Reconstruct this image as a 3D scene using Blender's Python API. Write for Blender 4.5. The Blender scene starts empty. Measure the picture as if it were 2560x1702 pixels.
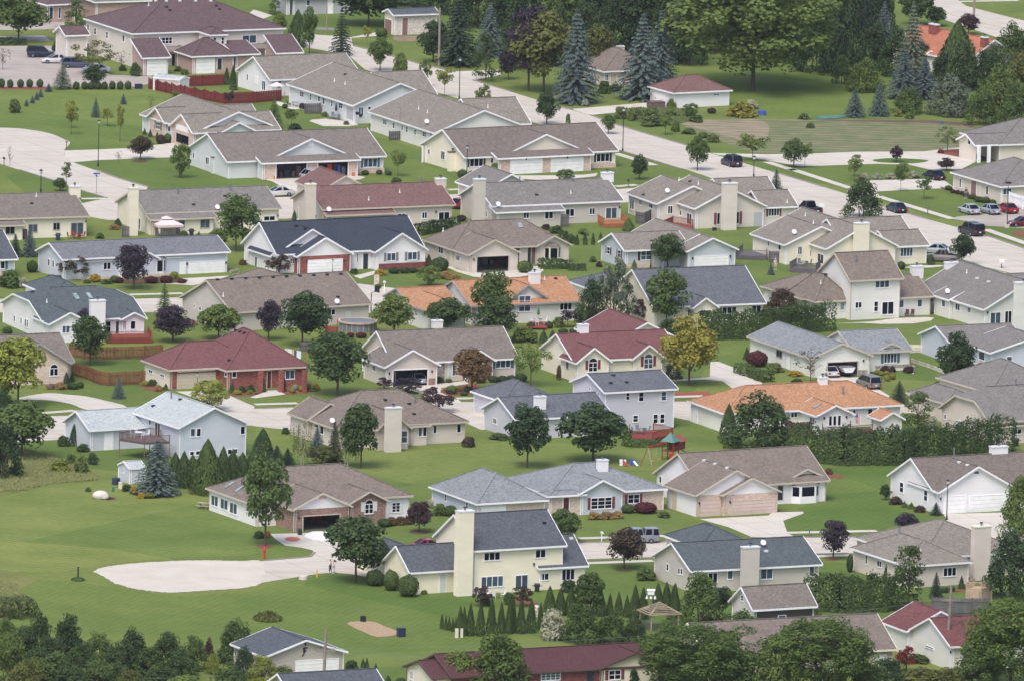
import bpy,math,random
from math import sin,cos,radians,atan2,pi,hypot
from mathutils import Vector as V,Matrix
from mathutils.bvhtree import BVHTree
random.seed(7)
SC=bpy.context.scene
COL=SC.collection
PIT=radians(8.8);ROLL=.025;LENS=470;FPX=LENS/36*2560;DC=FPX/17.77
CP=V((0,-DC*cos(PIT),DC*sin(PIT)))
CF=V((0,cos(PIT),-sin(PIT)));CU0=V((0,sin(PIT),cos(PIT)));CU=CU0*cos(ROLL)-V((sin(ROLL),0,0));CR=V((cos(ROLL),0,0))+CU0*sin(ROLL)
TS=640/2356
TROW=[0,426,852,1276]
TILE={'A': (0,0),'B': (640,0),'C': (1280,0),'D': (1920,0),'E': (0,426),'F': (640,426),'G': (1280,426),'H': (1920,426),
  'I': (0,852),'J': (640,852),'K': (1280,852),'L': (1920,852),'M': (0,1276),'N': (640,1276),'O': (1280,1276),'P': (1920,1276)}
CT='A'
def T(t):
 global CT
 CT=t
def src(x,y):
 if CT == 'W': return x*2560/2358,y*2560/2358
 o=TILE[CT];return o[0]+x*TS,o[1]+y*TS
def sc_(): return 2358/2560 if CT == 'W' else 1/TS
def ray(x,y):
 a,b=src(x,y)
 return (CF + CR*((a-1280)/FPX) + CU*((851-b)/FPX)).normalized()
def G(x,y,z=0.0):
 d=ray(x,y);t=(z-CP.z)/d.z
 return CP + d*t
def pj(p):
 q=V(p)-CP;zz=q.dot(CF)
 a=1280+FPX*q.dot(CR)/zz;b=851-FPX*q.dot(CU)/zz
 if CT == 'W': return a*2358/2560,b*2358/2560
 o=TILE[CT];return (a-o[0])/TS,(b-o[1])/TS
def ppm(p): return FPX/((V(p)-CP).dot(CF))*sc_()
def hgt(g,y):
 y0=pj(g)[1];y1=pj(V(g)+V((0,0,1)))[1]
 return (y-y0)/(y1-y0)
def lin(c):
 def f(u):
  u /= 255
  return u/12.92 if u <= .04045 else ((u+.055)/1.055)**2.4
 return tuple(f(u) for u in c)
MATS={}
def newmat(name):
 m=bpy.data.materials.new(name);m.use_nodes=True
 nt=m.node_tree;b=nt.nodes['Principled BSDF']
 MATS[name]=m
 return m,nt,b
def N(nt,t,**k):
 n=nt.nodes.new('ShaderNode'+t)
 for a,v in k.items():
  if a.startswith('i_'): n.inputs[a[2:].replace('_',' ')].default_value=v
  else: setattr(n,a,v)
 return n
def ramp(nt,fac,stops):
 r=N(nt,'ValToRGB');e=r.color_ramp.elements
 while len(e) < len(stops): e.new(.5)
 for i,(p,c) in enumerate(stops): e[i].position=p;e[i].color=(*c,1)
 nt.links.new(fac,r.inputs[0]);return r.outputs[0]
def mul(c,k): return tuple(min(1,u*k) for u in c)
def pos(nt,scale=(1,1,1)):
 g=N(nt,'NewGeometry');mp=N(nt,'Mapping');mp.inputs['Scale'].default_value=scale
 nt.links.new(g.outputs['Position'],mp.inputs[0]);return mp.outputs[0]
def noise(nt,vec,scale,det=3,rough=.6):
 n=N(nt,'TexNoise');n.inputs['Scale'].default_value=scale;n.inputs['Detail'].default_value=det;n.inputs['Roughness'].default_value=rough
 nt.links.new(vec,n.inputs['Vector']);return n.outputs['Fac']
def mix(nt,a,b,fac,mode='MIX'):
 m=N(nt,'Mix',data_type='RGBA',blend_type=mode)
 for s,v in ((6,a),(7,b),(0,fac)):
  if isinstance(v,(int,float)): m.inputs[s].default_value=v
  elif isinstance(v,tuple): m.inputs[s].default_value=(*v,1)
  else: nt.links.new(v,m.inputs[s])
 return m.outputs[2]
def plain(name,c,k=1.0,rough=.6,metal=0,var=.06,spec=None):
 m,nt,b=newmat(name);base=mul(lin(c),k)
 n=noise(nt,pos(nt),1.3,2)
 nt.links.new(ramp(nt,n,[(.3,mul(base,1-var)),(.7,mul(base,1+var))]),b.inputs['Base Color'])
 b.inputs['Roughness'].default_value=rough;b.inputs['Metallic'].default_value=metal
 if spec is not None: b.inputs['Specular IOR Level'].default_value=spec
 return m
def siding(name,c,k=.92):
 m,nt,b=newmat(name);base=mul(lin(c),k)
 n=noise(nt,pos(nt,(.25,.25,.8)),1.0,3)
 col=ramp(nt,n,[(.25,mul(base,.9)),(.75,mul(base,1.04))])
 w=N(nt,'TexWave',wave_type='BANDS',bands_direction='Z',wave_profile='SAW');w.inputs['Scale'].default_value=1.55
 nt.links.new(pos(nt),w.inputs['Vector'])
 bm=N(nt,'Bump');bm.inputs['Strength'].default_value=.35;bm.inputs['Distance'].default_value=.02
 nt.links.new(w.outputs['Fac'],bm.inputs['Height']);nt.links.new(bm.outputs[0],b.inputs['Normal'])
 nt.links.new(col,b.inputs['Base Color']);b.inputs['Roughness'].default_value=.55
 return m
def shingle(name,c,k=.66,spread=.30,tint=None):
 m,nt,b=newmat(name);base=mul(lin(c),k);p=pos(nt)
 v=N(nt,'TexVoronoi');v.inputs['Scale'].default_value=4.2
 mp=pos(nt,(1,1,2.0));nt.links.new(mp,v.inputs['Vector'])
 sx=N(nt,'SeparateColor');nt.links.new(v.outputs['Color'],sx.inputs[0])
 lo=mul(base,1-spread);hi=mul(base,1+spread)
 if tint: hi=tuple(u*.5+w*.5 for u,w in zip(hi,mul(lin(tint),k*1.1)))
 c1=ramp(nt,sx.outputs[0],[(.1,lo),(.5,base),(.95,hi)])
 n2=noise(nt,p,.5,5)
 c2=ramp(nt,n2,[(.3,(.92,.92,.92)),(.7,(1.06,1.05,1.05))])
 nt.links.new(mix(nt,c1,c2,1.0,'MULTIPLY'),b.inputs['Base Color'])
 w=N(nt,'TexWave',wave_type='BANDS',bands_direction='Z',wave_profile='SAW');w.inputs['Scale'].default_value=2.3;w.inputs['Distortion'].default_value=.6
 nt.links.new(p,w.inputs['Vector'])
 bm=N(nt,'Bump');bm.inputs['Strength'].default_value=.5;bm.inputs['Distance'].default_value=.03
 nt.links.new(w.outputs['Fac'],bm.inputs['Height']);nt.links.new(bm.outputs[0],b.inputs['Normal'])
 b.inputs['Roughness'].default_value=.9;b.inputs['Specular IOR Level'].default_value=.2
 return m
def brick(name,c,c2,k=.9):
 m,nt,b=newmat(name)
 t=N(nt,'TexVoronoi');t.inputs['Scale'].default_value=4.2
 nt.links.new(pos(nt,(1,1,2.4)),t.inputs['Vector'])
 sx=N(nt,'SeparateColor');nt.links.new(t.outputs['Color'],sx.inputs[0])
 A,B=mul(lin(c),k),mul(lin(c2),k)
 nt.links.new(ramp(nt,sx.outputs[0],[(.15,A),(.6,tuple((p+q)/2 for p,q in zip(A,B))),(.95,B)]),b.inputs['Base Color'])
 b.inputs['Roughness'].default_value=.85
 return m
WALLC=dict(white=(242,240,243),cream=(242,234,216),beige=(228,217,204),tan=(219,208,200),palegrey=(219,223,226),bluegrey=(200,206,214),
    lightblue=(208,214,226),greige=(190,183,173),taupe=(223,214,207),yellow=(246,239,216),lavender=(208,208,218),sunwhite=(238,238,232),
    offwhite=(231,230,226),greybeige=(207,200,193),greysid=(182,184,190),pinktan=(226,204,194),darkwood=(70,64,66))
for n_,c_ in WALLC.items(): siding('siding_'+n_,c_)
ROOFC=dict(brown=(139,132,126),taupe=(151,145,137),grey=(142,139,137),coolgrey=(132,136,144),slate=(100,106,116),steel=(114,119,128),navy=(72,79,94),
    teal=(98,108,114),maroon=(114,96,100),burgundy=(132,92,94),rust=(136,106,104),oxblood=(100,68,72),paleblue=(152,158,164),silver=(188,196,200),redbrown=(130,86,86),
    rosebrown=(143,132,125),warmbrown=(134,125,119))
for n_,c_ in ROOFC.items(): shingle('shingle_'+n_,c_,.64 if n_ != 'silver' else .75,.14 if n_ in ('navy','burgundy','silver','oxblood') else .2)
shingle('shingle_orange',(196,147,114),.64,.14,(212,172,138));shingle('shingle_brickorange',(204,136,110),.6,.22)
brick('brick_red',(128,70,68),(168,104,92));brick('brick_maroon',(112,58,64),(142,84,84));brick('brick_pink',(198,170,158),(226,206,192));brick('brick_tan',(200,180,166),(224,208,196))
brick('brick_brown',(132,104,98),(172,142,130));brick('brick_white',(202,190,182),(240,232,226));brick('stone_grey',(130,122,120),(196,184,172));brick('brick_block',(178,150,142),(196,170,160))
plain('trim_white',(244,244,250),.92,.45);plain('trim_tan',(206,196,182),.85,.5);plain('trim_cream',(236,230,210),.9,.5);plain('trim_brown',(96,76,72),.8,.6);plain('trim_grey',(170,168,170),.8,.5)
plain('door_white',(248,248,250),.92,.4);plain('door_tan',(206,196,176),.85,.45);plain('door_pink',(218,196,188),.85,.45);plain('door_red',(92,30,38),.8,.4);plain('door_dark',(44,50,68),.8,.4);plain('door_brown',(150,116,108),.8,.5);plain('door_pale',(208,220,216),.85,.4)
plain('shutter_red',(126,58,72),.8);plain('shutter_dark',(52,44,62),.8);plain('shutter_teal',(84,118,132),.8);plain('shutter_grey',(140,142,146),.8);plain('shutter_cream',(236,236,232),.85)
for n_,c_,r_ in (('glass',(17,23,42),.12),('glass_pale',(150,168,172),.15),('glass_mid',(74,92,108),.1)):
 m_=plain(n_,c_,.8,r_,0,.3);m_.node_tree.nodes['Principled BSDF'].inputs['Specular IOR Level'].default_value=.25
plain('metal_white',(236,238,244),.85,.35);plain('metal_dark',(40,42,52),.8,.5);plain('metal_grey',(140,146,156),.8,.4,.3);plain('lamp_glass',(238,238,232),.9,.2)
plain('wood_red',(140,62,50),.8,.7,0,.15);plain('wood_cedar',(176,112,72),.8,.7,0,.2);plain('wood_maroon',(92,52,56),.8,.7,0,.15);plain('wood_grey',(106,102,108),.8,.8,0,.2);plain('wood_brown',(112,92,92),.8,.75,0,.2);plain('wood_pale',(176,160,138),.8,.8,0,.15)
plain('wood_tan',(206,180,158),.8,.7,0,.1);plain('fence_red',(124,40,48),.8,.7,0,.12);plain('fence_brown',(132,84,58),.8,.8,0,.25);plain('pole_grey',(150,138,132),.8,.85,0,.2);plain('garage_shade',(56,54,56),.6,.9);plain('concrete_floor',(128,124,120),.6,.9)  # garage liner is coloured near black to carry the shade inside
for n_,c_ in dict(black=(26,26,30),green=(60,110,84),red=(196,46,44),blue=(60,90,176),yellow=(232,196,70),orange=(220,120,52),canvas=(232,212,216),pink=(220,180,190),water=(90,140,150),terracotta=(196,112,84),rock=(214,208,202),skin=(206,160,134),navycloth=(38,46,80),greycloth=(120,122,130),hair=(58,42,34),tealplastic=(88,132,126),plastic_green=(70,120,92),cloth_white=(240,240,246)).items(): plain('p_'+n_,c_,.85,.55)
def M(n): return MATS[n]
class MB:
 def __init__(s): s.v=[];s.f=[];s.m=[];s.mats=[]
 def mi(s,m):
  if m not in s.mats: s.mats.append(m)
  return s.mats.index(m)
 def poly(s,pts,m='trim_white'):
  b=len(s.v);s.v += [V(p) for p in pts];s.f.append(list(range(b,b+len(pts))));s.m.append(s.mi(m))
 def box(s,c,ux,uy,a,b,z0,z1,m):
  c=V((c[0],c[1],0));X=V((ux[0],ux[1],0));Y=V((uy[0],uy[1],0))
  q=[c-X*a-Y*b,c+X*a-Y*b,c+X*a+Y*b,c-X*a+Y*b]
  s.prism(q,z0,z1,m)
 def prism(s,q,z0,z1,m):
  n=len(q);i=s.mi(m);b=len(s.v)
  s.v += [V((p[0],p[1],z0)) for p in q]+[V((p[0],p[1],z1)) for p in q]
  s.f.append([b+k for k in range(n)][::-1]);s.f.append([b+n+k for k in range(n)]);s.m += [i,i]
  for k in range(n):
   j=(k+1) % n;s.f.append([b+k,b+j,b+n+j,b+n+k]);s.m.append(i)
 def beam(s,p,q,w,h,m,up=V((0,0,1))):
  p,q=V(p),V(q);d=(q-p).normalized();side=d.cross(up)
  if side.length < 1e-4: side=d.cross(V((1,0,0)))
  side.normalize();u=side.cross(d).normalized();b=len(s.v);i=s.mi(m)
  for e in (p,q):
   for sx,sz in ((-1,-1),(1,-1),(1,1),(-1,1)): s.v.append(e+side*(sx*w/2)+u*(sz*h/2))
  for f in ((0,1,2,3),(7,6,5,4),(0,4,5,1),(1,5,6,2),(2,6,7,3),(3,7,4,0)):
   s.f.append([b+k for k in f]);s.m.append(i)
 def tube(s,pts,rads,m,n=8,cap=True):
  b=len(s.v);i=s.mi(m);pts=[V(p) for p in pts]
  for k,p in enumerate(pts):
   d=(pts[min(k+1,len(pts)-1)]-pts[max(k-1,0)]).normalized()
   a=d.orthogonal().normalized() if abs(d.z) < .99 else V((1,0,0));c=d.cross(a).normalized();a=c.cross(d)
   for j in range(n):
    t=2*pi*j/n;s.v.append(p+(a*cos(t)+c*sin(t))*rads[k])
  for k in range(len(pts)-1):
   for j in range(n):
    jj=(j+1) % n;s.f.append([b+k*n+j,b+k*n+jj,b+(k+1)*n+jj,b+(k+1)*n+j]);s.m.append(i)
  if cap:
   s.f.append([b+j for j in range(n)][::-1]);s.f.append([b+(len(pts)-1)*n+j for j in range(n)]);s.m += [i,i]
 def lathe(s,c,prof,m,n=16):
  s.tube([V((c[0],c[1],c[2]+z+1e-5*k)) for k,(r,z) in enumerate(prof)],[max(r,.002) for r,z in prof],m,n)
 def ball(s,c,r,m,n=10,sq=(1,1,1)):
  b=len(s.v);i=s.mi(m);c=V(c);h=n//2
  for a in range(h+1):
   ph=pi*a/h
   for j in range(n):
    t=2*pi*j/n;s.v.append(c+V((r*sq[0]*sin(ph)*cos(t),r*sq[1]*sin(ph)*sin(t),r*sq[2]*cos(ph))))
  for a in range(h):
   for j in range(n):
    jj=(j+1) % n;s.f.append([b+a*n+j,b+(a+1)*n+j,b+(a+1)*n+jj,b+a*n+jj]);s.m.append(i)
 def build(s,name,parent=None,smooth=False):
  org=parent_org(parent)
  me=bpy.data.meshes.new(name);me.from_pydata([p-org for p in s.v],[],s.f)
  for m in s.mats: me.materials.append(M(m))
  me.polygons.foreach_set('material_index',s.m)
  if smooth: me.polygons.foreach_set('use_smooth',[True]*len(s.f))
  me.update()
  o=bpy.data.objects.new(name,me);COL.objects.link(o)
  if parent: o.parent=parent
  return o
ORG={}
def parent_org(p):
 if p is None: return V((0,0,0))
 while p.parent: p=p.parent
 return ORG.get(p.name,V((0,0,0)))
def empty(name,loc,label,cat,group=None):
 o=bpy.data.objects.new(name,None);o.empty_display_size=.5;COL.objects.link(o);o.location=loc
 ORG[o.name]=V(loc);o['label']=label;o['category']=cat
 if group: o['group']=group
 return o
def tag(o,label,cat,group=None,kind=None):
 if kind: o['kind']=kind
 if label: o['label']=label
 if cat: o['category']=cat
 if group: o['group']=group
 return o
def solo(mb,name,loc,label,cat,group=None,smooth=False):
 loc=V(loc);me=bpy.data.meshes.new(name);me.from_pydata([p-loc for p in mb.v],[],mb.f)
 for m in mb.mats: me.materials.append(M(m))
 me.polygons.foreach_set('material_index',mb.m)
 if smooth: me.polygons.foreach_set('use_smooth',[True]*len(mb.f))
 o=bpy.data.objects.new(name,me);COL.objects.link(o);o.location=loc
 return tag(o,label,cat,group)
class House:
 def __init__(s,name,label,tile,wall,roof,trim='trim_white',th=None,cat='house',fix=False):
  T(tile);s.fix=fix;s.name=name;s.label=label;s.wall=wall if '_' in wall else 'siding_'+wall;s.roof='shingle_'+roof;s.trim=trim
  s.th=radians(th) if th is not None else None;s.cat=cat;s.W=MB();s.R=MB();s.TR=MB();s.root=None;s.vols=[];s._w=s._r=None;s.tile=tile
 def axes(s): return V((cos(s.th),sin(s.th),0)),V((-sin(s.th),cos(s.th),0))
 def vol(s,a,b,c=None,d=None,z=2.7,roof='gx',r=None,p=None,rise=None,wf=None,ws=None,hole=None,oh=.42,clip=.62,trim=True,walls=True,th=None,gap=None):
  A=G(a[0],a[1],z)
  if not s.vols and not s.fix:
   B=G(b[0],b[1],z);tf=atan2((B-A).y,(B-A).x);t_=tf
   if c is not None:
    C_=G(c[0],c[1],z);ts=atan2((C_-A).y,(C_-A).x)-pi/2;t_=.55*ts+.45*tf
   elif s.th is not None: t_=.5*tf+.5*radians(25)
   s.th=t_
  ux,uy=s.axes()
  if th is not None: ux,uy=V((cos(radians(th)),sin(radians(th)),0)),V((-sin(radians(th)),cos(radians(th)),0))
  p0=pj(A);p1=pj(A+ux);w=(b[0]-p0[0])/(p1[0]-p0[0])
  q=pj(A+uy);dv=(q[0]-p0[0],q[1]-p0[1])
  if c is not None: d=((c[0]-a[0])*dv[0]+(c[1]-a[1])*dv[1])/(dv[0]**2+dv[1]**2)
  front=roof in ('gy',)
  def rz(dd):
   if front: P=A+ux*(w/2)
   else:
    P0=A+uy*(dd if roof in ('sh',) else dd/2);k0=pj(P0);k1=pj(P0+ux);P=P0+ux*((r[0]-k0[0])/(k1[0]-k0[0]))
   y0=pj(P)[1];y1=pj(P+V((0,0,1)))[1]
   return (r[1]-y0)/(y1-y0)
  if rise is None:
   if r is not None and d is None:
    lo,hi=1.0,45.0
    for _ in range(40):
     m=(lo+hi)/2
     if rz(m) > p*m/2: lo=m
     else: hi=m
    d=m;rise=p*d/2
   elif r is not None: rise=rz(d)
   else:
    span=w/2 if roof == 'gy' else (min(w,d)/2 if roof == 'hip' else d/2)
    rise=p*span
  if d is None: d=8
  vo=dict(A=A,ux=ux,uy=uy,w=w,d=d,z=z,rise=rise,roof=roof);s.vols.append(vo)
  base=V((A.x,A.y,0))
  def L(x,y,zz): return base+ux*x+uy*y+V((0,0,zz))
  R=s.R;rm=s.roof;th_=.16
  zr=z+rise
  def slab(pts):
   R.poly(pts,rm);R.poly([q-V((0,0,th_)) for q in pts][::-1],s.trim)
  tr=s.TR;tm=s.trim
  def board(p,q,out,h=.23):
   if trim: o=V(out)*.035;tr.beam(V(p)+o+V((0,0,.02-h/2)),V(q)+o+V((0,0,.02-h/2)),.07,h,tm)
  nx,ny=-ux,-uy
  wt=z-.12
  f=wf or s.wall;f=f if '_' in f else 'siding_'+f
  g=ws or s.wall;g=g if '_' in g else 'siding_'+g
  W=s.W;x0,x1,y0,y1=oh,w-oh,oh,d-oh
  def ridgecap(p,q): R.beam(V(p)+V((0,0,.02)),V(q)+V((0,0,.02)),.26,.07,rm)
  if roof == 'gx':
   slab([L(0,0,z),L(w,0,z),L(w,d/2,zr),L(0,d/2,zr)]);slab([L(0,d/2,zr),L(w,d/2,zr),L(w,d,z),L(0,d,z)])
   ridgecap(L(0,d/2,zr),L(w,d/2,zr))
   board(L(0,0,z),L(w,0,z),ny);board(L(0,d,z),L(w,d,z),uy)
   for x,o in ((0,nx),(w,ux)): board(L(x,0,z),L(x,d/2,zr),o);board(L(x,d/2,zr),L(x,d,z),o)
   k=rise/(d/2)*oh+wt;top=zr-.14
   for x,o in ((x0,0),(x1,1)): W.poly([L(x,y0,0),L(x,y1,0),L(x,y1,k),L(x,d/2,top),L(x,y0,k)],g)
   ft=k
  elif roof == 'jerk':
   yk=d/2*clip;zk=z+rise*clip;ci=(d/2-yk)*1.3
   slab([L(0,0,z),L(w,0,z),L(w,yk,zk),L(w-ci,d/2,zr),L(ci,d/2,zr),L(0,yk,zk)])
   slab([L(0,d,z),L(w,d,z),L(w,d-yk,zk),L(w-ci,d/2,zr),L(ci,d/2,zr),L(0,d-yk,zk)][::-1])
   slab([L(0,yk,zk),L(ci,d/2,zr),L(0,d-yk,zk)]);slab([L(w,yk,zk),L(w,d-yk,zk),L(w-ci,d/2,zr)])
   ridgecap(L(ci,d/2,zr),L(w-ci,d/2,zr))
   board(L(0,0,z),L(w,0,z),ny);board(L(0,d,z),L(w,d,z),uy)
   for x,o in ((0,nx),(w,ux)): board(L(x,0,z),L(x,yk,zk),o);board(L(x,yk,zk),L(x,d-yk,zk),o);board(L(x,d-yk,zk),L(x,d,z),o)
   k=rise/(d/2)*oh+wt
   for x in (x0,x1): W.poly([L(x,y0,0),L(x,y1,0),L(x,y1,k),L(x,d-yk,zk-.1),L(x,yk,zk-.1),L(x,y0,k)],g)
   ft=k
  elif roof == 'gy':
   slab([L(0,0,z),L(w/2,0,zr),L(w/2,d,zr),L(0,d,z)]);slab([L(w/2,0,zr),L(w,0,z),L(w,d,z),L(w/2,d,zr)])
   ridgecap(L(w/2,0,zr),L(w/2,d,zr))
   board(L(0,0,z),L(0,d,z),nx);board(L(w,0,z),L(w,d,z),ux)
   for y,o in ((0,ny),(d,uy)): board(L(0,y,z),L(w/2,y,zr),o);board(L(w/2,y,zr),L(w,y,z),o)
   k=rise/(w/2)*oh+wt;top=zr-.14;ft=k
   W.poly([L(x0,y0,k),L(x1,y0,k),L(w/2,y0,top)],f if not isinstance(wf,tuple) else f)
   W.poly([L(x0,y1,k),L(x1,y1,k),L(w/2,y1,top)],g)
  elif roof == 'hip':
   m=min(w,d)/2
   if w >= d: ra,rb=L(m,d/2,zr),L(w-m,d/2,zr)
   else: ra,rb=L(w/2,m,zr),L(w/2,d-m,zr)
   c0,c1,c2,c3=L(0,0,z),L(w,0,z),L(w,d,z),L(0,d,z)
   if w >= d: fs=([c0,c1,rb,ra],[c1,c2,rb],[c2,c3,ra,rb],[c3,c0,ra])
   else: fs=([c0,c1,ra],[c1,c2,rb,ra],[c2,c3,rb],[c3,c0,ra,rb])
   for q_ in fs: slab(q_)
   ridgecap(ra,rb)
   for p_,q_ in ((c0,ra),(c1,rb if w >= d else ra),(c2,rb),(c3,ra if w >= d else rb)): ridgecap(p_,q_)
   for p_,q_,o in ((c0,c1,ny),(c1,c2,ux),(c2,c3,uy),(c3,c0,nx)): board(p_,q_,o)
   ft=wt
  elif roof == 'sh':
   slab([L(0,0,z),L(w,0,z),L(w,d,zr),L(0,d,zr)])
   board(L(0,0,z),L(w,0,z),ny);board(L(0,0,z),L(0,d,zr),nx);board(L(w,0,z),L(w,d,zr),ux)
   k=rise/d*oh+wt;ft=k
   for x in (x0,x1): W.poly([L(x,y0,k),L(x,d,k),L(x,d,zr-.14)],g)
   y1=d
  elif roof == 'shl':
   slab([L(0,0,z),L(w,0,zr),L(w,d,zr),L(0,d,z)])
   board(L(0,0,z),L(0,d,z),nx);board(L(0,0,z),L(w,0,zr),ny);board(L(0,d,z),L(w,d,zr),uy)
   k=rise/w*oh+wt;ft=k
   for y in (y0,y1): W.poly([L(x0,y,k),L(w,y,k),L(w,y,zr-.14)],f)
   x1=w
  elif roof == 'flat':
   slab([L(0,0,z),L(w,0,z),L(w,d,z),L(0,d,z)]);ft=wt
   for p_,q_,o in ((L(0,0,z),L(w,0,z),ny),(L(w,0,z),L(w,d,z),ux),(L(0,d,z),L(0,0,z),nx)): board(p_,q_,o)
  if walls:
   if hole:
    hs=hole if isinstance(hole[0],(tuple,list)) else [hole];cur=x0
    for h in sorted(hs):
     Pn=L(0,y0,0)
     def hit(px,py):
      dr=ray(px,py);t=(Pn-CP).dot(uy)/dr.dot(uy);return CP+dr*t-base
     ya=(h[1]+h[3])/2
     ha,hb=hit(h[0],ya).dot(ux),hit(h[2],ya).dot(ux);ht=min(max(hit((h[0]+h[2])/2,h[1]).z,1.9),ft-.15)
     ha=max(ha,cur+.15);hb=min(hb,x1-.15)
     W.poly([L(cur,y0,0),L(ha,y0,0),L(ha,y0,ft),L(cur,y0,ft)],f);W.poly([L(ha,y0,ht),L(hb,y0,ht),L(hb,y0,ft),L(ha,y0,ft)],f)
     for e in (ha,hb): tr.beam(L(e,y0-.02,0),L(e,y0-.02,ht+.06),.12,.12,tm,up=uy)
     tr.beam(L(ha,y0-.02,ht+.03),L(hb,y0-.02,ht+.03),.12,.12,tm)
     cur=hb
    W.poly([L(cur,y0,0),L(x1,y0,0),L(x1,y0,ft),L(cur,y0,ft)],f)
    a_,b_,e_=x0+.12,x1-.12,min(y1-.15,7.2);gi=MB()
    gi.poly([L(a_,y0+.1,.03),L(b_,y0+.1,.03),L(b_,e_,.03),L(a_,e_,.03)],'concrete_floor');gi.poly([L(a_,y0+.1,z-.25),L(b_,y0+.1,z-.25),L(b_,e_,z-.25),L(a_,e_,z-.25)],'garage_shade')
    gi.poly([L(a_,e_,0),L(b_,e_,0),L(b_,e_,z-.25),L(a_,e_,z-.25)],'garage_shade')  # added liner, its dark colour stands in for interior shade
    for x_ in (a_,b_): gi.poly([L(x_,y0+.1,0),L(x_,e_,0),L(x_,e_,z-.25),L(x_,y0+.1,z-.25)],'garage_shade')
    random.seed(int(w*977));u_=a_+.3
    while u_ < b_-.5:
     q_=random.uniform(.4,.9);gi.box(L(u_+q_/2,e_-.3,0),ux,uy,q_/2,.25,.03,random.uniform(.5,1.9),random.choice(['wood_grey','metal_dark','p_blue','wood_brown','metal_grey','p_red','trim_grey']));u_ += q_+random.uniform(.1,.5)
    s.GI=gi
   elif gap:
    Pn=L(0,y0,0);ga,gb=[((CP+dr*((Pn-CP).dot(uy)/dr.dot(uy)))-base).dot(ux) for dr in (ray(gx,gap[2]) for gx in gap[:2])]
    W.poly([L(x0,y0,0),L(ga,y0,0),L(ga,y0,ft),L(x0,y0,ft)],f);W.poly([L(gb,y0,0),L(x1,y0,0),L(x1,y0,ft),L(gb,y0,ft)],f)
   else: W.poly([L(x0,y0,0),L(x1,y0,0),L(x1,y0,ft),L(x0,y0,ft)],f)
   W.poly([L(x0,y1,0),L(x1,y1,0),L(x1,y1,ft),L(x0,y1,ft)],g)
   for x,y in ((x0,y0),(x1,y0),(x0,y1)): tr.box(L(x,y,0),ux,uy,.055,.055,0,wt-.02,tm)
   if z < 4: tr.box(L(x0+.25,y0-.07,0),ux,uy,.045,.035,0,wt,tm);tr.beam(L(x0+.25,y0-.07,wt),L(x0+.25,.02,z-.15),.07,.07,tm)
   if roof not in ('gx','jerk'):
    for x in (x0,x1): W.poly([L(x,y0,0),L(x,y1,0),L(x,y1,ft if roof != 'sh' else k),L(x,y0,ft if roof != 'sh' else k)],g)
  if s.root is None:
   cen=base+ux*(w/2)+uy*(d/2);s.root=empty(s.name,V((cen.x,cen.y,0)),s.label,s.cat)
  return s
 def bv(s,which):
  if which == 'w':
   if s._w is None: s._w=BVHTree.FromPolygons(s.W.v,s.W.f)
   return s._w
  if s._r is None: s._r=BVHTree.FromPolygons(s.R.v,s.R.f)
  return s._r
 def done(s):
  s.W.build('wall',s.root);s.R.build('roof',s.root);s.TR.build('trim',s.root)
  if getattr(s,'GI',None): s.GI.build('garage_interior',s.root)
  return s
 def onwall(s,x0,y0,x1,y1):
  h=s.bv('w').ray_cast(CP,ray((x0+x1)/2,(y0+y1)/2))
  if h[0] is None: print('MISS wall',s.name,s.tile,(x0,y0,x1,y1));return None
  P,n=h[0],h[1]
  n=V((n.x,n.y,0)).normalized()
  if n.dot(CP-P) < 0: n=-n
  u=V((-n.y,n.x,0))
  if u.x < 0: u=-u
  a=pj(P);b=pj(P+u);e=pj(P+V((0,0,1)))
  w=(x1-x0)/abs(b[0]-a[0]);hh=((y1-y0)-abs(b[1]-a[1])*w)/abs(e[1]-a[1])
  return P,n,u,w,max(hh,.3)
 def flat(s,P,n,u,w,h,t,m,name,parent=None,z0=None,off=0):
  mb=MB();zl=P.z-h/2;zh=P.z+h/2
  if z0 is not None and zl < z0: zl=0
  c=P+n*(t/2+off);mb.box(c,u,n,w/2,t/2,zl,zh,m)
  return mb.build(name,parent or s.root)
 def panel(s,x0,y0,x1,y1,m,name='brick_facing',t=.06,z0=.45):
  o=s.onwall(x0,y0,x1,y1)
  if o: return s.flat(*o,t,m,name,z0=z0)
 def win(s,x0,y0,x1,y1,nv=1,nh=1,pane='glass',arch=False,shut=None,frame='trim_white',sw=.4,name='window'):
  o=s.onwall(x0,y0,x1,y1)
  if not o: return
  if pane == 'glass' and int(x0*7+y0*3) % 5 == 0: pane='glass_mid'
  P,n,u,w,h=o;fr=.085 if w > .7 else .06;mb=MB();zl,zh=P.z-h/2,P.z+h/2
  rr=w/2 if arch else 0;zs=zh-rr if arch else zh
  c=P+n*.03
  def bar(xa,xb,za,zb,t=.035): mb.box(c+u*((xa+xb)/2),u,n,abs(xb-xa)/2,t,za,zb,frame)
  bar(-w/2,-w/2+fr,zl,zs);bar(w/2-fr,w/2,zl,zs);bar(-w/2+fr,w/2-fr,zl,zl+fr);bar(-w/2-.05,w/2+.05,zl-.05,zl-.003,.05)
  if not arch: bar(-w/2+fr,w/2-fr,zh-fr,zh)
  else:
   K=10
   for k in range(K):
    t0,t1=pi*k/K,pi*(k+1)/K
    q=[c+u*(cos(t)*r_)+V((0,0,zs-c.z+sin(t)*r_)) for t,r_ in ((t0,rr),(t1,rr),(t1,rr-fr),(t0,rr-fr))]
    mb.poly([p+n*.035 for p in q],frame)
   bar(-w/2+fr,w/2-fr,zs-fr/2,zs+fr/2)
  for k in range(1,nv):
   x=-w/2+w*k/nv;bar(x-.04,x+.04,zl+fr,(zs if arch else zh)-fr,.03)
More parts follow.
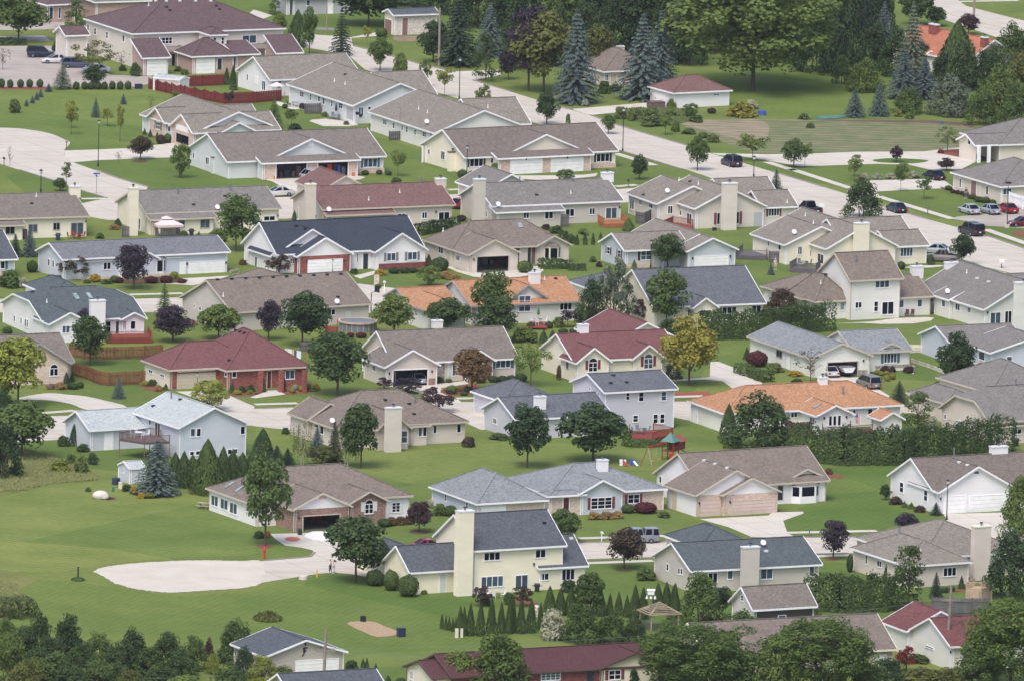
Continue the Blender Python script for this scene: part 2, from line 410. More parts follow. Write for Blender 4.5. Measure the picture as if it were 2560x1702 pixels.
  for k in range(1,nh):
   z=zl+(zs-zl)*k/nh;bar(-w/2+fr,w/2-fr,z-.025,z+.025,.025)
  wo=mb.build(name,s.root)
  pb=MB();e=P+n*.02
  pb.poly([e+u*(-w/2+.03)+V((0,0,zl-P.z)),e+u*(w/2-.03)+V((0,0,zl-P.z)),e+u*(w/2-.03)+V((0,0,zs-P.z)),e+u*(-w/2+.03)+V((0,0,zs-P.z))],pane)
  if arch: pb.poly([e+u*(cos(pi*k/10)*(rr-.03))+V((0,0,zs-P.z+sin(pi*k/10)*(rr-.03))) for k in range(11)],pane)
  pb.build('pane',wo)
  if shut:
   for sg in (-1,1):
    if shut[1] in ('b','l' if sg < 0 else 'r'): s.flat(P+u*(sg*(w/2+sw/2+.03)),n,u,sw,(zs-zl),.05,'shutter_'+shut[0],'shutter')
  return wo
 def garage(s,x0,y0,x1,y1,m='door_white'):
  o=s.onwall(x0,y0,x1,y1)
  if not o: return
  P,n,u,w,h=o;zh=P.z+h/2;mb=MB();k=4
  for i in range(k): mb.box(P+n*.03,u,n,w/2,.03,zh*i/k+.0,zh*(i+1)/k-.03,m)
  g=mb.build('garage_door',s.root);fb=MB()
  for sx in (-1,1): fb.box(P+n*.04+u*(sx*(w/2+.06)),u,n,.06,.04,0,zh+.1,s.trim)
  fb.box(P+n*.04,u,n,w/2,.04,zh,zh+.1,s.trim);fb.build('frame',g)
 def door(s,x0,y0,x1,y1,m='door_white',name='door'):
  o=s.onwall(x0,y0,x1,y1)
  if not o: return
  P,n,u,w,h=o;zh=P.z+h/2;zl=P.z-h/2;zl=0 if zl < .5 else zl
  mb=MB();mb.box(P+n*.03,u,n,w/2,.03,zl,zh,m);d=mb.build(name,s.root)
  fb=MB()
  for sx in (-1,1): fb.box(P+n*.035+u*(sx*(w/2+.05)),u,n,.05,.035,zl,zh+.1,s.trim)
  fb.box(P+n*.035,u,n,w/2,.035,zh,zh+.1,s.trim);fb.build('frame',d)
  hb=MB();hb.ball(P+n*.1+u*(w/2-.1)+V((0,0,(zl+1.0)-P.z)),.05,'metal_grey',6);hb.build('handle',d)
 def post(s,x,yt,yb,m='trim_white',w=.18):
  g=G(x,yb);ux,uy=s.axes();mb=MB();mb.box(g,ux,uy,w/2,w/2,0,hgt(g,yt),m);return mb.build('post',s.root)
 def chase(s,x0,x1,yt,yb,m,depth=.9,cap='metal_white',w=None):
  xm=(x0+x1)/2;g=G(xm,yb);ux,uy=s.axes()
  w=w or (x1-x0)/ppm(g)/cos(s.th);h=hgt(g,yt);mb=MB();c=g+uy*(depth/2);m=m if '_' in m else 'siding_'+m
  mb.box(c,ux,uy,w/2,depth/2,0,h,m);o=mb.build('chimney',s.root)
  s.cap(o,c,w,depth,h,cap)
 def cap(s,o,c,w,d,h,cap):
  ux,uy=s.axes();mb=MB();mb.box(c,ux,uy,w/2+.06,d/2+.06,h-.12,h+.05,cap);mb.build('cap',o)
  fb=MB();fb.tube([V((c.x,c.y,h+.02)),V((c.x,c.y,h+.38))],[.13,.13],'metal_grey',8);fb.tube([V((c.x,c.y,h+.38)),V((c.x,c.y,h+.5))],[.22,.2],'metal_dark',8);fb.build('flue',o)
 def onroof(s,x,y):
  for dy in (0,8,16,26,40):
   h=s.bv('r').ray_cast(CP,ray(x,y+dy))
   if h[0] is not None: break
  if h[0] is None: print('MISS roof',s.name,s.tile,x,y);return None,None
  n=h[1] if h[1].z > 0 else -h[1]
  return h[0],n
 def roofchim(s,x0,x1,yt,yb,m,depth=.8,cap='metal_white'):
  P,n=s.onroof((x0+x1)/2,yb)
  if P is None: return
  ux,uy=s.axes();w=(x1-x0)/ppm(P)/cos(s.th);c=P+uy*(depth/2-.05);z1=P.z+hgt(P,yt)
  mb=MB();m=m if '_' in m else 'siding_'+m;mb.box(c,ux,uy,w/2,depth/2,P.z-.4,z1,m);o=mb.build('chimney',s.root);s.cap(o,c,w,depth,z1,cap)
 def vent(s,x,y,k='pipe'):
  P,n=s.onroof(x,y)
  if P is None: return
  mb=MB();ux,uy=s.axes()
  if k == 'pipe': mb.tube([P-V((0,0,.05)),P+V((0,0,.5))],[.07,.07],'metal_white',8);mb.lathe(P,[(.16,-.06),(.09,.12)],'metal_white',8)
  elif k == 'black': mb.box(P,ux,uy,.22,.18,P.z-.05,P.z+.2,'metal_dark')
  elif k == 'white': mb.box(P,ux,uy,.22,.18,P.z-.05,P.z+.2,'metal_white')
  elif k == 'stack': mb.tube([P-V((0,0,.05)),P+V((0,0,.95)),P+V((0,0,1.0))],[.1,.1,.17],'metal_grey',8)
  mb.build('roof_vent',s.root)
 def dish(s,x,y):
  P,n=s.onroof(x,y)
  if P is None: return
  mb=MB();q=P+V((0,-.1,.55));mb.tube([P,q],[.03,.03],'metal_grey',6)
  d=V((.25,-.8,.5)).normalized();mb.tube([q-d*.03,q,q+d*.06,q+d*.08],[.1,.26,.36,.37],'metal_white',12);mb.tube([q,q+d*.4],[.015,.015],'metal_grey',5)
  mb.build('satellite_dish',s.root)
 def sky(s,*pts):
  q=[s.onroof(*p) for p in pts]
  if any(a[0] is None for a in q): return
  n=q[0][1];mb=MB();A=[a[0]+n*.02 for a in q];B=[a[0]+n*.12 for a in q]
  for i in range(4): j=(i+1) % 4;mb.poly([A[i],A[j],B[j],B[i]],'metal_grey')
  mb.poly(B,'glass_pale');mb.build('skylight',s.root)
 def valley(s,x0,y0,x1,y1,m='metal_white',w=.16):
  P,n=s.onroof(x0,y0);Q,n2=s.onroof(x1,y1)
  if P is None or Q is None: return
  s.R.beam(P+V((0,0,.03)),Q+V((0,0,.03)),w,.06,m);
 def lamp(s,x,y):
  o=s.onwall(x-8,y-14,x+8,y+14)
  if o: mb=MB();P,n=o[0],o[1];mb.box(P+n*.1,o[2],n,.08,.1,P.z-.16,P.z+.16,'metal_dark');mb.build('wall_lamp',s.root)
 def bay(s,x0,yt,x1,yb,m='siding_white',proj=.75,roofm=None,pane='glass',low=.0,sh=.78):
  o=s.onwall(x0,yt,x1,yb)
  if not o: return
  P,n,u,w,h=o;zl=0 if low == 0 else P.z-h/2-.35;zt=P.z+h/2+.2
  pr=[P-u*(w/2+.1)-n*.05,P-u*(w/2+.1)+n*.03,P-u*(w/2*.62)+n*proj,P+u*(w/2*.62)+n*proj,P+u*(w/2+.1)+n*.03,P+u*(w/2+.1)-n*.05]
  mb=MB();mb.prism(pr,zl,zt,m);b=mb.build('bay_window',s.root)
  rb=MB();pk=[P-u*(w*.2)+V((0,0,zt+.6-P.z)),P+u*(w*.2)+V((0,0,zt+.6-P.z))];ov=[p+n*.12 for p in pr]
  ov[1] -= u*.12;ov[4] += u*.12
  e=[V((p.x,p.y,zt+.02)) for p in ov[1:5]]
  rb.poly([e[0],e[1],pk[0]],roofm or s.roof);rb.poly([e[1],e[2],pk[1],pk[0]],roofm or s.roof);rb.poly([e[2],e[3],pk[1]],roofm or s.roof);rb.poly(e,s.trim)
  rb.build('bay_roof',b)
  pb=MB();zl2=P.z-h/2
  for i,(q,r_) in enumerate(((pr[1],pr[2]),(pr[2],pr[3]),(pr[3],pr[4]))):
   q,r_=V((q.x,q.y,0)),V((r_.x,r_.y,0));dd=(r_-q);nn=V((dd.y,-dd.x,0)).normalized()
   if nn.dot(n) < 0: nn=-nn
   a,bb=q+dd*(.5-sh/2)+nn*.015,q+dd*(.5+sh/2)+nn*.015
   pb.poly([a+V((0,0,zl2)),bb+V((0,0,zl2)),bb+V((0,0,P.z+h/2)),a+V((0,0,P.z+h/2))],pane)
  pb.build('pane',b)
# GROUND
def lawnmat(name,c,c2,stripe=.10,ang=30,freq=.32):
 m,nt,b=newmat(name);p=pos(nt)
 a,c_=mul(lin(c),.66),mul(lin(c2),.66)
 v=N(nt,'TexVoronoi');v.inputs['Scale'].default_value=.022;nt.links.new(p,v.inputs['Vector'])
 sx=N(nt,'SeparateColor');nt.links.new(v.outputs['Color'],sx.inputs[0])
 lot=ramp(nt,sx.outputs[0],[(.15,(.82,.9,.84)),(.5,(1.0,1.0,.98)),(.85,(1.16,1.08,1.08))])
 n1=noise(nt,p,.09,5,.65);n2=noise(nt,p,1.1,4,.7)
 base=ramp(nt,n1,[(.3,a),(.72,c_)])
 fine=ramp(nt,n2,[(.25,(.8,.84,.8)),(.75,(1.16,1.12,1.1))])
 rot=N(nt,'Mapping');rot.inputs['Rotation'].default_value=(0,0,radians(ang));nt.links.new(p,rot.inputs[0])
 w=N(nt,'TexWave',wave_type='BANDS',bands_direction='X');w.inputs['Scale'].default_value=freq;w.inputs['Distortion'].default_value=1.2;w.inputs['Detail Scale'].default_value=.3
 nt.links.new(rot.outputs[0],w.inputs['Vector'])
 st=ramp(nt,w.outputs['Fac'],[(.2,(1-stripe,)*3),(.8,(1+stripe,)*3)])
 x=mix(nt,base,lot,1.0,'MULTIPLY');x=mix(nt,x,fine,1.0,'MULTIPLY');x=mix(nt,x,st,1.0,'MULTIPLY')
 n3=noise(nt,p,.35,5,.75)
 dry=ramp(nt,n3,[(.62,(0,0,0)),(.82,(.5,.5,.5))])
 x=mix(nt,x,mul(lin((170,164,110)),.6),dry)
 nt.links.new(x,b.inputs['Base Color']);b.inputs['Roughness'].default_value=.95;b.inputs['Specular IOR Level'].default_value=.1
 return m
lawnmat('grass',(108,128,68),(132,148,82),.025)
lawnmat('grass_stripe',(114,134,70),(140,154,88),.09,-52,.25)
lawnmat('grass_lush',(102,126,64),(122,142,76),.04,20,.3)
lawnmat('grass_rough',(102,118,66),(142,146,92),.0)
def flatmat(name,c,c2,k=.6,sc=.5,fine=6,crack=0,joints=0):
 m,nt,b=newmat(name);p=pos(nt);A,B=mul(lin(c),k),mul(lin(c2),k)
 x=ramp(nt,noise(nt,p,sc,5,.6),[(.3,A),(.7,B)])
 f=ramp(nt,noise(nt,p,fine,3,.7),[(.3,(.9,)*3),(.7,(1.08,)*3)]);x=mix(nt,x,f,1.0,'MULTIPLY')
 if joints:
  t=N(nt,'TexBrick');t.offset=0;t.inputs['Scale'].default_value=1;t.inputs['Brick Width'].default_value=joints;t.inputs['Row Height'].default_value=joints;t.inputs['Mortar Size'].default_value=.09
  mp=N(nt,'Mapping');mp.inputs['Rotation'].default_value=(0,0,radians(-25));nt.links.new(p,mp.inputs[0]);nt.links.new(mp.outputs[0],t.inputs['Vector'])
  t.inputs['Color1'].default_value=(1,1,1,1);t.inputs['Color2'].default_value=(.97,.97,.97,1);t.inputs['Mortar'].default_value=(.76,.75,.73,1)
  x=mix(nt,x,t.outputs['Color'],1.0,'MULTIPLY')
 if crack:
  s=ramp(nt,noise(nt,pos(nt,(.15,1,1)),.6,6,.7),[(.3,(.82,.81,.8)),(.6,(1.02,)*3)]);x=mix(nt,x,s,1.0,'MULTIPLY')
 nt.links.new(x,b.inputs['Base Color']);b.inputs['Roughness'].default_value=.9;b.inputs['Specular IOR Level'].default_value=.2
 return m
flatmat('concrete',(224,217,206),(234,228,218),.68,.12,4,0,4.5);flatmat('concrete_road',(222,213,202),(231,225,215),.68,.08,3,1,5.5);flatmat('gravel',(226,217,204),(240,233,222),.64,.25,5);flatmat('lot_asphalt',(196,186,178),(218,210,202),.6,.15,4,1)
flatmat('kerbstone',(160,154,146),(182,176,166),.6);flatmat('mulch',(140,84,72),(168,108,92),.6,1.5,8);flatmat('mulch_dark',(92,70,62),(120,92,78),.6,1.5,8);flatmat('soil',(150,132,112),(178,160,134),.6,.6,3);flatmat('soil_dark',(112,92,84),(136,112,100),.6,.6,3);flatmat('paver_red',(166,92,80),(186,112,98),.6,1,5);flatmat('wood_chip',(190,160,128),(214,190,160),.6,2,8);flatmat('yellow_line',(214,196,120),(224,206,140),.6);flatmat('asphalt_grey',(150,148,152),(176,172,172),.55,.3,4)
def fieldmat(name,stops):
 m_,nt_,b_=newmat(name);p_=pos(nt_)
 w_=N(nt_,'TexWave',wave_type='BANDS',bands_direction='Y');w_.inputs['Scale'].default_value=.12;w_.inputs['Distortion'].default_value=3;w_.inputs['Detail'].default_value=3;nt_.links.new(p_,w_.inputs['Vector'])
 f_=mix(nt_,w_.outputs['Color'],noise(nt_,pos(nt_,(.5,1,1)),.45,7,.75),.88)
 sp_=N(nt_,'SeparateColor');nt_.links.new(f_,sp_.inputs[0])
 nt_.links.new(ramp(nt_,sp_.outputs[0],[(q_,mul(lin(c_),.62)) for q_,c_ in stops]),b_.inputs['Base Color']);b_.inputs['Roughness'].default_value=.95
fieldmat('field',[(.38,(98,120,70)),(.5,(128,134,90)),(.62,(158,148,118))]);fieldmat('field_bare',[(.36,(112,126,80)),(.47,(160,148,122)),(.62,(180,164,140))])
def pts(*parts):
 out=[];t0=CT
 for i in range(0,len(parts),2):
  T(parts[i]);out += [G(x,y) for x,y in parts[i+1]]
 T(t0);return out
def smooth(P,n=4,closed=True):
 if n < 2: return P
 out=[];L=len(P);R=range(L) if closed else range(L-1)
 for i in R:
  p0,p1,p2,p3=(P[(i+k-1) % L] for k in range(4)) if closed else (P[max(i-1,0)],P[i],P[i+1],P[min(i+2,L-1)])
  for k in range(n):
   t=k/n;out.append(.5*((2*p1)+(-p0+p2)*t+(2*p0-5*p1+4*p2-p3)*t*t+(-p0+3*p1-3*p2+p3)*t**3))
 if not closed: out.append(P[-1])
 return out
def sheet(name,m,z,P,sm=0,kind='structure'):
 P=smooth(P,sm) if sm else P
 mb=MB();mb.poly([V((p.x,p.y,z)) for p in P],m);o=mb.build(name);o['kind']=kind;return o
def strip(name,m,z,w,P,sm=0,h=0):
 P=smooth(P,sm,False) if sm else P;mb=MB()
 for i in range(len(P)-1):
  a,b=V((P[i].x,P[i].y,0)),V((P[i+1].x,P[i+1].y,0));d=(b-a).normalized();n=V((-d.y,d.x,0))*(w/2)
  q=[a-n-d*.02,b-n+d*.02,b+n+d*.02,a+n-d*.02]
  if h: mb.prism(q,.0,z+h,m)
  else: mb.poly([p+V((0,0,z+.0004*i)) for p in q],m)
 o=mb.build(name);o['kind']='structure';return o
g=MB();g.poly([(-1500,-900,0),(1500,-900,0),(1500,2500,0),(-1500,2500,0)],'grass');o=g.build('lawn');o['kind']='structure'
ZR,ZS,ZD=.010,.022,.030
sheet('lawn','grass_stripe',.004,pts('I',[(-60,1390),(300,1380),(900,1290),(1200,1380),(1880,1370),(2200,1568)],'N',[(0,200),(0,330)],'M',[(2356,400),(1500,440),(900,500),(600,560),(-60,560)]))
sheet('lawn','grass_lush',.004,pts('M',[(-60,640),(600,640),(1000,700),(1600,790),(2356,740)],'N',[(300,640),(700,580),(1100,690),(1500,780),(2050,840),(1700,1000),(2356,1150),(2200,1270),(900,1320)],'M',[(2356,1200),(1200,1300),(-60,1200)]))
sheet('lawn','grass_stripe',.0044,pts('A',[(-20,830),(1230,825),(1560,880),(1340,1080),(1390,1240),(1100,1380),(620,1380),(560,1260),(200,1185),(-20,1175)]))
sheet('lawn','grass_stripe',.0048,pts('J',[(0,790),(330,850),(700,900),(1200,1030),(2000,960),(2356,920)],'K',[(300,930),(1000,980),(1400,1020),(1320,1190),(200,1160),(-300,1170)],'J',[(1300,1330),(900,1180),(0,1010)]))
sheet('lawn','grass_lush',.005,pts('L',[(600,1150),(1200,1140),(1090,1260),(1030,1440),(1240,1568)],'P',[(1300,100),(980,190),(180,200),(140,95),(330,20)],'L',[(250,1530),(540,1510),(560,1270)]))
sheet('lawn','grass_lush',.0046,pts('C',[(1500,690),(2356,640)],'D',[(0,640),(900,850),(1150,1040),(900,1090),(450,1100),(0,1075)],'C',[(2250,1040),(1980,975),(1500,985)]))
sheet('meadow','grass_rough',.0052,pts('I',[(-60,900),(300,1020),(800,1160),(900,1280),(500,1310),(200,1380),(-60,1395)]),3)
sheet('meadow','grass_rough',.0056,pts('M',[(-60,570),(200,590),(330,640),(140,760),(280,900),(-60,1000)]),3)
sheet('road','concrete_road',ZR,pts('B',[(420,300),(560,322),(880,345),(890,425),(1000,450),(1250,520),(1500,590),(1830,668),(2000,742)],'C',[(0,850),(430,985),(700,1058),(960,1150),(1180,1217),(1600,1340),(1820,1412)],'H',[(40,15),(530,160),(1040,320),(1460,450),(2010,600),(2500,770)],'H',[(2500,1010),(2000,892),(1480,716),(530,430)],'G',[(1840,75),(1620,0)],'C',[(985,1385),(250,1145)],'B',[(1880,915),(1640,845),(1000,640),(850,510),(420,430)]))
sheet('road','concrete_road',ZR+.002,smooth(pts('A',[(-60,1177),(150,1183),(330,1205),(480,1238),(590,1285),(645,1318),(600,1370),(590,1400),(610,1460),(680,1500)]),4,False)+pts('A',[(870,1568)],'E',[(1100,80),(1360,155),(1300,300),(1060,430),(840,420),(780,300),(985,258),(750,190),(520,105),(180,0)],'A',[(-60,1490)]))
sheet('road','concrete_road',ZR+.004,pts('E',[(700,300),(1060,320)],'F',[(200,250),(1000,232),(1810,222)],'G',[(960,178),(1200,160),(1640,60),(1900,150),(1040,300)],'F',[(1850,345),(700,420),(250,450)],'E',[(1000,460),(760,420)]))
sheet('road','concrete_road',ZR+.001,pts('E',[(-60,1185),(1230,1185),(1640,1172)],'F',[(955,1045),(1290,1088)],'G',[(640,1072),(680,1100)],'F',[(1240,1200),(1050,1315)],'E',[(1640,1308),(-60,1310)]))
sheet('road','concrete_road',ZR+.003,pts('I',[(-60,712),(470,690),(2100,634)],'J',[(0,622),(1000,588),(1950,560)],'K',[(1480,560),(1700,553)],'L',[(1490,560),(1600,560),(1600,650)],'K',[(1660,735)],'K',[(1480,700)],'J',[(2070,815),(1930,752),(290,815),(0,785)],'I',[(2310,775),(590,905),(-60,940)]))
sheet('road','concrete_road',ZR+.005,pts('N',[(-40,468),(90,460),(500,425),(700,400),(1250,318)],'O',[(600,292),(1370,288),(1560,265)],'P',[(330,248),(1000,235),(1900,215),(2500,200),(2500,330),(740,392),(440,400)],'O',[(1290,433),(680,452)],'N',[(1250,520),(1010,605),(850,580),(700,566),(560,582),(300,622),(50,662),(-40,678)]))
gp=pts('M',[(865,560),(940,522),(1150,492),(1500,466),(1850,455),(2200,462)],'N',[(60,468),(60,655)],'M',[(2250,708),(1900,735),(1560,752),(1300,728),(1080,678),(960,612)])
gq=[]
random.seed(3)
for i,p in enumerate(smooth(gp,22)): gq.append(p+V((random.uniform(-.2,.2),random.uniform(-.45,.45),0)))
cc=sum(gp,V((0,0,0)))/len(gp);mb=MB()
gq=sorted(smooth(gp,14),key=lambda q: atan2((q-cc).y*3,(q-cc).x));gq=[cc+(q-cc)*random.uniform(.978,1.012) for q in gq]
for i in range(len(gq)): a,b=gq[i],gq[(i+1) % len(gq)];mb.poly([V((cc.x,cc.y,ZS)),V((a.x,a.y,ZS)),V((b.x,b.y,ZS))],'gravel')
o=mb.build('gravel_pad');o['kind']='structure'
sheet('road','concrete_road',ZR+.006,pts('D',[(1440,30),(1420,-60),(1700,-60),(1760,15),(1830,60),(2100,130),(2500,230),(2500,400),(2100,345),(1640,190)]))
strip('road_marking','yellow_line',.03,.25,pts('D',[(1560,90),(1800,180),(2100,245),(2500,330)]))
sheet('parking_lot','lot_asphalt',ZR+.002,pts('A',[(-60,428),(470,425),(500,490),(650,530),(900,640),(1020,690),(1290,705),(1400,700),(1390,770),(1245,800),(-60,802)]))
sheet('road','lot_asphalt',ZR+.007,pts('A',[(-60,336),(410,330),(480,384),(-60,390)]));sheet('road','lot_asphalt',ZR+.007,pts('A',[(-60,215),(590,205),(600,272),(-60,282)]))
sheet('parking_lot','lot_asphalt',ZR+.008,pts('H',[(1690,448),(1740,428),(2050,400),(2110,330),(2500,380),(2500,545),(2010,512),(1900,480)]))
sheet('mulch_bed','mulch',ZR,pts('A',[(-60,802),(480,800),(460,828),(-60,828)]))
sheet('street','asphalt_grey',ZR,pts('B',[(540,248),(720,262),(720,285),(540,275)])) ;sheet('driveway','concrete',ZS,pts('B',[(-20,92),(150,145),(60,180),(-60,120)]))
DR=[('B',[(880,345),(1110,300),(1110,335),(890,352)]),('B',[(1800,662),(2230,646),(2260,690),(2000,745)]),('C',[(530,1008),(1240,948),(1420,960),(1490,985),(1370,1000),(720,1062)]),
  ('A',[(590,1388),(900,1380),(1200,1366),(1590,1318),(1640,1340),(1580,1452),(900,1478),(660,1500),(600,1450)]),
  ('F',[(50,80),(180,36),(850,36),(1010,66),(960,86),(620,138),(390,197),(300,190),(150,105)]),('G',[(-160,64),(0,50),(350,50),(650,44),(790,28),(770,58),(560,80),(250,93)]),
  ('E',[(1640,1000),(2115,972),(2000,1010),(1775,1062),(1640,1052),(1220,1040),(1230,1030)]),('F',[(900,975),(1095,926),(1092,958),(960,1000)]),
  ('F',[(470,956),(800,950),(860,1000),(900,1060),(500,1060)]),
  ('I',[(1620,464),(1980,456),(2110,500),(2340,600),(2340,640),(2080,645),(1900,560)]),('J',[(1240,406),(1590,398),(1940,368),(1960,392),(1700,432),(1740,490),(1850,530),(1900,570),(1650,575),(1480,470)]),
  ('L',[(540,335),(830,328),(1010,440),(1118,502),(1090,560),(900,560),(850,420),(540,352)]),('N',[(130,213),(430,206),(800,188),(830,300),(720,402),(500,425),(537,385),(515,362),(420,340),(270,320),(190,270)]),
  ('P',[(1615,30),(2160,16),(2210,100),(2270,185),(2150,285),(1900,220),(1660,120)]),('H',[(720,195),(830,130),(940,96),(1600,80),(1720,165),(1480,174),(1000,198),(1030,250),(900,280)])]
for t,q in DR: sheet('driveway','concrete',ZS,pts(t,q))
sheet('driveway','concrete',ZS+.001,pts('K',[(1825,195),(1900,190),(2080,260),(2300,375),(2300,430),(2050,450),(1940,370),(1700,345),(1820,330)]))
sheet('driveway','concrete',ZS+.001,pts('O',[(1725,76),(2356,44)],'P',[(40,14),(322,8),(328,24),(140,92),(160,150),(178,205),(250,240),(0,246)],'O',[(2200,240),(1990,150)]))
sheet('driveway','concrete',ZS+.002,pts('D',[(-20,1424),(400,1418),(800,1400),(1430,1397),(1600,1375),(1790,1357),(1796,1384),(1560,1406),(1960,1470),(1780,1560),(1500,1568),(1300,1520),(1000,1512),(880,1516),(300,1536),(0,1482)],'C',[(2100,1440),(1900,1432),(1830,1412)]))
sheet('lawn','grass_lush',ZD+.004,pts('D',[(960,1478),(1080,1462),(1250,1462),(1470,1478),(1420,1500),(1290,1508),(1050,1500)]),3)
sheet('driveway','concrete',ZS,smooth(pts('I',[(180,520),(420,480),(600,490),(800,510),(1000,555),(1165,605),(1010,645),(780,626),(640,575),(400,540),(220,542)]),3))
sheet('driveway','concrete',ZS+.001,smooth(pts('F',[(1760,897),(1800,890),(1970,945),(2340,928)],'G',[(190,888),(255,890),(292,925),(200,962),(0,992)],'F',[(2340,1000),(2000,982)]),2))
for t,q in (('F',[(230,212),(390,204)]),('F',[(1770,182),(1940,175)]),('G',[(950,151),(1150,136)]),('E',[(1195,1146),(1680,1134)]),('I',[(370,664),(690,640)]),('J',[(-10,584),(380,572)]),('J',[(1830,529),(2230,521)]),('K',[(1475,515),(1760,506)]),('L',[(1300,505),(1600,503)]),
    ('O',[(620,255),(1850,216)]),('P',[(178,203),(1000,185)]),('O',[(690,483),(1300,460)]),('P',[(450,420),(760,410)]),('H',[(210,-10),(760,168)]),('H',[(1015,243),(1700,450)]),('H',[(2000,545),(2400,685)]),('H',[(1890,882),(2170,955)]),('C',[(950,1415),(1310,1525)]),('D',[(-10,1494),(240,1572)]),('K',[(1475,363),(1830,341)]),('E',[(752,264),(995,262)]),('D',[(1750,18),(2300,8)])):
 strip('sidewalk','concrete',ZD,1.5,pts(t,q))
sheet('sidewalk','paver_red',ZS,pts('K',[(1488,474),(1820,462),(1820,496),(1488,506)]))
sheet('walkway','concrete',ZD,pts('J',[(-60,520),(85,470),(110,455),(185,452),(275,490),(0,526)]))
sheet('patio','concrete',ZD,pts('H',[(600,1412),(960,1393),(1180,1362),(1460,1352),(1530,1358),(1500,1386),(1340,1411),(1040,1416),(860,1406)]))
sheet('patio','concrete',ZD,pts('B',[(488,1118),(620,1166),(850,1166),(945,1155),(900,1128),(640,1095),(520,1105)]));sheet('patio','concrete',ZD,pts('B',[(190,935),(400,985),(440,1010),(330,1010),(180,965)]))
sheet('walkway','concrete',ZD,smooth(pts('H',[(1260,895),(1420,880),(1590,876),(1610,886),(1500,897),(1300,902)]),2));sheet('walkway','concrete',ZD,pts('J',[(1480,415),(1930,365),(1940,380),(1560,432)]))
for t,q,m in (('N',[(835,1037),(950,1016),(1080,1022),(1180,1060),(1292,1105),(1292,1142),(1120,1162),(1000,1120)],'wood_chip'),('I',[(2090,484),(2356,475),(2356,500),(2130,508)],'mulch'),('J',[(0,470),(110,466),(0,492)],'mulch'),('J',[(190,445),(330,430),(560,455),(500,475),(290,492)],'mulch'),('I',[(1260,400),(1500,440),(1480,470),(1380,455)],'mulch'),('J',[(1700,450),(1960,395),(2050,400),(2040,480),(1850,500),(1740,490)],'mulch'),('D',[(1545,1410),(1780,1375),(1920,1430),(2010,1470),(1960,1475)],'mulch'),
    ('E',[(1030,1030),(1220,1000),(1640,990),(1715,1035),(1250,1048)],'mulch_dark'),('H',[(1590,165),(1660,170),(2130,320),(2100,330),(1830,255)],'mulch_dark'),('H',[(2245,580),(2330,562),(2500,600),(2500,650),(2290,605)],'mulch'),('P',[(520,446),(590,438),(655,448),(590,460)],'mulch'),('O',[(940,545),(1030,535),(1120,546),(1030,560)],'mulch_dark'),('N',[(1400,195),(1500,175),(1610,200),(1500,215)],'mulch_dark'),('N',[(0,320),(90,305),(165,325),(60,350)],'mulch'),('A',[(1200,1487),(1290,1475),(1370,1487),(1290,1500)],'mulch_dark'),
    ('P',[(1640,745),(1750,720),(1860,720),(1780,742)],'mulch'),('I',[(840,1445),(1000,1430),(1070,1452),(1000,1462)],'mulch_dark'),('I',[(1180,1360),(1400,1430),(1560,1400),(1640,1370),(1560,1430),(1300,1450)],'mulch_dark'),('O',[(100,790),(250,860),(60,850),(20,800)],'mulch'),('L',[(530,1215),(700,1245),(690,1262),(560,1255)],'mulch'),('L',[(1490,425),(1600,410),(1700,440),(1560,462)],'mulch'),('B',[(1260,340),(1480,335),(1500,378),(1310,385)],'soil'),('K',[(0,320),(140,360),(135,378),(0,370)],'mulch_dark')):
 sheet('flower_bed' if 'mulch' in m else 'soil_patch',m,ZS+.003,smooth(pts(t,q),2))
sheet('garden_plot','field',.008,smooth(pts('C',[(1540,1140),(1750,1105),(2356,1090)],'D',[(300,1102),(760,1098),(1500,1108),(1880,1140),(1900,1200),(1760,1350),(1420,1392),(800,1394),(0,1418)],'C',[(2200,1400),(2000,1330),(1720,1220)]),2))
sheet('garden_plot','field_bare',.011,smooth(pts('C',[(1560,1140),(1760,1105),(2300,1110),(2356,1250),(2250,1330),(2000,1260),(1700,1180)]),3));sheet('garden_plot','soil_dark',.013,smooth(pts('D',[(420,1112),(900,1106),(1500,1112),(1880,1140),(1880,1175),(1600,1140),(900,1124)]),2))
for q in (pts('H',[(40,15),(530,160)]),pts('H',[(1040,322),(1300,402),(1470,452)]),pts('H',[(2010,602),(2400,735)]),pts('C',[(430,985),(560,1016)]),pts('C',[(720,1062),(960,1150),(1180,1217),(1600,1340),(1820,1412)]),pts('C',[(990,1388),(1560,1560)]),pts('B',[(900,425),(1250,520),(1500,590),(1830,668)]),pts('B',[(2000,742),(2356,850)]),
   pts('E',[(880,0),(1100,80),(1360,155)]),pts('E',[(180,0),(520,105),(750,190),(985,258)]),pts('N',[(90,460),(500,425),(537,385)]),pts('O',[(605,293),(1370,289),(1560,266)]),pts('O',[(680,452),(1290,434)]),pts('P',[(330,248),(900,238)]),pts('P',[(430,400),(740,393)]),pts('J',[(60,622),(290,612)]),pts('K',[(1480,560),(1690,554)]),pts('A',[(-20,388),(470,383)]),pts('H',[(1540,690),(1850,760)])):
 strip('kerb','kerbstone',0,.34,q,0,.11)
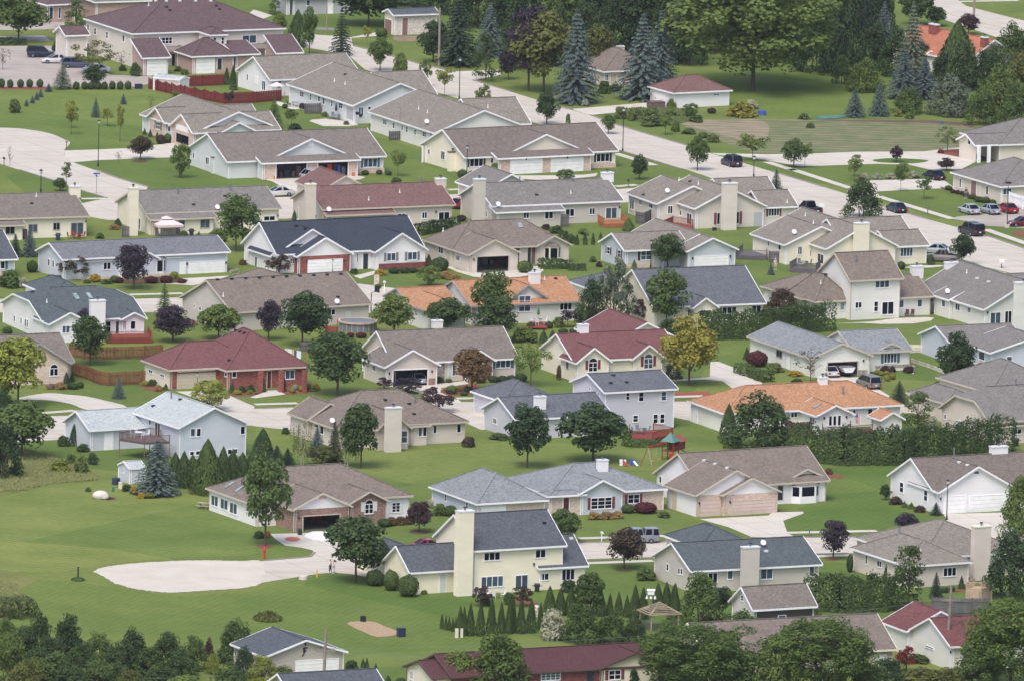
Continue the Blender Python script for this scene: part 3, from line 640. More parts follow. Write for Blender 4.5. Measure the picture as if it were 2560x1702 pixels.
# HOUSES (coordinates were surveyed per sheet A..P)
BR='brick_'
h=House('apartment_building','large two storey apartment building with a huge maroon hip roof beside the parking lot','A','taupe','maroon',th=16,cat='apartment building')
h.vol((1215,312),(2640,272),c=(760,182),z=5.5,roof='hip',r=(1600,-8))
h.vol((1310,537),(1575,527),d=5,z=2.9,roof='sh',r=(1300,352),wf='brick_block',ws='brick_block')
h.vol((1765,522),(2180,522),d=7,z=2.9,roof='hip',r=(1850,350),wf='brick_block',ws='brick_block')
h.vol((2160,505),(2400,498),d=6,z=2.9,roof='sh',p=.5,wf='brick_block',ws='brick_block')
h.vol((2541,492),(2796,485),d=5,z=2.9,roof='sh',r=(2520,318),wf='brick_block',ws='brick_block')
h.vol((1935,325),(2100,320),d=5,z=5.6,roof='hip',p=.6,oh=.25)
h.vol((600,330),(830,322),d=5,z=3.6,roof='gx',p=.5)
h.done()
h.garage(1358,548,1527,700);h.garage(1808,540,1970,690)
for x,y in ((803,222),(803,395)): h.win(x,y,x+18,y+70)
for x,y in ((866,255),(975,290)): h.win(x,y,x+22,y+72,1,2)
h.win(1128,320,1148,392);h.win(1455,342,1585,410,4,2);h.win(2228,322,2360,405,2,1,'glass_mid')
h.win(1960,345,1990,412,1,2);h.win(2035,342,2062,410,1,2)
h.door(2000,540,2040,640,'door_dark');h.door(1580,500,1608,620,'door_dark')
def balcony(h,x0,x1,yt,yb,m='wood_brown'):
 o=h.onwall(x0,yt,x1,yb)
 if not o: return
 P,n,u,w,hh=o;zb=P.z-hh/2;mb=MB();c=P+n*.75
 mb.box(c,u,n,w/2,.75,zb-.2,zb,m);mb.box(P+n*1.46,u,n,w/2,.04,zb+.95,zb+1.03,m)
 for sg in (-1,1): mb.box(c+u*(sg*(w/2-.04)),u,n,.04,.75,zb+.95,zb+1.03,m)
 k=int(w/.16)
 for i in range(k+1): mb.box(P+n*1.46+u*(-w/2+w*i/k),u,n,.025,.025,zb,zb+.95,m)
 for sg in (-1,1): mb.box(P+n*1.4+u*(sg*(w/2-.08)),u,n,.07,.07,0,zb-.2,m)
 mb.build('balcony',h.root)
balcony(h,1500,1640,402,478);balcony(h,2215,2430,392,455)
for x in (1435,1530,1655,1800,1940): h.vent(x,14,'white')
h.vent(1368,55);h.vent(1530,70,'black');h.vent(1560,100,'black');h.vent(1990,58,'black');h.vent(2020,90,'black')
h=House('apartment_building','brick apartment building with a maroon roof cut off at the top left corner','A','brick_block','maroon',th=14,cat='apartment building')
h.vol((430,48),(720,30),d=12,z=3.0,roof='hip',p=.5)
h.vol((385,20),(450,18),d=10,z=2.9,roof='hip',p=.5)
h.done();h.door(440,70,485,175,'door_dark');h.win(535,70,560,175)
h=House('apartment_building','brick apartment building behind the large maroon hip roof at the top edge','A','brick_block','brown',th=8,cat='apartment building')
h.vol((872,22),(1400,8),d=9,z=3.2,roof='hip',p=.4,wf='brick_block');h.done()
h=House('house','pale lavender house at the top edge of the photo behind the row of dark shrubs','B','greysid','brown',th=8)
h.vol((330,-12),(900,-22),d=9,z=2.8,roof='gx',p=.45,ws='white');h.vol((270,-10),(340,-12),d=6,z=2.8,roof='gx',p=.45);h.done()
h.win(460,0,498,58);h.door(662,0,705,112,'door_white');h.win(668,10,690,50)
h=House('brick_garage','small whitewashed brick garage with a blue grey gable roof and brown doors beside the spruces','B','brick_white','slate',th=9,cat='garage')
h.vol((1265,142),(1695,126),c=(1160,106),z=3.4,r=(1420,76),ws='beige');h.done()
h.door(1345,165,1395,310,'door_brown');h.door(1190,172,1250,300,'door_brown')
h=House('house','brown roofed house half hidden behind two blue spruces with a white stone chimney','C','tan','rosebrown',th=12)
h.vol((840,660),(1400,640),d=13,z=2.5,roof='hip',r=(1000,440));h.done()
h.win(850,690,885,745);h.door(905,685,960,778,'door_tan');h.chase(975,1030,430,700,'brick_tan')
h=House('garage','white detached garage with a low brown hip roof standing on the lawn','C','white','rust',th=22,cat='garage')
h.vol((1485,858),(2032,830),c=(1245,792),z=2.5,roof='hip',r=(1650,690));h.done()
h.win(1850,862,1908,884,2);h.panel(1320,850,1440,930,'door_white','garage_door')
h=House('house','bright orange roofed house with two red brick chimneys hidden among the top right trees','D','white','brickorange',th=-54,fix=True)
h.vol((1120,432),(1830,576),d=11,z=2.8,r=(1600,272));h.vol((1452,502),(1545,516),d=5,z=2.8,roof='gy',p=.8,th=15);h.done()
h.roofchim(1480,1545,225,320,'brick_red');h.roofchim(1955,1995,345,440,'brick_red')
h=House('brick_house','brick and cream house with several gables and an open garage by the cul de sac','A','brick_pink','taupe',th=13)
h.vol((1772,1228),(2590,1195),c=(1552,1158),z=2.7,r=(1800,1047))
h.vol((1512,1132),(2400,1100),c=(1343,1073),z=2.7,r=(1520,988))
h.vol((1800,1218),(2590,1190),d=21,z=2.7,roof='gy',r=(2190,1030),wf='palegrey',ws='palegrey')
h.vol((2000,1240),(2400,1220),d=8,z=2.5,roof='gy',r=(2185,1128),wf='palegrey',ws='palegrey')
h.done()
h.win(1436,1115,1476,1200,2,2,shut=('dark','b'));h.win(1545,1155,1572,1220);h.panel(1620,1140,1735,1230,'siding_white','gable_siding');h.panel(1625,1225,1735,1340,'glass','garage_shade_panel')  # dark panel flat on the wall stands in for the shaded open garage
h=House('house','white gabled house with a long taupe roof beside the dark red fence','B','white','taupe',th=14)
h.vol((130,738),(985,700),c=(-191,642),z=2.7,r=(300,508));h.done()
h.win(-85,680,-70,745);h.win(55,740,90,840,2);h.win(200,745,228,810,frame='trim_grey');h.door(-10,705,12,780,'door_white')
h=House('house','long pale grey house with a furnished patio and hanging flower baskets below the red fence','B','palegrey','taupe',th=18)
h.vol((890,972),(1760,942),c=(270,782),z=3.0,roof='gy',r=(1325,766));h.vol((1200,888),(1672,862),d=12,z=3.0,r=(1400,653));h.done()
for x0,y0,x1,y1,k in ((405,838,442,902,2),(495,865,514,930,1),(572,885,592,942,1),(614,900,634,968,1),(690,925,709,990,1),(763,942,800,1010,2)): h.win(x0,y0,x1,y1,k,2)
h.win(1028,982,1058,1012);h.panel(835,985,895,1110,'siding_greysid','porch_dark_panel',.03);h.win(940,985,990,1075,2,pane='glass_mid')  # flat darker panel in place of the recessed porch corner
h.vent(722,752);h.vent(820,780);h.vent(823,690,'black')
h=House('house','pale grey house with a grey lattice screen and a roof antenna above the cream duplex','B','offwhite','taupe',th=18)
h.vol((1640,1226),(2560,1195),c=(1020,1038),z=3.0,roof='gy',r=(2100,1016));h.vol((2030,1160),(2536,1142),d=12,z=3.0,r=(2200,899));h.done()
for x0,y0,x1,y1,k in ((1170,1095,1206,1160,2),(1259,1130,1279,1190,1),(1338,1150,1356,1205,1),(1382,1163,1399,1225,1),(1457,1188,1476,1250,1),(1534,1208,1569,1270,2),(1600,1222,1626,1255,1)): h.win(x0,y0,x1,y1,k,2)
h.vent(1497,1008);h.vent(1578,1040);h.vent(2133,990);h.dish(1570,1150)
def antenna(h,x,y):
 P,n=h.onroof(x,y)
 if P is None: return
 mb=MB();mb.tube([P,P+V((0,0,1.9))],[.03,.025],'metal_grey',6)
 mb.beam(P+V((-.7,0,1.75)),P+V((.7,.2,1.75)),.04,.04,'metal_grey')
 for k in range(-3,4): mb.beam(P+V((k*.2,-.4+abs(k)*.06,1.75)),P+V((k*.2,.4-abs(k)*.06,1.75)),.025,.025,'metal_grey')
 mb.build('antenna',h.root)
antenna(h,1325,1100)
h=House('duplex_house','pale grey duplex with two open garages and a silver minivan on its driveway','B','palegrey','brown',cat='house')
h.vol((-266,1492),(1210,1440),c=(-641,1362),z=2.65,r=(300,1203),gap=(80,915,1560))
h.vol((130,1466),(890,1438),d=9,z=2.8,roof='gy',r=(515,1277),walls=False)
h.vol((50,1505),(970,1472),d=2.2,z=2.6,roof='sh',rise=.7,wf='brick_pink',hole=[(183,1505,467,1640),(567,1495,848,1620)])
h.done()
h.win(988,1458,1116,1545,3,shut=('teal','b'),sw=.35);h.panel(925,1548,1180,1600,'brick_pink')
h.win(-462,1440,-430,1525,2);h.win(-580,1400,-563,1468);h.panel(480,1300,530,1350,'trim_white','gable_vent',.03);h.valley(270,1210,52,1484)
h.chase(-400,-318,1450,1600,'palegrey',.7,'shingle_brown')
h=House('duplex_house','cream duplex with a white pediment above two white garage doors','B','cream','warmbrown',cat='house')
h.vol((1920,1454),(3346,1393),c=(1500,1334),z=2.65,r=(2400,1162))
h.vol((2310,1420),(3030,1389),d=9,z=2.8,roof='gy',r=(2671,1237))
h.vol((2225,1462),(3116,1426),d=2.2,z=2.6,roof='sh',rise=.7,wf='brick_pink')
h.done()
h.garage(2345,1462,2630,1600);h.garage(2718,1452,3006,1590)
h.win(3131,1410,3252,1495,3,shut=('dark','b'),sw=.35);h.panel(3068,1500,3312,1560,'brick_pink')
h.win(1584,1370,1603,1428);h.win(1704,1385,1740,1478,2);h.win(1965,1457,2091,1540,3,shut=('dark','b'),sw=.35);h.win(2155,1458,2196,1505,pane='glass_mid')
h.valley(2425,1180,2222,1440);h.lamp(2485,1465);h.lamp(2865,1450);h.chase(1780,1850,1400,1580,'cream',.7,'shingle_warmbrown')
for x in (1530,1562): h.post(x,1345,1500)
h=House('office_building','low office building with a grey roof and a white columned porch at the right edge','D','beige','grey',th=18,cat='office building')
h.vol((2120,1335),(3300,1290),c=(1762,1217),z=2.7,roof='hip',p=.42)
h.vol((1905,1340),(2700,1335),d=7,z=2.7,roof='gx',r=(2100,1225),walls=False);h.done()
for x in (1938,2030): h.post(x,1345,1500,w=.45)
h.win(1842,1258,1866,1340);h.win(1908,1285,1924,1310);h.valley(2165,1228,2230,1140)
h=House('office_building','beige office building with narrow windows and a small entrance gable by the car park','H','beige','grey',th=18,cat='office building')
h.vol((2138,152),(2900,122),c=(1672,24),z=2.8,roof='hip',p=.42);h.vol((1945,98),(2200,85),d=3,z=2.75,roof='hip',p=.1,trim=False);h.done()
h.win(1762,72,1782,165);h.win(2008,140,2030,232);h.door(1872,95,1918,220,'door_brown');h.win(2150,165,2240,230,2,pane='glass_mid')
h=House('house','beige house with a brown roof and red patio furniture at the left edge','E','cream','brown','trim_tan')
h.vol((-400,458),(832,422),d=15,z=3.1,r=(400,208));h.vol((-400,522),(240,499),d=2.6,z=2.3,roof='sh',rise=.8);h.done()
h.win(48,510,136,592,2,frame='trim_grey');h.win(260,495,345,572,2,frame='trim_grey');h.win(488,482,552,552,2,frame='trim_grey');h.win(650,480,768,596,2,frame='trim_tan',name='patio_door')
h.vent(335,240,'pipe');h.vent(292,310,'black');h.lamp(790,470)
h.roofchim(650,740,150,212,'cream',1.0);h.panel(207,540,240,655,'wood_brown','privacy_screen',.5)
h=House('house','beige house with a brown roof behind a pink topped canvas gazebo','E','cream','grey','trim_tan',th=14)
h.vol((1346,397),(2600,362),c=(1050,300),z=3.1,r=(1800,166));h.vol((1380,457),(2000,438),d=2.4,z=2.4,roof='sh',rise=.75);h.done()
h.chase(1190,1268,165,605,'cream',1.0,'trim_cream');h.win(1645,460,1700,527,2,frame='trim_grey');h.win(1843,450,1929,532,2,pane='glass_mid',frame='trim_grey');h.win(1277,440,1293,555)
h.win(2426,418,2532,470,2,name='patio_door');h.vent(1635,225,'stack');h.vent(2120,190,'stack');h.vent(1780,320,'black');h.vent(2068,243,'black');h.dish(2000,372);h.lamp(2556,418)
h=House('house','long pale grey house with a grey roof and white garage behind two purple leaved trees','E','lightblue','coolgrey')
h.vol((574,822),(2132,774),c=(318,748),z=3.05,r=(1200,632));h.vol((590,846),(1692,806),d=1.2,z=2.6,roof='sh',rise=.42);h.vol((1090,832),(1480,812),d=6,z=2.65,roof='gy',r=(1285,704));h.done()
h.win(442,810,461,887);h.win(483,823,501,902);h.win(948,845,1021,918,2);h.bay(1378,825,1516,930,'trim_white',.6);h.garage(1738,835,2062,982);h.door(1658,850,1702,985,'door_white')
h.panel(745,945,1650,1012,'brick_tan');h.lamp(1720,860);h.lamp(2078,850);h.valley(1175,682,1085,826)
h=House('house','white house with a slate blue clipped gable roof two skylights and a white chimney','E','white','teal',th=18)
h.vol((385,1384),(1348,1354),c=(-10,1218),z=2.85,roof='jerk',r=(600,1072));h.vol((450,1416),(845,1392),d=7,z=2.75,roof='gy',r=(640,1306));h.vol((1116,1370),(1358,1360),d=4,z=2.8,roof='gy',r=(1236,1305));h.vol((470,1160),(880,1135),d=12,z=2.75,roof='hip',p=.5);h.done()
h.chase(835,965,1200,1570,'white',.9)
h.sky((665,1140),(700,1136),(735,1188),(700,1192));h.sky((788,1134),(822,1131),(858,1182),(824,1186))
for x,y0,y1 in ((136,1330,1398),(197,1350,1420),(236,1362,1447),(254,1370,1450)): h.win(x-7,y0,x+7,y1)
h.win(570,1425,643,1500,2);h.win(968,1385,1021,1490,1,2);h.door(1065,1388,1092,1500,'door_dark');h.win(1131,1382,1161,1466);h.win(1198,1382,1248,1466);h.vent(300,1125,'black');h.vent(430,1215);h.valley(485,1266,392,1376);h.valley(1160,1290,1116,1358)
h=House('house','slate roofed brick house with a teal shutter cut off at the left edge','E','brick_tan','slate',th=16)
h.vol((-500,840),(168,820),d=13,z=2.8,p=.5,wf='lightblue');h.done();h.win(3,836,46,910,shut=('teal','r'));h.panel(-200,925,135,975,'brick_tan')
h=House('house','long brown roofed house with a row of black ridge vents behind the round pool','E','greybeige','rosebrown','trim_tan')
h.vol((2140,1310),(3436,1247),c=(1640,1184),z=2.75,r=(2500,972));h.vol((2460,1120),(2900,1100),d=13,z=2.7,roof='hip',p=.5);h.done()
for x,y in ((2000,1010),(2130,1004),(2260,998),(2386,993),(2513,988),(2636,981),(2759,977),(2888,971),(3011,965),(3136,959)): h.vent(x,y,'black')
h.vent(2055,1160);h.win(1782,1230,1796,1271);h.win(1834,1250,1853,1295);h.win(3009,1275,3087,1338,2);h.door(3176,1295,3236,1382,'door_pale');h.door(2195,1318,2232,1400,'door_pale');h.dish(3100,1240);h.vent(3110,1170,'black')
h=House('house','beige house with a brownish red roof and two chimneys above the navy roofed house','F','tan','rust','trim_tan',th=14)
h.vol((612,363),(1842,324),c=(310,262),z=3.15,r=(1100,126));h.vol((650,418),(1290,396),d=2.4,z=2.4,roof='sh',rise=.75);h.vol((590,190),(1060,170),d=10,z=2.7,roof='gy',p=.52);h.done()
h.chase(463,545,130,560,'tan',1.0,'trim_cream');h.win(1525,383,1576,447,2);h.win(1300,395,1382,440,2);h.win(1677,380,1782,490,2,name='patio_door');h.win(548,400,562,452);h.lamp(1655,383);h.win(380,340,390,455)
h.roofchim(1665,1750,80,112,'tan',1.0);h.vent(750,210,'stack');h.vent(1322,205,'pipe');h.vent(1037,275,'pipe');h.vent(1518,120,'stack');h.dish(670,392)
for x0 in (700,905,1100): h.win(x0,432,x0+75,470,2)
h=House('house','white house with a dark navy roof and three front gables over red brick','F','white','navy',th=18)
h.vol((190,778),(1562,716),c=(-141,674),z=2.8,r=(700,448));h.vol((190,768),(845,742),d=7,z=2.75,roof='gy',r=(515,541));h.vol((375,794),(904,772),d=2.4,z=2.6,roof='gy',r=(648,619),wf='brick_red',ws='brick_red')
h.vol((1097,754),(1589,720),d=8,z=2.75,roof='gy',r=(1355,577));h.vol((130,792),(205,788),c=(-86,722),z=2.3,roof='shl',rise=1.2);h.done()
def gable_panel(h,i,m,name='gable_siding'):
 v=h.vols[i];k=.42;P=V((v['A'].x,v['A'].y,0))+v['uy']*(k-.012);w,z=v['w'],v['z'];s=v['rise']/(w/2)
 def L(x,zz): return P+v['ux']*x+V((0,0,zz))
 zb=z-.1;mb=MB();mb.poly([L(k,zb),L(w-k,zb),L(w-k,zb+s*k),L(w/2,z+v['rise']-.12),L(k,zb+s*k)],m);mb.build(name,h.root)
gable_panel(h,2,'siding_white');h.garage(480,818,790,952);h.panel(1130,842,1556,912,'brick_maroon')
h.win(1202,757,1286,838,2,shut=('grey','b'),pane='glass_mid');h.win(1394,747,1482,830,2,shut=('grey','b'),pane='glass_mid');h.door(985,765,1030,885,'door_dark');h.win(926,768,940,850);h.win(313,812,352,862,2,2);h.win(-8,790,12,920);h.lamp(465,838);h.lamp(808,830)
h.vent(370,516,'black');h.vent(455,542,'black')
h=House('house','tan hip roofed house with an open garage and a bay window','F','tan','rosebrown','trim_tan',th=18)
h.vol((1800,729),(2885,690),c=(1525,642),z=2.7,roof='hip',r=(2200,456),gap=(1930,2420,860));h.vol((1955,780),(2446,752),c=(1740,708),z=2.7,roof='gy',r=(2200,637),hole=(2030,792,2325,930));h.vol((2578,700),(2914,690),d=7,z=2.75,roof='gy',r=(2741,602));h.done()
h.win(1682,695,1724,777,2);h.door(1763,757,1781,850,'door_tan');h.win(1844,775,1878,843,2);h.bay(2660,710,2792,805,'trim_cream',.6);h.door(2500,712,2528,832,'door_dark');h.panel(2532,712,2585,840,'wood_brown','porch_dark_panel',.03)  # flat darker panel filling the entry beside the door
h.vent(1722,545);h.sky((2396,490),(2440,488),(2462,528),(2420,532));h.lamp(2003,822)
h=House('house','greige house with a grey roof and a small cedar deck with sliding doors','G','greybeige','grey',th=14)
h.vol((-185,332),(1037,278),c=(-500,222),z=3.15,r=(400,88));h.vol((-151,390),(490,356),d=2.4,z=2.45,roof='sh',rise=.75);h.vol((-270,190),(260,165),d=10,z=2.7,roof='gy',p=.5);h.done()
h.chase(-345,-252,85,560,'greybeige',1.0)
h.win(102,380,158,447,2);h.win(299,375,379,452,2);h.win(490,352,574,430,2);h.win(709,345,764,411,2);h.win(860,340,967,452,2,name='patio_door');h.win(-242,370,-228,435);h.lamp(990,340)
h.roofchim(840,935,25,88,'white',1.0);h.vent(70,120,'stack');h.vent(557,105,'stack');h.vent(226,230,'black');h.vent(541,212,'pipe');h.dish(-128,345)
h=House('house','off white house with a tall front chimney and dark red shutters below the diagonal street','G','taupe','taupe',th=17)
h.vol((1680,354),(2350,338),c=(1300,240),z=3.1,roof='gy',r=(1995,168));h.vol((1330,308),(2005,290),c=(1040,218),z=3.1,roof='gy',p=.42);h.vol((1990,318),(2500,300),d=12,z=3.0,r=(2200,64));h.vol((2300,345),(2636,312),d=8,z=2.8,r=(2500,176));h.done()
h.chase(1940,2066,122,552,'taupe',.9)
h.win(1085,255,1126,370,2,name='patio_door');h.win(1172,270,1198,330,2);h.win(1262,300,1298,360,2);h.win(1431,325,1479,405,2);h.win(1546,365,1564,425);h.win(1610,388,1656,510,2,name='patio_door')
h.win(1884,390,1914,500,shut=('red','l'));h.win(2062,380,2091,495,shut=('red','r'));h.win(2360,328,2460,425,4,shut=('red','b'),sw=.3);h.panel(2225,385,2300,500,'siding_greysid','porch_dark_panel',.03)  # flat darker panel where the right porch is set back
h.vent(1537,72);h.vent(1715,130);h.vent(1640,108,'black');h.dish(1428,220);h.vent(1210,230,'black');h.vent(1538,268,'black');h.vent(2533,298,'pipe')
h=House('house','grey blue house with a white garage door and a rounded gable vent','G','bluegrey','taupe',th=15)
h.vol((1035,740),(1650,718),c=(790,664),z=2.7,r=(1200,566));h.vol((1520,706),(1960,690),c=(1090,578),z=2.75,roof='gy',r=(1740,582));h.vol((1610,747),(2088,725),d=4.2,z=2.7,roof='gy',r=(1850,622));h.done()
h.garage(1683,785,1985,888);h.win(874,700,904,778,1,2,shut=('dark','b'),sw=.35);h.win(974,730,1001,810,1,2,shut=('dark','b'),sw=.35);h.win(1183,738,1282,830,2,2,shut=('dark','l'));h.panel(1050,845,1310,905,'brick_tan');h.win(1815,640,1868,672,pane='trim_cream',arch=True,name='gable_vent');h.lamp(1660,810);h.lamp(2008,790);h.valley(1530,560,1480,640)
h=House('house','cream house with a tall white front chimney and grey board screen beside the parked vans','H','cream','taupe',th=17)
h.vol((535,724),(1205,706),c=(-40,565),z=3.0,roof='gy',r=(868,520));h.vol((150,687),(830,670),c=(-171,590),z=3.0,roof='gy',p=.42);h.vol((700,690),(1385,642),d=12,z=2.95,r=(900,433));h.vol((1120,705),(1493,690),d=8,z=2.75,r=(1350,542));h.done()
h.chase(800,925,488,905,'cream',.9)
h.win(273,700,312,777,2);h.win(384,733,411,798,2);h.win(458,760,514,870,2,name='patio_door');h.win(0,645,13,705);h.win(96,672,122,742);h.win(1217,708,1332,797,4,pane='glass_mid');h.vent(418,490);h.vent(345,420);h.dish(240,600)
h=House('two_storey_house','purplish brown roofed two storey house with a concrete patio and two patio chairs','H','offwhite','rosebrown','trim_tan',th=13)
h.vol((755,1018),(1252,990),c=(455,920),z=5.75,r=(850,748));h.vol((310,1182),(850,1160),c=(-60,1010),z=2.7,roof='hip',p=.5);h.vol((430,1210),(790,1198),d=9,z=2.7,roof='hip',r=(580,940));h.vol((970,1186),(1530,1164),d=11,z=2.75,r=(1350,952));h.done()
h.win(984,1010,1117,1087,3,pane='glass_mid');h.win(492,1218,538,1300,pane='glass_pale');h.win(661,1212,704,1290,pane='glass_pale');h.win(800,1208,863,1272,2);h.win(974,1205,1013,1302,1,2);h.win(1046,1205,1158,1332,2,name='patio_door');h.win(1205,1190,1251,1267,pane='glass_mid');h.win(1371,1185,1419,1262,pane='glass_mid');h.win(325,1185,350,1262,pane='glass_mid')
h.roofchim(1330,1430,885,972,'white',.9);h.vent(810,845,'stack');h.vent(485,1040);h.vent(530,955,'black');
h=House('house','pale taupe house with glass patio doors and a big pale chimney at the right edge','H','offwhite','grey',th=17)
h.vol((1985,1282),(2800,1258),c=(1330,1115),z=2.85,roof='gy',r=(2390,1020));h.vol((1662,1192),(2400,1175),c=(1500,1145),z=2.85,roof='gy',p=.42);h.vol((2240,1122),(3000,1095),d=12,z=2.8,r=(2300,948));h.done()
h.chase(2275,2420,1035,1500,'offwhite',.9)
h.win(1492,1178,1519,1225,2);h.win(1600,1190,1634,1265);h.win(1726,1220,1768,1300,2);h.win(1838,1255,1868,1320,2);h.win(2043,1303,2142,1415,2,name='patio_door');h.win(2177,1290,2243,1408,2,name='patio_door');h.lamp(2018,1308);h.vent(1830,945);h.vent(1925,1000,'white');h.vent(2030,1030,'white');h.dish(1650,1145);h.roofchim(1640,1750,850,890,'white')
h=House('house','orange roofed white house with a recessed glazed porch and a patio','G','offwhite','orange','trim_grey',th=18)
h.vol((-946,1240),(-500,1222),c=(-1191,1160),z=2.8,r=(-900,1076));h.vol((-756,1306),(-396,1290),c=(-1000,1230),z=2.9,roof='gy',r=(-576,1192));h.vol((-376,1252),(662,1186),d=13,z=2.8,r=(100,985));h.vol((-72,1222),(374,1198),d=7,z=2.9,roof='gy',r=(150,1052));h.done()
h.roofchim(170,260,945,1045,'white',.8);h.win(437,1210,551,1290,3);h.win(60,1150,172,1305,2,3);h.vent(400,1000,'black');h.vent(300,1005)
h.valley(-376+18,1240,-556,1012,'trim_grey')
h=House('house','cream house with a large steel blue gable roof behind the clipped arborvitae hedge','G','cream','steel',th=17)
h.vol((1300,1262),(2345,1216),c=(892,1102),z=2.9,r=(1600,894));h.vol((1662,1270),(1910,1254),d=7,z=2.75,roof='gy',r=(1785,1172));h.vol((760,1110),(1240,1085),d=10,z=2.7,roof='hip',p=.42);h.done()
h.win(1723,1285,1832,1350,2,name='patio_door');h.win(1890,1253,2066,1325,4);h.win(2204,1240,2292,1327,2);h.vent(1390,910,'stack');h.win(1614,1275,1656,1355,2)
h=House('house','tan house with brown brick trim an open garage and a bronze leaved tree in front','J','tan','brown',th=17)
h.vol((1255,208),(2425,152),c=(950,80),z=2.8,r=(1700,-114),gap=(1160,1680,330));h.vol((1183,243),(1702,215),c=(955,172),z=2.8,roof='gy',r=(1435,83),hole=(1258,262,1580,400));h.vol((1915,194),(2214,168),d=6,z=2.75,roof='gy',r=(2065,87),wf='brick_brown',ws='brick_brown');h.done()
h.win(1072,215,1104,283,2);h.win(2203,165,2342,250,3,shut=('teal','b'),pane='glass_mid',sw=.45);h.panel(1660,195,1735,370,'stone_grey','stone_facing',.05,.8);h.door(1770,192,1800,325,'door_pale');h.win(1805,195,1835,320,pane='glass_mid');h.panel(1587,340,1648,405,'brick_brown');h.roofchim(1630,1718,-185,-118,'offwhite',.8);h.lamp(1226,297);h.lamp(1618,277);h.win(2030,180,2090,280,pane='glass_mid',arch=True)
h=House('house','cream house with a burgundy red roof arched windows and red shutters','K','cream','burgundy',th=16)
h.vol((560,186),(1560,142),d=11.5,z=2.85,r=(900,-88));h.vol((590,206),(924,193),d=6,z=2.8,roof='gy',r=(752,62));h.vol((1107,170),(1418,155),d=6,z=2.8,roof='gy',r=(1265,37));h.vol((930,10),(1560,-30),d=13,z=2.8,roof='gy',r=(1215,-170));h.done()
h.win(702,150,787,285,2,2,arch=True,shut=('red','b'));h.win(1212,112,1298,258,2,2,arch=True,shut=('red','b'));h.win(502,182,521,258,frame='trim_grey');h.valley(618,18,560,170);h.valley(1178,12,1112,150)
h.roofchim(620,705,-148,-78,'white',.9)
h=House('two_storey_house','lavender grey two storey house with a steel blue roof and a red wooden deck','K','lavender','steel',th=15)
h.vol((850,474),(1532,442),c=(525,374),z=5.5,r=(1000,283));h.vol((30,724),(930,692),c=(-291,604),z=2.8,r=(300,492));h.vol((-80,560),(440,540),d=10,z=2.7,roof='hip',p=.5);h.done()
h.win(1048,472,1082,543,1,2);h.win(1163,465,1214,558,1,2);h.win(1370,460,1422,550,1,2);h.win(1110,678,1162,748,1,2);h.win(1296,668,1344,760,1,2);h.win(1359,666,1406,758,1,2);h.win(788,466,802,538);h.win(712,422,726,456);h.win(503,725,562,810,1,2);h.win(-172,700,-138,768,2)
h.roofchim(220,312,510,628,'white',.8);h.vent(932,318,'black');h.vent(908,388,'black');h.vent(1055,382,'black')
h=House('house','orange roofed hip house with a maroon deck and privacy fence behind the tall hedge','L','sunwhite','orange',th=18)
h.vol((-400,668),(1263,594),c=(-746,552),z=2.8,roof='hip',r=(300,382));h.vol((442,690),(809,666),d=7,z=2.8,roof='gy',r=(630,588));h.vol((1037,727),(1265,712),d=4,z=2.1,roof='gy',r=(1162,653));h.done()
h.win(207,650,271,705,2);h.win(557,685,589,780);h.win(597,685,629,778);h.win(639,680,671,778);h.win(916,618,962,700);h.win(778,625,806,685);h.door(-685,602,-648,758,'door_white');h.roofchim(475,548,335,400,'white',.8);h.vent(690,488,'stack');h.sky((410,615),(425,620),(497,580),(482,573));h.valley(405,516,300,632);h.lamp(515,705);h.lamp(720,697)
h.win(385,690,432,775,2,pane='glass_mid')
h=House('house','grey roofed house with a boat under a cover inside its open garage','L','sunwhite','silver','trim_tan',th=18)
h.R.mats=[];h.roof='shingle_paleblue'
h.vol((398,163),(974,139),c=(-206,-30),z=2.7,roof='gy',r=(685,22),hole=(545,192,825,322));h.vol((800,114),(1340,84),d=11,z=2.75,r=(900,-103));h.vol((1018,84),(1262,70),d=3.5,z=2.95,roof='gy',r=(1140,20),oh=.3);h.done()
h.win(78,75,132,160,2,frame='trim_grey');h.door(170,130,210,282,'door_white');h.win(1065,105,1186,205,4,shut=('teal','b'));h.panel(985,210,1312,250,'stone_grey','stone_facing');h.panel(828,262,915,312,'stone_grey','stone_facing');h.lamp(877,180);h.win(640,60,700,102,pane='trim_cream',arch=True,name='gable_vent')
h=House('house','light blue house with a small back deck at the right edge of the photo','L','lightblue','grey',th=14)
h.vol((1700,52),(2400,30),d=12,z=2.7,r=(2000,-155));h.vol((2042,110),(2900,85),d=10,z=2.75,roof='gy',r=(2450,-40));h.done()
h.win(2193,138,2247,222,1,2);h.win(1943,65,1997,187,frame='trim_white',name='patio_door')
h=House('house','taupe house with a clipped gable and a covered back porch behind the long hedge','L','tan','grey','trim_tan',th=18)
h.vol((2040,750),(3100,705),c=(1560,628),z=3.1,roof='jerk',r=(2300,398));h.vol((2050,480),(2800,445),d=15,z=2.7,roof='hip',p=.5);h.vol((1640,580),(2000,560),d=11,z=2.7,roof='hip',p=.5);h.vol((1975,795),(2900,760),d=2.0,z=2.5,roof='sh',rise=.1,walls=False);h.done()
h.win(1750,725,1808,825,3);h.win(1880,727,1912,790,arch=True,pane='glass_mid');h.win(1622,668,1641,720);h.win(2104,805,2160,862);h.win(2254,803,2334,858,2);h.vent(2280,412,'stack')
h=House('brick_house','red hip roofed brick house with a porch beside the brown board fence','I','cream','burgundy','trim_tan',th=17)
h.vol((1552,267),(2400,236),c=(1292,184),z=2.75,roof='hip',r=(1800,3),wf='brick_red');h.vol((2080,272),(2862,244),d=15,z=2.75,roof='hip',r=(2250,-112),wf='brick_red',ws='brick_red');h.done()
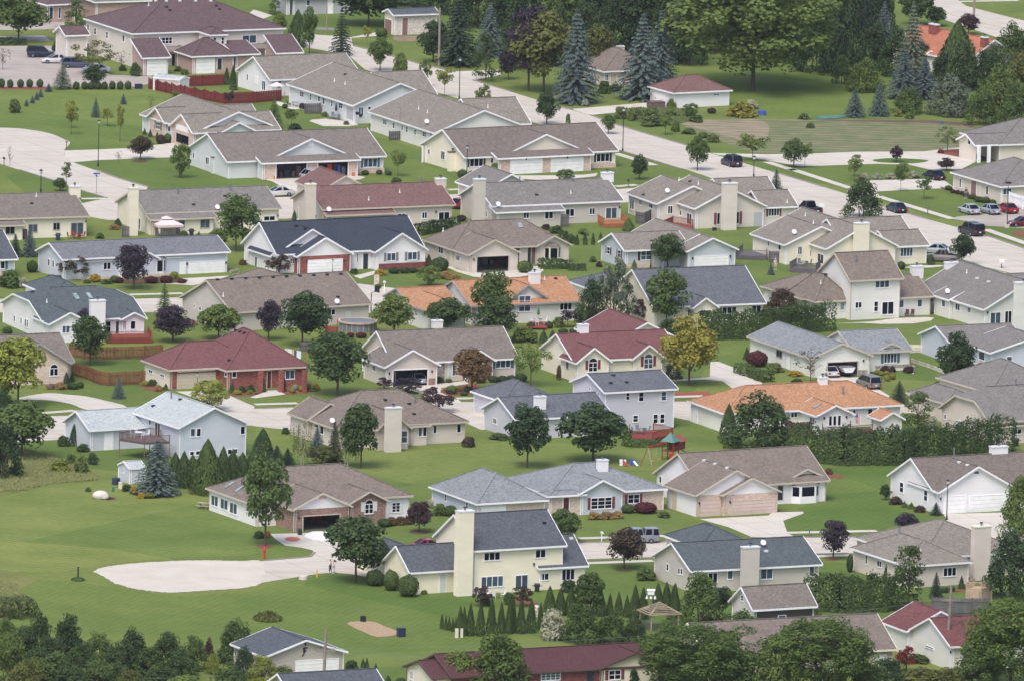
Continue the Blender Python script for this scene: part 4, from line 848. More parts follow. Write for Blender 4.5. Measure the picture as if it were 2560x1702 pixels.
h.garage(1635,290,1975,456,'door_tan');h.panel(1634,250,1978,288,'trim_cream','door_header',.05,0);h.win(1369,255,1406,303,2);h.win(1476,295,1514,340,2);h.win(2134,262,2177,337);h.win(2068,268,2088,330)
h.door(2460,275,2492,402,'door_red');h.win(2622,263,2712,352,2,pane='glass_mid')
for x in (2395,2585,2800): h.post(x,270,470,'brick_red',.55)
for x,y in ((2170,-92),(2210,-80),(2250,-68)): h.vent(x,y,'black')
h.vent(2046,-22,'stack');h.vent(2110,-40,'stack');h.vent(2112,180,'black')
h=House('brick_house','pinkish brick house with an arched window at the left edge behind a bright maple','I','brick_tan','brown','trim_grey',th=15)
h.vol((-500,240),(692,200),d=12,z=2.75,r=(300,-66));h.vol((60,232),(664,203),d=7,z=2.75,roof='gy',r=(365,22));h.done();h.win(456,208,536,322,2,1,arch=True)
h=House('house','pale blue split level house with a silvery roof and a raised brown deck','I','lightblue','silver',th=17)
h.vol((1645,798),(2304,750),c=(1210,636),z=4.35,roof='gy',r=(1980,609));h.vol((822,822),(1500,792),c=(570,724),z=2.85,r=(900,629));h.done()
h.win(1750,800,1797,882);h.win(1806,798,1850,880);h.win(2210,778,2255,860);h.win(1743,1010,1787,1055);h.win(1798,1005,1842,1050);h.win(2091,990,2135,1045);h.win(2145,985,2189,1040);h.win(1372,720,1391,777);h.win(1428,740,1477,893,2,name='patio_door');h.door(965,845,1035,1005,'door_white')
h.vent(1575,530,'stack');h.vent(1660,540,'black');h.vent(1410,600,'black')
h=House('house','tan hip roofed house with a tall cream chimney on its back bay','J','tan','rosebrown','trim_tan',th=19)
h.vol((725,806),(1966,746),c=(285,660),z=2.85,roof='hip',r=(1060,450));h.vol((470,726),(900,712),c=(285,660),z=2.85,roof='gy',p=.62);h.vol((1110,818),(1437,803),d=7,z=2.85,roof='gy',r=(1280,660));h.vol((1420,785),(1610,775),d=3,z=2.7,roof='sh',rise=.5);h.done()
h.chase(1203,1335,615,1022,'taupe',.9);h.win(1335,820,1394,940,1,2,'glass_mid');h.win(1492,782,1528,877);h.win(1534,780,1571,875);h.win(1630,772,1662,852);h.win(1847,760,1886,842);h.win(538,753,576,802,pane='glass_mid');h.win(592,770,626,862);h.vent(1190,545,'black');h.vent(1408,580,'black');h.vent(1452,674,'black');h.vent(1462,570,'stack');h.dish(700,765)
h=House('house','grey hip roofed house with maroon shutters and a pale grey front gable','K','lightblue','paleblue',th=17)
h.vol((-326,1497),(340,1464),c=(-776,1342),z=2.75,roof='hip',r=(200,1164),wf='brick_tan');h.vol((335,1418),(1438,1376),d=14,z=2.8,roof='hip',r=(750,1113),wf='brick_tan',ws='brick_tan');h.vol((622,1406),(1053,1380),d=7,z=2.85,roof='gy',r=(835,1277),wf='bluegrey');h.vol((330,1428),(690,1418),d=3,z=2.75,roof='hip',p=.3,wf='brick_tan',ws='brick_tan');h.done()
h.win(724,1430,919,1548,3,3,shut=('red','b'),sw=.4);h.win(1064,1403,1174,1495,2,2,shut=('red','b'),sw=.35);h.door(472,1438,522,1560,'door_red');h.win(-616,1405,-600,1475,1,2);h.win(-421,1475,-403,1545,1,2);h.garage(-281,1512,-66,1640);h.roofchim(800,885,1095,1200,'white',.9);h.valley(500,1160,335,1405);h.valley(690,1232,575,1400);h.panel(272,1425,300,1480,'shutter_red','shutter',.05)
h=House('house','white and brick house with pink garage doors and an angular bay window','K','white','rosebrown','trim_tan',th=17)
h.vol((1740,1356),(2932,1274),c=(1295,1206),z=2.8,r=(1900,1008));h.vol((1690,1421),(2442,1384),c=(1395,1320),z=2.9,roof='gy',r=(2065,1187),wf='brick_pink');h.vol((1942,1416),(2482,1388),d=2.2,z=2.85,roof='gy',r=(2212,1257),wf='brick_pink',ws='brick_pink');h.vol((2508,1294),(2930,1272),d=7,z=2.8,roof='gy',r=(2721,1172));h.done()
gable_panel(h,1,'siding_white');gable_panel(h,2,'siding_white');h.garage(1735,1458,1912,1620,'door_pink');h.garage(2028,1452,2414,1612,'door_pink');h.bay(2580,1325,2816,1425,'trim_white',.8);h.win(1357,1238,1379,1308);h.door(1480,1392,1516,1550,'door_tan');h.door(2445,1330,2490,1460,'door_dark')
for x,y in ((1770,1102),(1870,1134),(1980,1170)): h.vent(x,y,'white')
h.lamp(1720,1490);h.lamp(2005,1480)
h=House('house','bright white house with two white garage doors and an arched gable vent at the right','L','white','warmbrown',th=17)
h.vol((1515,1376),(2900,1315),c=(1090,1246),z=3.0,r=(1800,1048));h.vol((1572,1393),(2292,1344),d=9,z=2.95,roof='gy',r=(1930,1152));h.done()
h.garage(1618,1422,1817,1600);h.garage(1858,1410,2202,1590);h.win(1213,1290,1249,1400,1,2);h.win(1436,1365,1470,1478,1,2);h.win(1886,1188,1950,1226,pane='glass_mid',arch=True,name='gable_vent');h.roofchim(2060,2208,970,1036,'white',.9);h.vent(1712,1050,'stack');h.vent(1760,1118,'white');h.vent(1835,1143,'white');h.lamp(1585,1447)
h=House('house','brown roofed house with a glazed sunroom and an open brick fronted garage','J','white','rosebrown','trim_tan',th=18)
h.vol((-10,1509),(1459,1444),c=(-476,1368),z=2.9,roof='hip',r=(500,1139),gap=(330,880,1680));h.vol((338,1552),(894,1526),d=8,z=2.95,roof='gy',r=(615,1397),wf='brick_brown',ws='brick_brown',hole=(430,1602,772,1752));h.vol((862,1494),(1237,1472),d=7,z=2.95,roof='gy',r=(1050,1380),wf='brick_brown',ws='brick_brown');h.done()
gable_panel(h,1,'siding_white');h.win(1000,1452,1080,1590,2,2,arch=True,shut=('cream','b'),sw=.5);h.win(1249,1480,1326,1577,2,3,shut=('cream','b'),sw=.4)
for x0,y0,x1,y1 in ((-411,1408,-346,1530),(-326,1440,-256,1562),(-241,1475,-171,1602)): h.win(x0,y0,x1,y1,2,pane='glass_mid')
h.sky((-294,1348),(-278,1356),(-195,1302),(-210,1294));h.sky((-196,1384),(-180,1392),(-95,1332),(-110,1325));h.panel(580,1412,645,1456,'brick_pink','gable_vent',.04,0);h.lamp(394,1628)
h=House('two_storey_house','pale yellow two storey house with a full height yellow chimney and grey roof','N','yellow','slate',th=17)
h.vol((2005,370),(2865,324),c=(1620,240),z=5.6,r=(2300,4));h.vol((1415,571),(2100,538),c=(1155,450),z=2.85,r=(1500,309));h.vol((2600,532),(3063,503),d=9,z=2.85,r=(2856,214));h.vol((1240,460),(1640,440),d=11,z=2.8,roof='hip',p=.5);h.done()
h.chase(1852,1990,5,785,'yellow',1.1)
h.win(2096,375,2247,462,3);h.win(2569,350,2666,436,2);h.win(2069,593,2276,707,4,pane='glass_mid');h.win(2383,583,2503,730,2,name='patio_door');h.win(2613,570,2695,642,2);h.win(2812,530,2932,642,3);h.door(1690,582,1742,742,'door_pale');h.vent(2652,115,'black');h.vent(2900,258,'white');h.lamp(2556,490)
h=House('house','light greige house with a blue grey roof and a front chimney behind the timber gazebo','O','greybeige','slate',th=17)
h.roof='shingle_teal'
h.vol((1645,556),(2865,490),c=(1275,410),z=2.85,r=(2000,266));h.vol((1720,350),(2260,330),d=11,z=2.8,roof='hip',p=.5);h.done()
h.chase(2122,2270,335,760,'greybeige',.9);h.win(1423,482,1444,557);h.win(1528,520,1548,586);h.win(1553,524,1572,590);h.win(1803,565,1892,665,2,name='patio_door');h.win(1980,545,2034,632);h.win(2285,525,2400,632,2);h.win(2733,503,2782,602,pane='glass_mid');h.dish(2310,330);h.vent(2338,375,'white')
h=House('house','tan house with a large hip roof and a tall tan chimney at lower right','P','tan','taupe',th=18)
h.vol((1285,510),(1887,470),c=(745,340),z=2.9,roof='hip',p=.5);h.vol((1400,440),(2400,392),d=17,z=2.9,roof='hip',r=(1650,75));h.done()
h.chase(1892,2042,145,640,'tan',1.0,'trim_cream');h.win(899,405,917,492);h.win(1004,450,1048,527,2);h.win(1611,515,1733,607,3);h.vent(1405,385,'pipe');h.vent(1210,210,'stack')
h=House('shed','brown roofed garden shed with a small attic window beside the big hedge','O','offwhite','brown',th=16,cat='shed')
h.vol((2215,914),(2815,886),c=(1985,840),z=2.4,r=(2400,680),wf='darkwood');h.done();h.win(2108,770,2132,836,1,2);h.win(2446,955,2522,1000,pane='glass_mid')
h=House('garage','grey garage with a pinkish brown roof and a white door behind the lower right trees','P','greige','rosebrown','trim_cream',th=16,cat='garage')
h.vol((-560,1365),(1198,1280),d=12,z=2.75,r=(700,957));h.done();h.garage(970,1325,1085,1440)
h=House('house','white house with a red roof and a blank gable wall behind the utility pole','P','sunwhite','redbrown',th=16)
h.vol((1680,1250),(2500,1208),c=(1275,1105),z=3.1,r=(1700,972));h.vol((1275,1110),(1900,1090),c=(1030,1018),z=3.1,roof='gy',p=.5);h.done();h.win(1448,1240,1528,1272);h.lamp(1690,1300)
h=House('garage','greige gable fronted garage with a white door and a dark bird ornament','N','greige','navy',th=18,cat='garage')
h.roof='shingle_slate'
h.vol((75,1345),(849,1306),c=(-246,1233),z=2.75,roof='gy',r=(460,1187));h.done();h.garage(370,1362,752,1490)
def bird_ornament(h,x,y):
 o=h.onwall(x-20,y-30,x+20,y+30)
 if not o: return
 P,n,u,w,hh=o;mb=MB();e=P+n*.05;Z=V((0,0,1))
 def q(*pts):
  a=[e+u*a_+Z*b_ for a_,b_ in pts];mb.poly([p+n*.03 for p in a],'metal_dark');mb.poly([p-n*.03 for p in a][::-1],'metal_dark')
 q((-.3,.4),(.1,.5),(.45,.42),(.3,.28),(-.1,.3));q((-.15,.3),(.05,.3),(.1,-.1),(-.1,-.3),(-.2,0));q((0,.12),(.3,.1),(.2,-.02),(0,-.05));q((-.1,-.25),(.05,-.2),(-.25,-.65),(-.35,-.6))
 mb.build('wall_ornament',h.root)
bird_ornament(h,445,1290);h.lamp(450,1222)
h=House('garage','dark slate roof of a building at the bottom edge below the grey garage','N','greige','slate',th=15,cat='building')
h.vol((330,1720),(1240,1672),d=9,z=2.8,r=(700,1469));h.done()
h=House('house','maroon roofed brick house at the bottom edge with maroon shutters on a white gable','O','brick_maroon','oxblood','trim_brown',th=16)
h.vol((-560,1530),(1330,1420),d=10,z=2.8,r=(500,1246));h.vol((-734,1540),(-300,1520),c=(-1011,1436),z=2.7,r=(-800,1371),wf='cream',ws='cream');h.vol((805,1452),(1482,1412),d=7,z=2.85,roof='gy',r=(1142,1303),wf='cream',ws='cream');h.done()
h.win(888,1460,1002,1556,2,2,shut=('red','b'));h.win(265,1478,445,1565,4,3,pane='glass_mid');h.win(-940,1465,-906,1560,pane='trim_tan');h.door(690,1462,752,1600,'door_dark')
h=House('shed','small white garden shed next to a large blue spruce','I','lightblue','silver',th=12,cat='shed')
h.vol((1190,1170),(1345,1162),c=(1083,1132),z=2.1,r=(1240,1098),oh=.1);h.done();h.win(1128,1170,1140,1215)
h=House('shed','plain white storage shed inside the dark red fence','A','tan','silver',th=-18,cat='shed',fix=True)
h.vol((1410,712),(1655,786),d=3.2,z=2.1,p=.25,oh=.05,th=-28,ws='white');h.done()
# PLANTS
def leafmat(name,c,var=.2,hue=(1.12,1.05,.8),k=.62,tr=.3):
 m,nt,b=newmat(name);base=mul(lin(c),k);p=pos(nt)
 n=noise(nt,p,.9,3,.6);n2=noise(nt,p,5,2,.6)
 lo=mul(base,1-var);hi=tuple(u*(1+var)*w for u,w in zip(base,hue))
 x=ramp(nt,n,[(.28,lo),(.5,base),(.75,hi)])
 x=mix(nt,x,ramp(nt,n2,[(.3,(.82,)*3),(.7,(1.18,)*3)]),1.0,'MULTIPLY')
 oi=N(nt,'ObjectInfo');x=mix(nt,x,ramp(nt,oi.outputs['Random'],[(0,(.88,.9,.92)),(1,(1.12,1.1,1.04))]),1.0,'MULTIPLY')
 nt.links.new(x,b.inputs['Base Color']);b.inputs['Roughness'].default_value=.6;b.inputs['Specular IOR Level'].default_value=.25
 t=N(nt,'BsdfTranslucent');nt.links.new(x,t.inputs[0]);ms=N(nt,'MixShader');ms.inputs[0].default_value=tr
 nt.links.new(b.outputs[0],ms.inputs[1]);nt.links.new(t.outputs[0],ms.inputs[2]);nt.links.new(ms.outputs[0],nt.nodes['Material Output'].inputs[0])
for n_,c_ in dict(green=(106,132,74),dark=(88,114,68),deep=(74,100,64),light=(126,148,78),lime=(158,170,78),gold=(176,172,84),olive=(120,128,70),blue=(112,132,134),spruce=(66,90,74),arb=(84,108,62),arblight=(96,120,64),purple=(76,66,86),plum=(88,68,76),bronze=(98,84,72),rust=(134,108,76),mid=(106,132,64),barberry=(110,54,62),silver=(134,148,128),weed=(124,142,88),straw=(150,158,104),pink=(190,150,140),yellowflower=(206,178,72),whiteflower=(206,210,184),mound=(192,160,108),redleaf=(150,62,66)).items():
 leafmat('leaf_'+n_,c_)
plain('bark',(98,84,76),.6,.9,0,.2);plain('bark_pale',(196,186,174),.7,.8,0,.15)
class Leaves:
 def __init__(s): s.v=[];s.f=[]
 def leaf(s,p,n,size,asp=1.0,up=None):
  n=n.normalized() if n.length > 1e-6 else V((0,0,1))
  a=n.orthogonal().normalized() if up is None else (up-n*up.dot(n))
  if a.length < 1e-4: a=n.orthogonal()
  a.normalize();b=n.cross(a)
  if up is None:
   t=random.uniform(0,6.28);a,b=a*cos(t)+b*sin(t),b*cos(t)-a*sin(t)
  i=len(s.v);h=size*.5;w=h*asp
  s.v += [p-a*h,p+b*w+n*h*.15,p+a*h,p-b*w+n*h*.15];s.f.append((i,i+1,i+2,i+3))
 def mesh(s,name):
  me=bpy.data.meshes.new(name);me.from_pydata(s.v,[],s.f);me.materials.append(M('leaf_green'));me.update();return me
def rv(): 
 while 1:
  q=V((random.uniform(-1,1),random.uniform(-1,1),random.uniform(-1,1)))
  if .05 < q.length < 1: return q.normalized()
def clumps(L,centers,per,size,flat=.75,jit=.6):
 for c,r in centers:
  for _ in range(int(per*2.1*(r/.15)**1.6)):
   d=rv()
   if d.z < -.35 and random.random() < .6: d.z=-d.z
   p=c+V((d.x,d.y,d.z*flat))*r*random.uniform(.72,1.05)
   L.leaf(p,d+rv()*jit+V((0,0,.35)),size*random.uniform(.7,1.3))
def branches(mb,z0,z1,R,n,r0,m='bark'):
 for i in range(n):
  a=6.28*i/n+random.uniform(-.4,.4);zz=z0+(z1-z0)*random.uniform(0,.5);e=V((cos(a)*R*random.uniform(.5,.9),sin(a)*R*random.uniform(.5,.9),zz+(z1-z0)*random.uniform(.3,.6)))
  s_=V((0,0,zz));mid=s_.lerp(e,.5)+V((0,0,.02));mb.tube([s_,mid,e],[r0,r0*.7,r0*.25],m,5)
def trunkmesh(name,top,r,lean=0,br=(0,0,0,0),m='bark',stems=1):
 mb=MB()
 for s_ in range(stems):
  ox=0 if stems == 1 else .05*cos(2.1*s_);oy=0 if stems == 1 else .05*sin(2.1*s_)
  mb.tube([V((ox,oy,-.01)),V((ox*1.3,oy*1.3,.03)),V((ox*2+lean*.4,oy*2,top*.5)),V((ox*4+lean,oy*4,top))],[r*1.35,r,r*.8,r*.3],m,7)
 if br[0]: branches(mb,br[1],br[2],br[3],br[0],r*.5,m)
 me=bpy.data.meshes.new(name);me.from_pydata(mb.v,[],mb.f);me.materials.append(M(m));me.update();return me
def egg(n,cz,rz,rx,sh=.25,rmin=.11,rmax=.19,inner=.35):
 out=[]
 for _ in range(n):
  d=rv();k=random.uniform(.72,.92) if random.random() > inner else random.uniform(.1,.65)
  w=1-sh*(d.z*.5+.5)**2 if sh > 0 else 1
  out.append((V((d.x*rx*w*k,d.y*rx*w*k,cz+d.z*rz*k)),random.uniform(rmin,rmax)))
 return out
PROTO={}
def proto(kind,seed):
 if (kind,seed) in PROTO: return PROTO[(kind,seed)]
 random.seed(hash_(kind)*31+seed*7+1);L=Leaves();tm=None
 if kind == 'round':
  clumps(L,egg(66,.57,.38,.40,.3,.09,.16),46,.046);tm=trunkmesh('trunk',.75,.026,0,(7,.22,.7,.4))
 elif kind == 'dense':
  clumps(L,egg(80,.57,.38,.40,.35,.09,.15),46,.040);tm=trunkmesh('trunk',.7,.03,0,(6,.18,.6,.35))
 elif kind == 'oval':
  clumps(L,egg(60,.60,.38,.38,.45,.08,.14),46,.042);tm=trunkmesh('trunk',.8,.022,0,(6,.25,.7,.3))
 elif kind == 'big':
  clumps(L,egg(150,.56,.42,.43,.2,.065,.11,.25),110,.022);tm=trunkmesh('trunk',.7,.03,0,(9,.18,.7,.4))
 elif kind == 'young':
  clumps(L,egg(26,.64,.30,.34,.2,.06,.13),34,.05);tm=trunkmesh('trunk',.9,.013,0,(7,.35,.8,.3))
 elif kind == 'airy':
  clumps(L,egg(44,.62,.34,.44,.0,.05,.10,.2),44,.036);tm=trunkmesh('trunk',.85,.018,0,(10,.25,.8,.42))
 elif kind == 'sparse':
  clumps(L,egg(30,.62,.34,.42,0,.05,.08,.2),14,.035);tm=trunkmesh('trunk',.95,.014,0,(14,.2,.9,.45))
 elif kind == 'spread':
  clumps(L,egg(50,.55,.42,.44,0,.07,.12,.25),40,.05);tm=trunkmesh('trunk',.7,.018,0,(8,.08,.6,.4),'bark',3)
 elif kind == 'mound':
  cs=[]
  for _ in range(110):
   d=rv();d.z=abs(d.z)*1.1-.1;k=random.uniform(.45,1)**.5*random.uniform(.8,1.0);cs.append((V((d.x*.42*k*(1.1-.25*d.z),d.y*.42*k*(1.1-.25*d.z),max(.06,.1+d.z*.78*k))),random.uniform(.075,.13)))
  clumps(L,cs,42,.036,.85);tm=trunkmesh('trunk',.7,.02,0,(6,.1,.6,.3),'bark',2)
 elif kind == 'poplar':
  cs=[]
  for _ in range(70):
   z=random.uniform(.12,.97);r=.42*(1-z)**.55*min(1,(z/.18));a=random.uniform(0,6.28);k=random.uniform(.4,1)
   cs.append((V((cos(a)*r*k,sin(a)*r*k,z)),random.uniform(.05,.10)))
  clumps(L,cs,50,.032);tm=trunkmesh('trunk',.9,.022,0,(8,.1,.8,.25))
 elif kind == 'birch':
  for _ in range(60):
   a=random.uniform(0,6.28);r=.42*random.random()**.6;z=random.uniform(.35,1)*(1-.5*r);b=V((cos(a)*r,sin(a)*r,z))
   for k in range(28): L.leaf(b+V((random.gauss(0,.02),random.gauss(0,.02),-random.random()*.22)),rv(),random.uniform(.018,.032))
  tm=trunkmesh('trunk',.95,.016,.03,(9,.3,.9,.35),'bark_pale',2)
 elif kind in ('spruce','fir','pine'):
  lv=24 if kind == 'spruce' else 18;zb=.46 if kind == 'pine' else .05
  for i in range(lv):
   t=i/(lv-1);z=zb+(1-zb)*t*.985;R=(.5*(1-t)**.8+.012)*(1 if i > 1 else .88)
   nb=int(7+9*(1-t))
   for j in range(nb):
    a=6.28*j/nb+i*1.3+random.uniform(-.25,.25);rr=R*random.uniform(.78,1.1);d=V((cos(a),sin(a),0));side=V((-d.y,d.x,0));ns=max(3,int(9*(1-t)+2))
    for k in range(ns):
     q=(k+.6)/ns;p=d*rr*q+V((0,0,z-.055*q*(1-t)-.03*q*q*(1-t)+.03*max(0,q-.75)))
     for sd in (-1,0,1):
      L.leaf(p+side*sd*.022*(1.2-q*.5)+V((0,0,random.uniform(-.008,.008))),V((0,0,1))+d*.55+side*sd*.5+rv()*.35,.052*random.uniform(.8,1.2),.6,up=d)
  for _ in range(40): L.leaf(V((random.gauss(0,.008),random.gauss(0,.008),random.uniform(.93,1.0))),rv(),.025)
  tm=trunkmesh('trunk',.95,.022 if kind != 'pine' else .016)
 elif kind in ('arb','cone','fatarb'):
  n=2400
  for _ in range(n):
   z=random.random()**.85;a=random.uniform(0,6.28)
   r=.5*((1-z)**.75)*min(1,.72+z*1.6) if kind != 'cone' else .5*(1-z)**.95
   r *= random.uniform(.8,1.05)*(1+.1*sin(a*5+z*9));d=V((cos(a),sin(a),0))
   L.leaf(V((d.x*r,d.y*r,.015+z*.97)),d+V((0,0,.45))+rv()*.45,random.uniform(.05,.09),.55,up=V((0,0,1)))
 elif kind == 'bush':
  cs=[]
  for _ in range(34):
   d=rv();d.z=abs(d.z);k=random.uniform(.6,.85);cs.append((V((d.x*.42*k,d.y*.42*k,.1+d.z*.72*k)),random.uniform(.12,.22)))
  clumps(L,cs,24,.085,.9)
 elif kind == 'ball':
  for _ in range(1700):
   d=rv();k=random.uniform(.88,1.02)*(1+.05*sin(d.x*7)+.05*sin(d.y*8+1));L.leaf(V((d.x*.5*k,d.y*.5*k,max(.01,.48+d.z*.5*k))),d+rv()*.5,random.uniform(.07,.11))
 elif kind == 'tuft':
  for _ in range(420):
   a=random.uniform(0,6.28);r=.5*random.random()**.5;h=(1-r*r*2.2)*random.uniform(.5,1);L.leaf(V((cos(a)*r,sin(a)*r,h*.5)),V((cos(a),sin(a),.2))+rv()*.4,max(.12,h*.9),.18,up=V((cos(a)*.4,sin(a)*.4,1)))
 rs=sorted(hypot(q.x,q.y) for q in L.v);zs=sorted(q.z for q in L.v);a_,b_=.5/rs[int(len(rs)*.975)],1/zs[int(len(zs)*.997)]
 if kind != 'tuft': L.v=[V((q.x*a_,q.y*a_,q.z*b_)) for q in L.v]
 me=L.mesh('foliage');PROTO[(kind,seed)]=(me,tm);return me,tm
def hash_(s): return sum(ord(c)*(i+3) for i,c in enumerate(s))
TREEK=('round','dense','oval','big','young','airy','sparse','spread','mound','poplar','birch','spruce','fir','pine')
KNAME=dict(round='broadleaf_tree',dense='broadleaf_tree',oval='broadleaf_tree',big='broadleaf_tree',young='young_tree',airy='broadleaf_tree',sparse='young_tree',spread='small_tree',mound='bushy_tree',poplar='poplar_tree',birch='birch_tree',spruce='spruce_tree',fir='conifer_tree',pine='pine_tree',arb='arborvitae',cone='conical_shrub',fatarb='arborvitae',bush='shrub',ball='clipped_shrub',tuft='ornamental_grass')
NP=[0]
def plant(kind,x,yb,yt,wpx,mat,label,group=None,off=0,bark=None):
 g=G(x,yb);g.z=0;H=max(hgt(g,yt),.25);W=wpx/ppm(g);NP[0] += 1
 seed=NP[0] % (3 if kind in ('round','dense','mound','oval','spruce','bush','young','airy') else 2)
 me,tm=proto(kind,seed);rot=(NP[0]*2.399) % 6.283
 def place(o,sc=True):
  o.scale=(W*1.02,W*1.02,H) if kind not in ('round','dense','oval','big') else (W*1.05,W*1.05,H);o.rotation_euler=(0,0,rot)
 if kind in TREEK:
  e=empty(KNAME[kind],g,label,'conifer' if kind in ('spruce','fir','pine') else 'tree',group)
  c=bpy.data.objects.new('crown',me);COL.objects.link(c);c.parent=e;place(c);c.location=(off/ppm(g),0,0)
  c.material_slots[0].link='OBJECT';c.material_slots[0].material=M('leaf_'+mat)
  t=bpy.data.objects.new('trunk',tm);COL.objects.link(t);t.parent=e;k=max(.5,min(1.0,2.2/H**.5));place(t);t.scale=(H*.9*k if kind not in ('pine',) else H*.9,H*.9*k,H) if W > H*.9 else (W*k,W*k,H)
  if t.scale[0] < H*.55: t.scale=(H*.55,H*.55,H)
  return e
 o=bpy.data.objects.new(KNAME[kind],me);COL.objects.link(o);o.location=g;place(o);o.material_slots[0].link='OBJECT';o.material_slots[0].material=M('leaf_'+mat)
 return tag(o,label,'shrub' if kind != 'tuft' else 'grass',group)
def hedge(name,P,wid,h,mat,label,dens=1.0,top=.25,cat='hedge',leaf=.25,parent=None):
 L=Leaves();P=[V((p.x,p.y,0)) for p in P];random.seed(hash_(label))
 for i in range(len(P)-1):
  a,b=P[i],P[i+1];d=b-a;ln=d.length;d.normalize();nrm=V((-d.y,d.x,0));n=int(ln*(2*h+wid)*40*dens*(.3/leaf)**1.4)
  for _ in range(n):
   t=random.uniform(-.3,ln+.3);q=random.random()*(2*h+wid);bump=1+.14*sin(t*1.1+i)+.1*sin(t*2.7+1.3);hh=h*(bump*.5+.5)*(1+top*random.uniform(-.3,.3))
   if q < h: p,n_=a+d*t-nrm*(wid/2*bump*random.uniform(.85,1.03))+V((0,0,q/h*hh)),-nrm+V((0,0,.3))
   elif q < 2*h: p,n_=a+d*t+nrm*(wid/2*bump*random.uniform(.85,1.03))+V((0,0,(q-h)/h*hh)),nrm+V((0,0,.3))
   else: p,n_=a+d*t+nrm*((q-2*h)/wid-.5)*wid*.95+V((0,0,hh*random.uniform(.93,1.05))),V((0,0,1))
   L.leaf(p,n_+rv()*.4,leaf*random.uniform(.7,1.3))
 org=P[0];L.v=[p-org for p in L.v];me=L.mesh('foliage');me.materials.clear();me.materials.append(M('leaf_'+mat));o=bpy.data.objects.new(name,me);COL.objects.link(o);o.location=org
 return tag(o,label,cat)
# EVERY TREE AND SHRUB
def PL(t,rows,group=None):
 T(t)
 for r in rows: plant(*r[:7],group=group,off=r[7] if len(r) > 7 else 0)
ORD=['first','second','third','fourth','fifth','sixth','seventh','eighth','ninth','tenth','eleventh','twelfth','thirteenth','fourteenth','fifteenth','sixteenth','seventeenth','eighteenth','nineteenth','twentieth']
def ROW(t,kind,mat,what,where,group,rows,side='left'):
 T(t)
 for i,r in enumerate(rows): plant(kind,*r,mat,'%s %s from the %s %s' % (ORD[i],what,side,where),group=group)
PL('A',[('round',170,382,-60,520,'green','large leafy tree on the grass island at the top left'),('poplar',705,262,5,240,'green','leafy tree between the two brick apartment buildings'),
 ('sparse',540,482,240,250,'bronze','thin bronze ornamental tree at the corner of the large apartment building'),('airy',850,690,375,400,'olive','airy yellowish locust tree in front of the apartment building wall'),('dense',865,820,610,200,'deep','dark bushy tree in front of the parked silver car at the parking lot edge'),
 ('fir',575,820,585,190,'silver','grey green young pine at the edge of the parking lot'),('sparse',1115,645,470,170,'plum','small purple tree beside the garage of the large apartment building'),('sparse',25,645,440,180,'plum','dark purple tree cut off at the left edge by the parking lot'),
 ('bush',1250,702,580,105,'dark','dark round shrub beside the left garage door of the apartment building'),('bush',535,486,385,110,'deep','dark shrub under the bronze tree by the apartment corner'),('bush',1640,660,612,75,'green','green shrub in the bed between the apartment garages'),('bush',1700,686,638,85,'light','light green shrub in front of the apartment entrance'),('bush',1125,655,600,75,'dark','low dark shrub below the small purple tree at the apartment'),
 ('young',655,1245,925,125,'lime','tall yellowish sapling near the cul de sac lawn'),('young',655,1180,1035,105,'green','small green sapling just behind the tall yellowish one'),('young',990,1165,1000,135,'lime','lime green sapling right of the slim blue spruce'),('young',1103,1312,955,85,'lime','thin lime sapling with a grass ring near the lamp post'),('sparse',1385,1020,885,85,'bronze','narrow bronze shrub tree beside the brick gabled house'),('bush',130,1040,915,120,'weed','straggly grey green shrub on the lawn at the far left'),('young',1615,945,838,100,'light','light green shrub tree between the brick house and the red fence'),
 ('round',1292,1470,1258,215,'bronze','bronze leaved round tree in a mulch ring beside the long driveway'),('sparse',1092,1500,1392,95,'bronze','thin young tree on the lawn below the long driveway'),('sparse',90,1532,1335,40,'bronze','almost bare sapling at the left edge beside the cul de sac'),
 ('ball',1478,1328,1238,85,'plum','purple round shrub at the corner of the brick gabled house'),('ball',1540,1316,1230,75,'dark','dark green round shrub beside the open garage of the brick gabled house'),('spread',1660,1640,1320,195,'green','loose upright green tree at the left end of the pale duplex'),('young',2110,995,838,95,'purple','small dark purple tree in front of the red fence'),('bush',2150,830,780,90,'weed','weedy shrub beside the round white patio'),
 ('spruce',880,1082,895,88,'blue','slim blue spruce in the middle of the upper left lawn'),('spruce',1135,962,866,68,'blue','short blue spruce right of the slim one on the upper left lawn'),('fatarb',2085,782,618,62,'deep','left dark arborvitae beside the white gable wall'),('fatarb',2146,780,595,66,'deep','right dark arborvitae beside the white gable wall')])
ROW('A','ball','dark','clipped shrub','in the row along the parking lot edge','clipped shrubs along the parking lot',[(15,808,725,62),(93,810,732,62),(188,808,732,64),(272,808,728,64),(367,806,730,64),(701,826,752,66),(778,826,752,62),(836,826,756,60),(902,826,752,62),(962,826,752,60),(1033,824,748,62),(1105,826,748,64),(1177,826,748,64)])
ROW('A','spruce','blue','small blue spruce','in the diagonal row above the upper left lawn','small blue spruces in a diagonal row',[(243,980,912,50),(298,952,884,54),(337,922,845,57),(374,895,820,58),(448,847,770,72)])
ROW('A','cone','deep','dark conical shrub','in front of the brick gabled house','conical shrubs at the brick house',[(1330,1245,1180,44),(1383,1264,1188,46),(1447,1272,1214,42)])
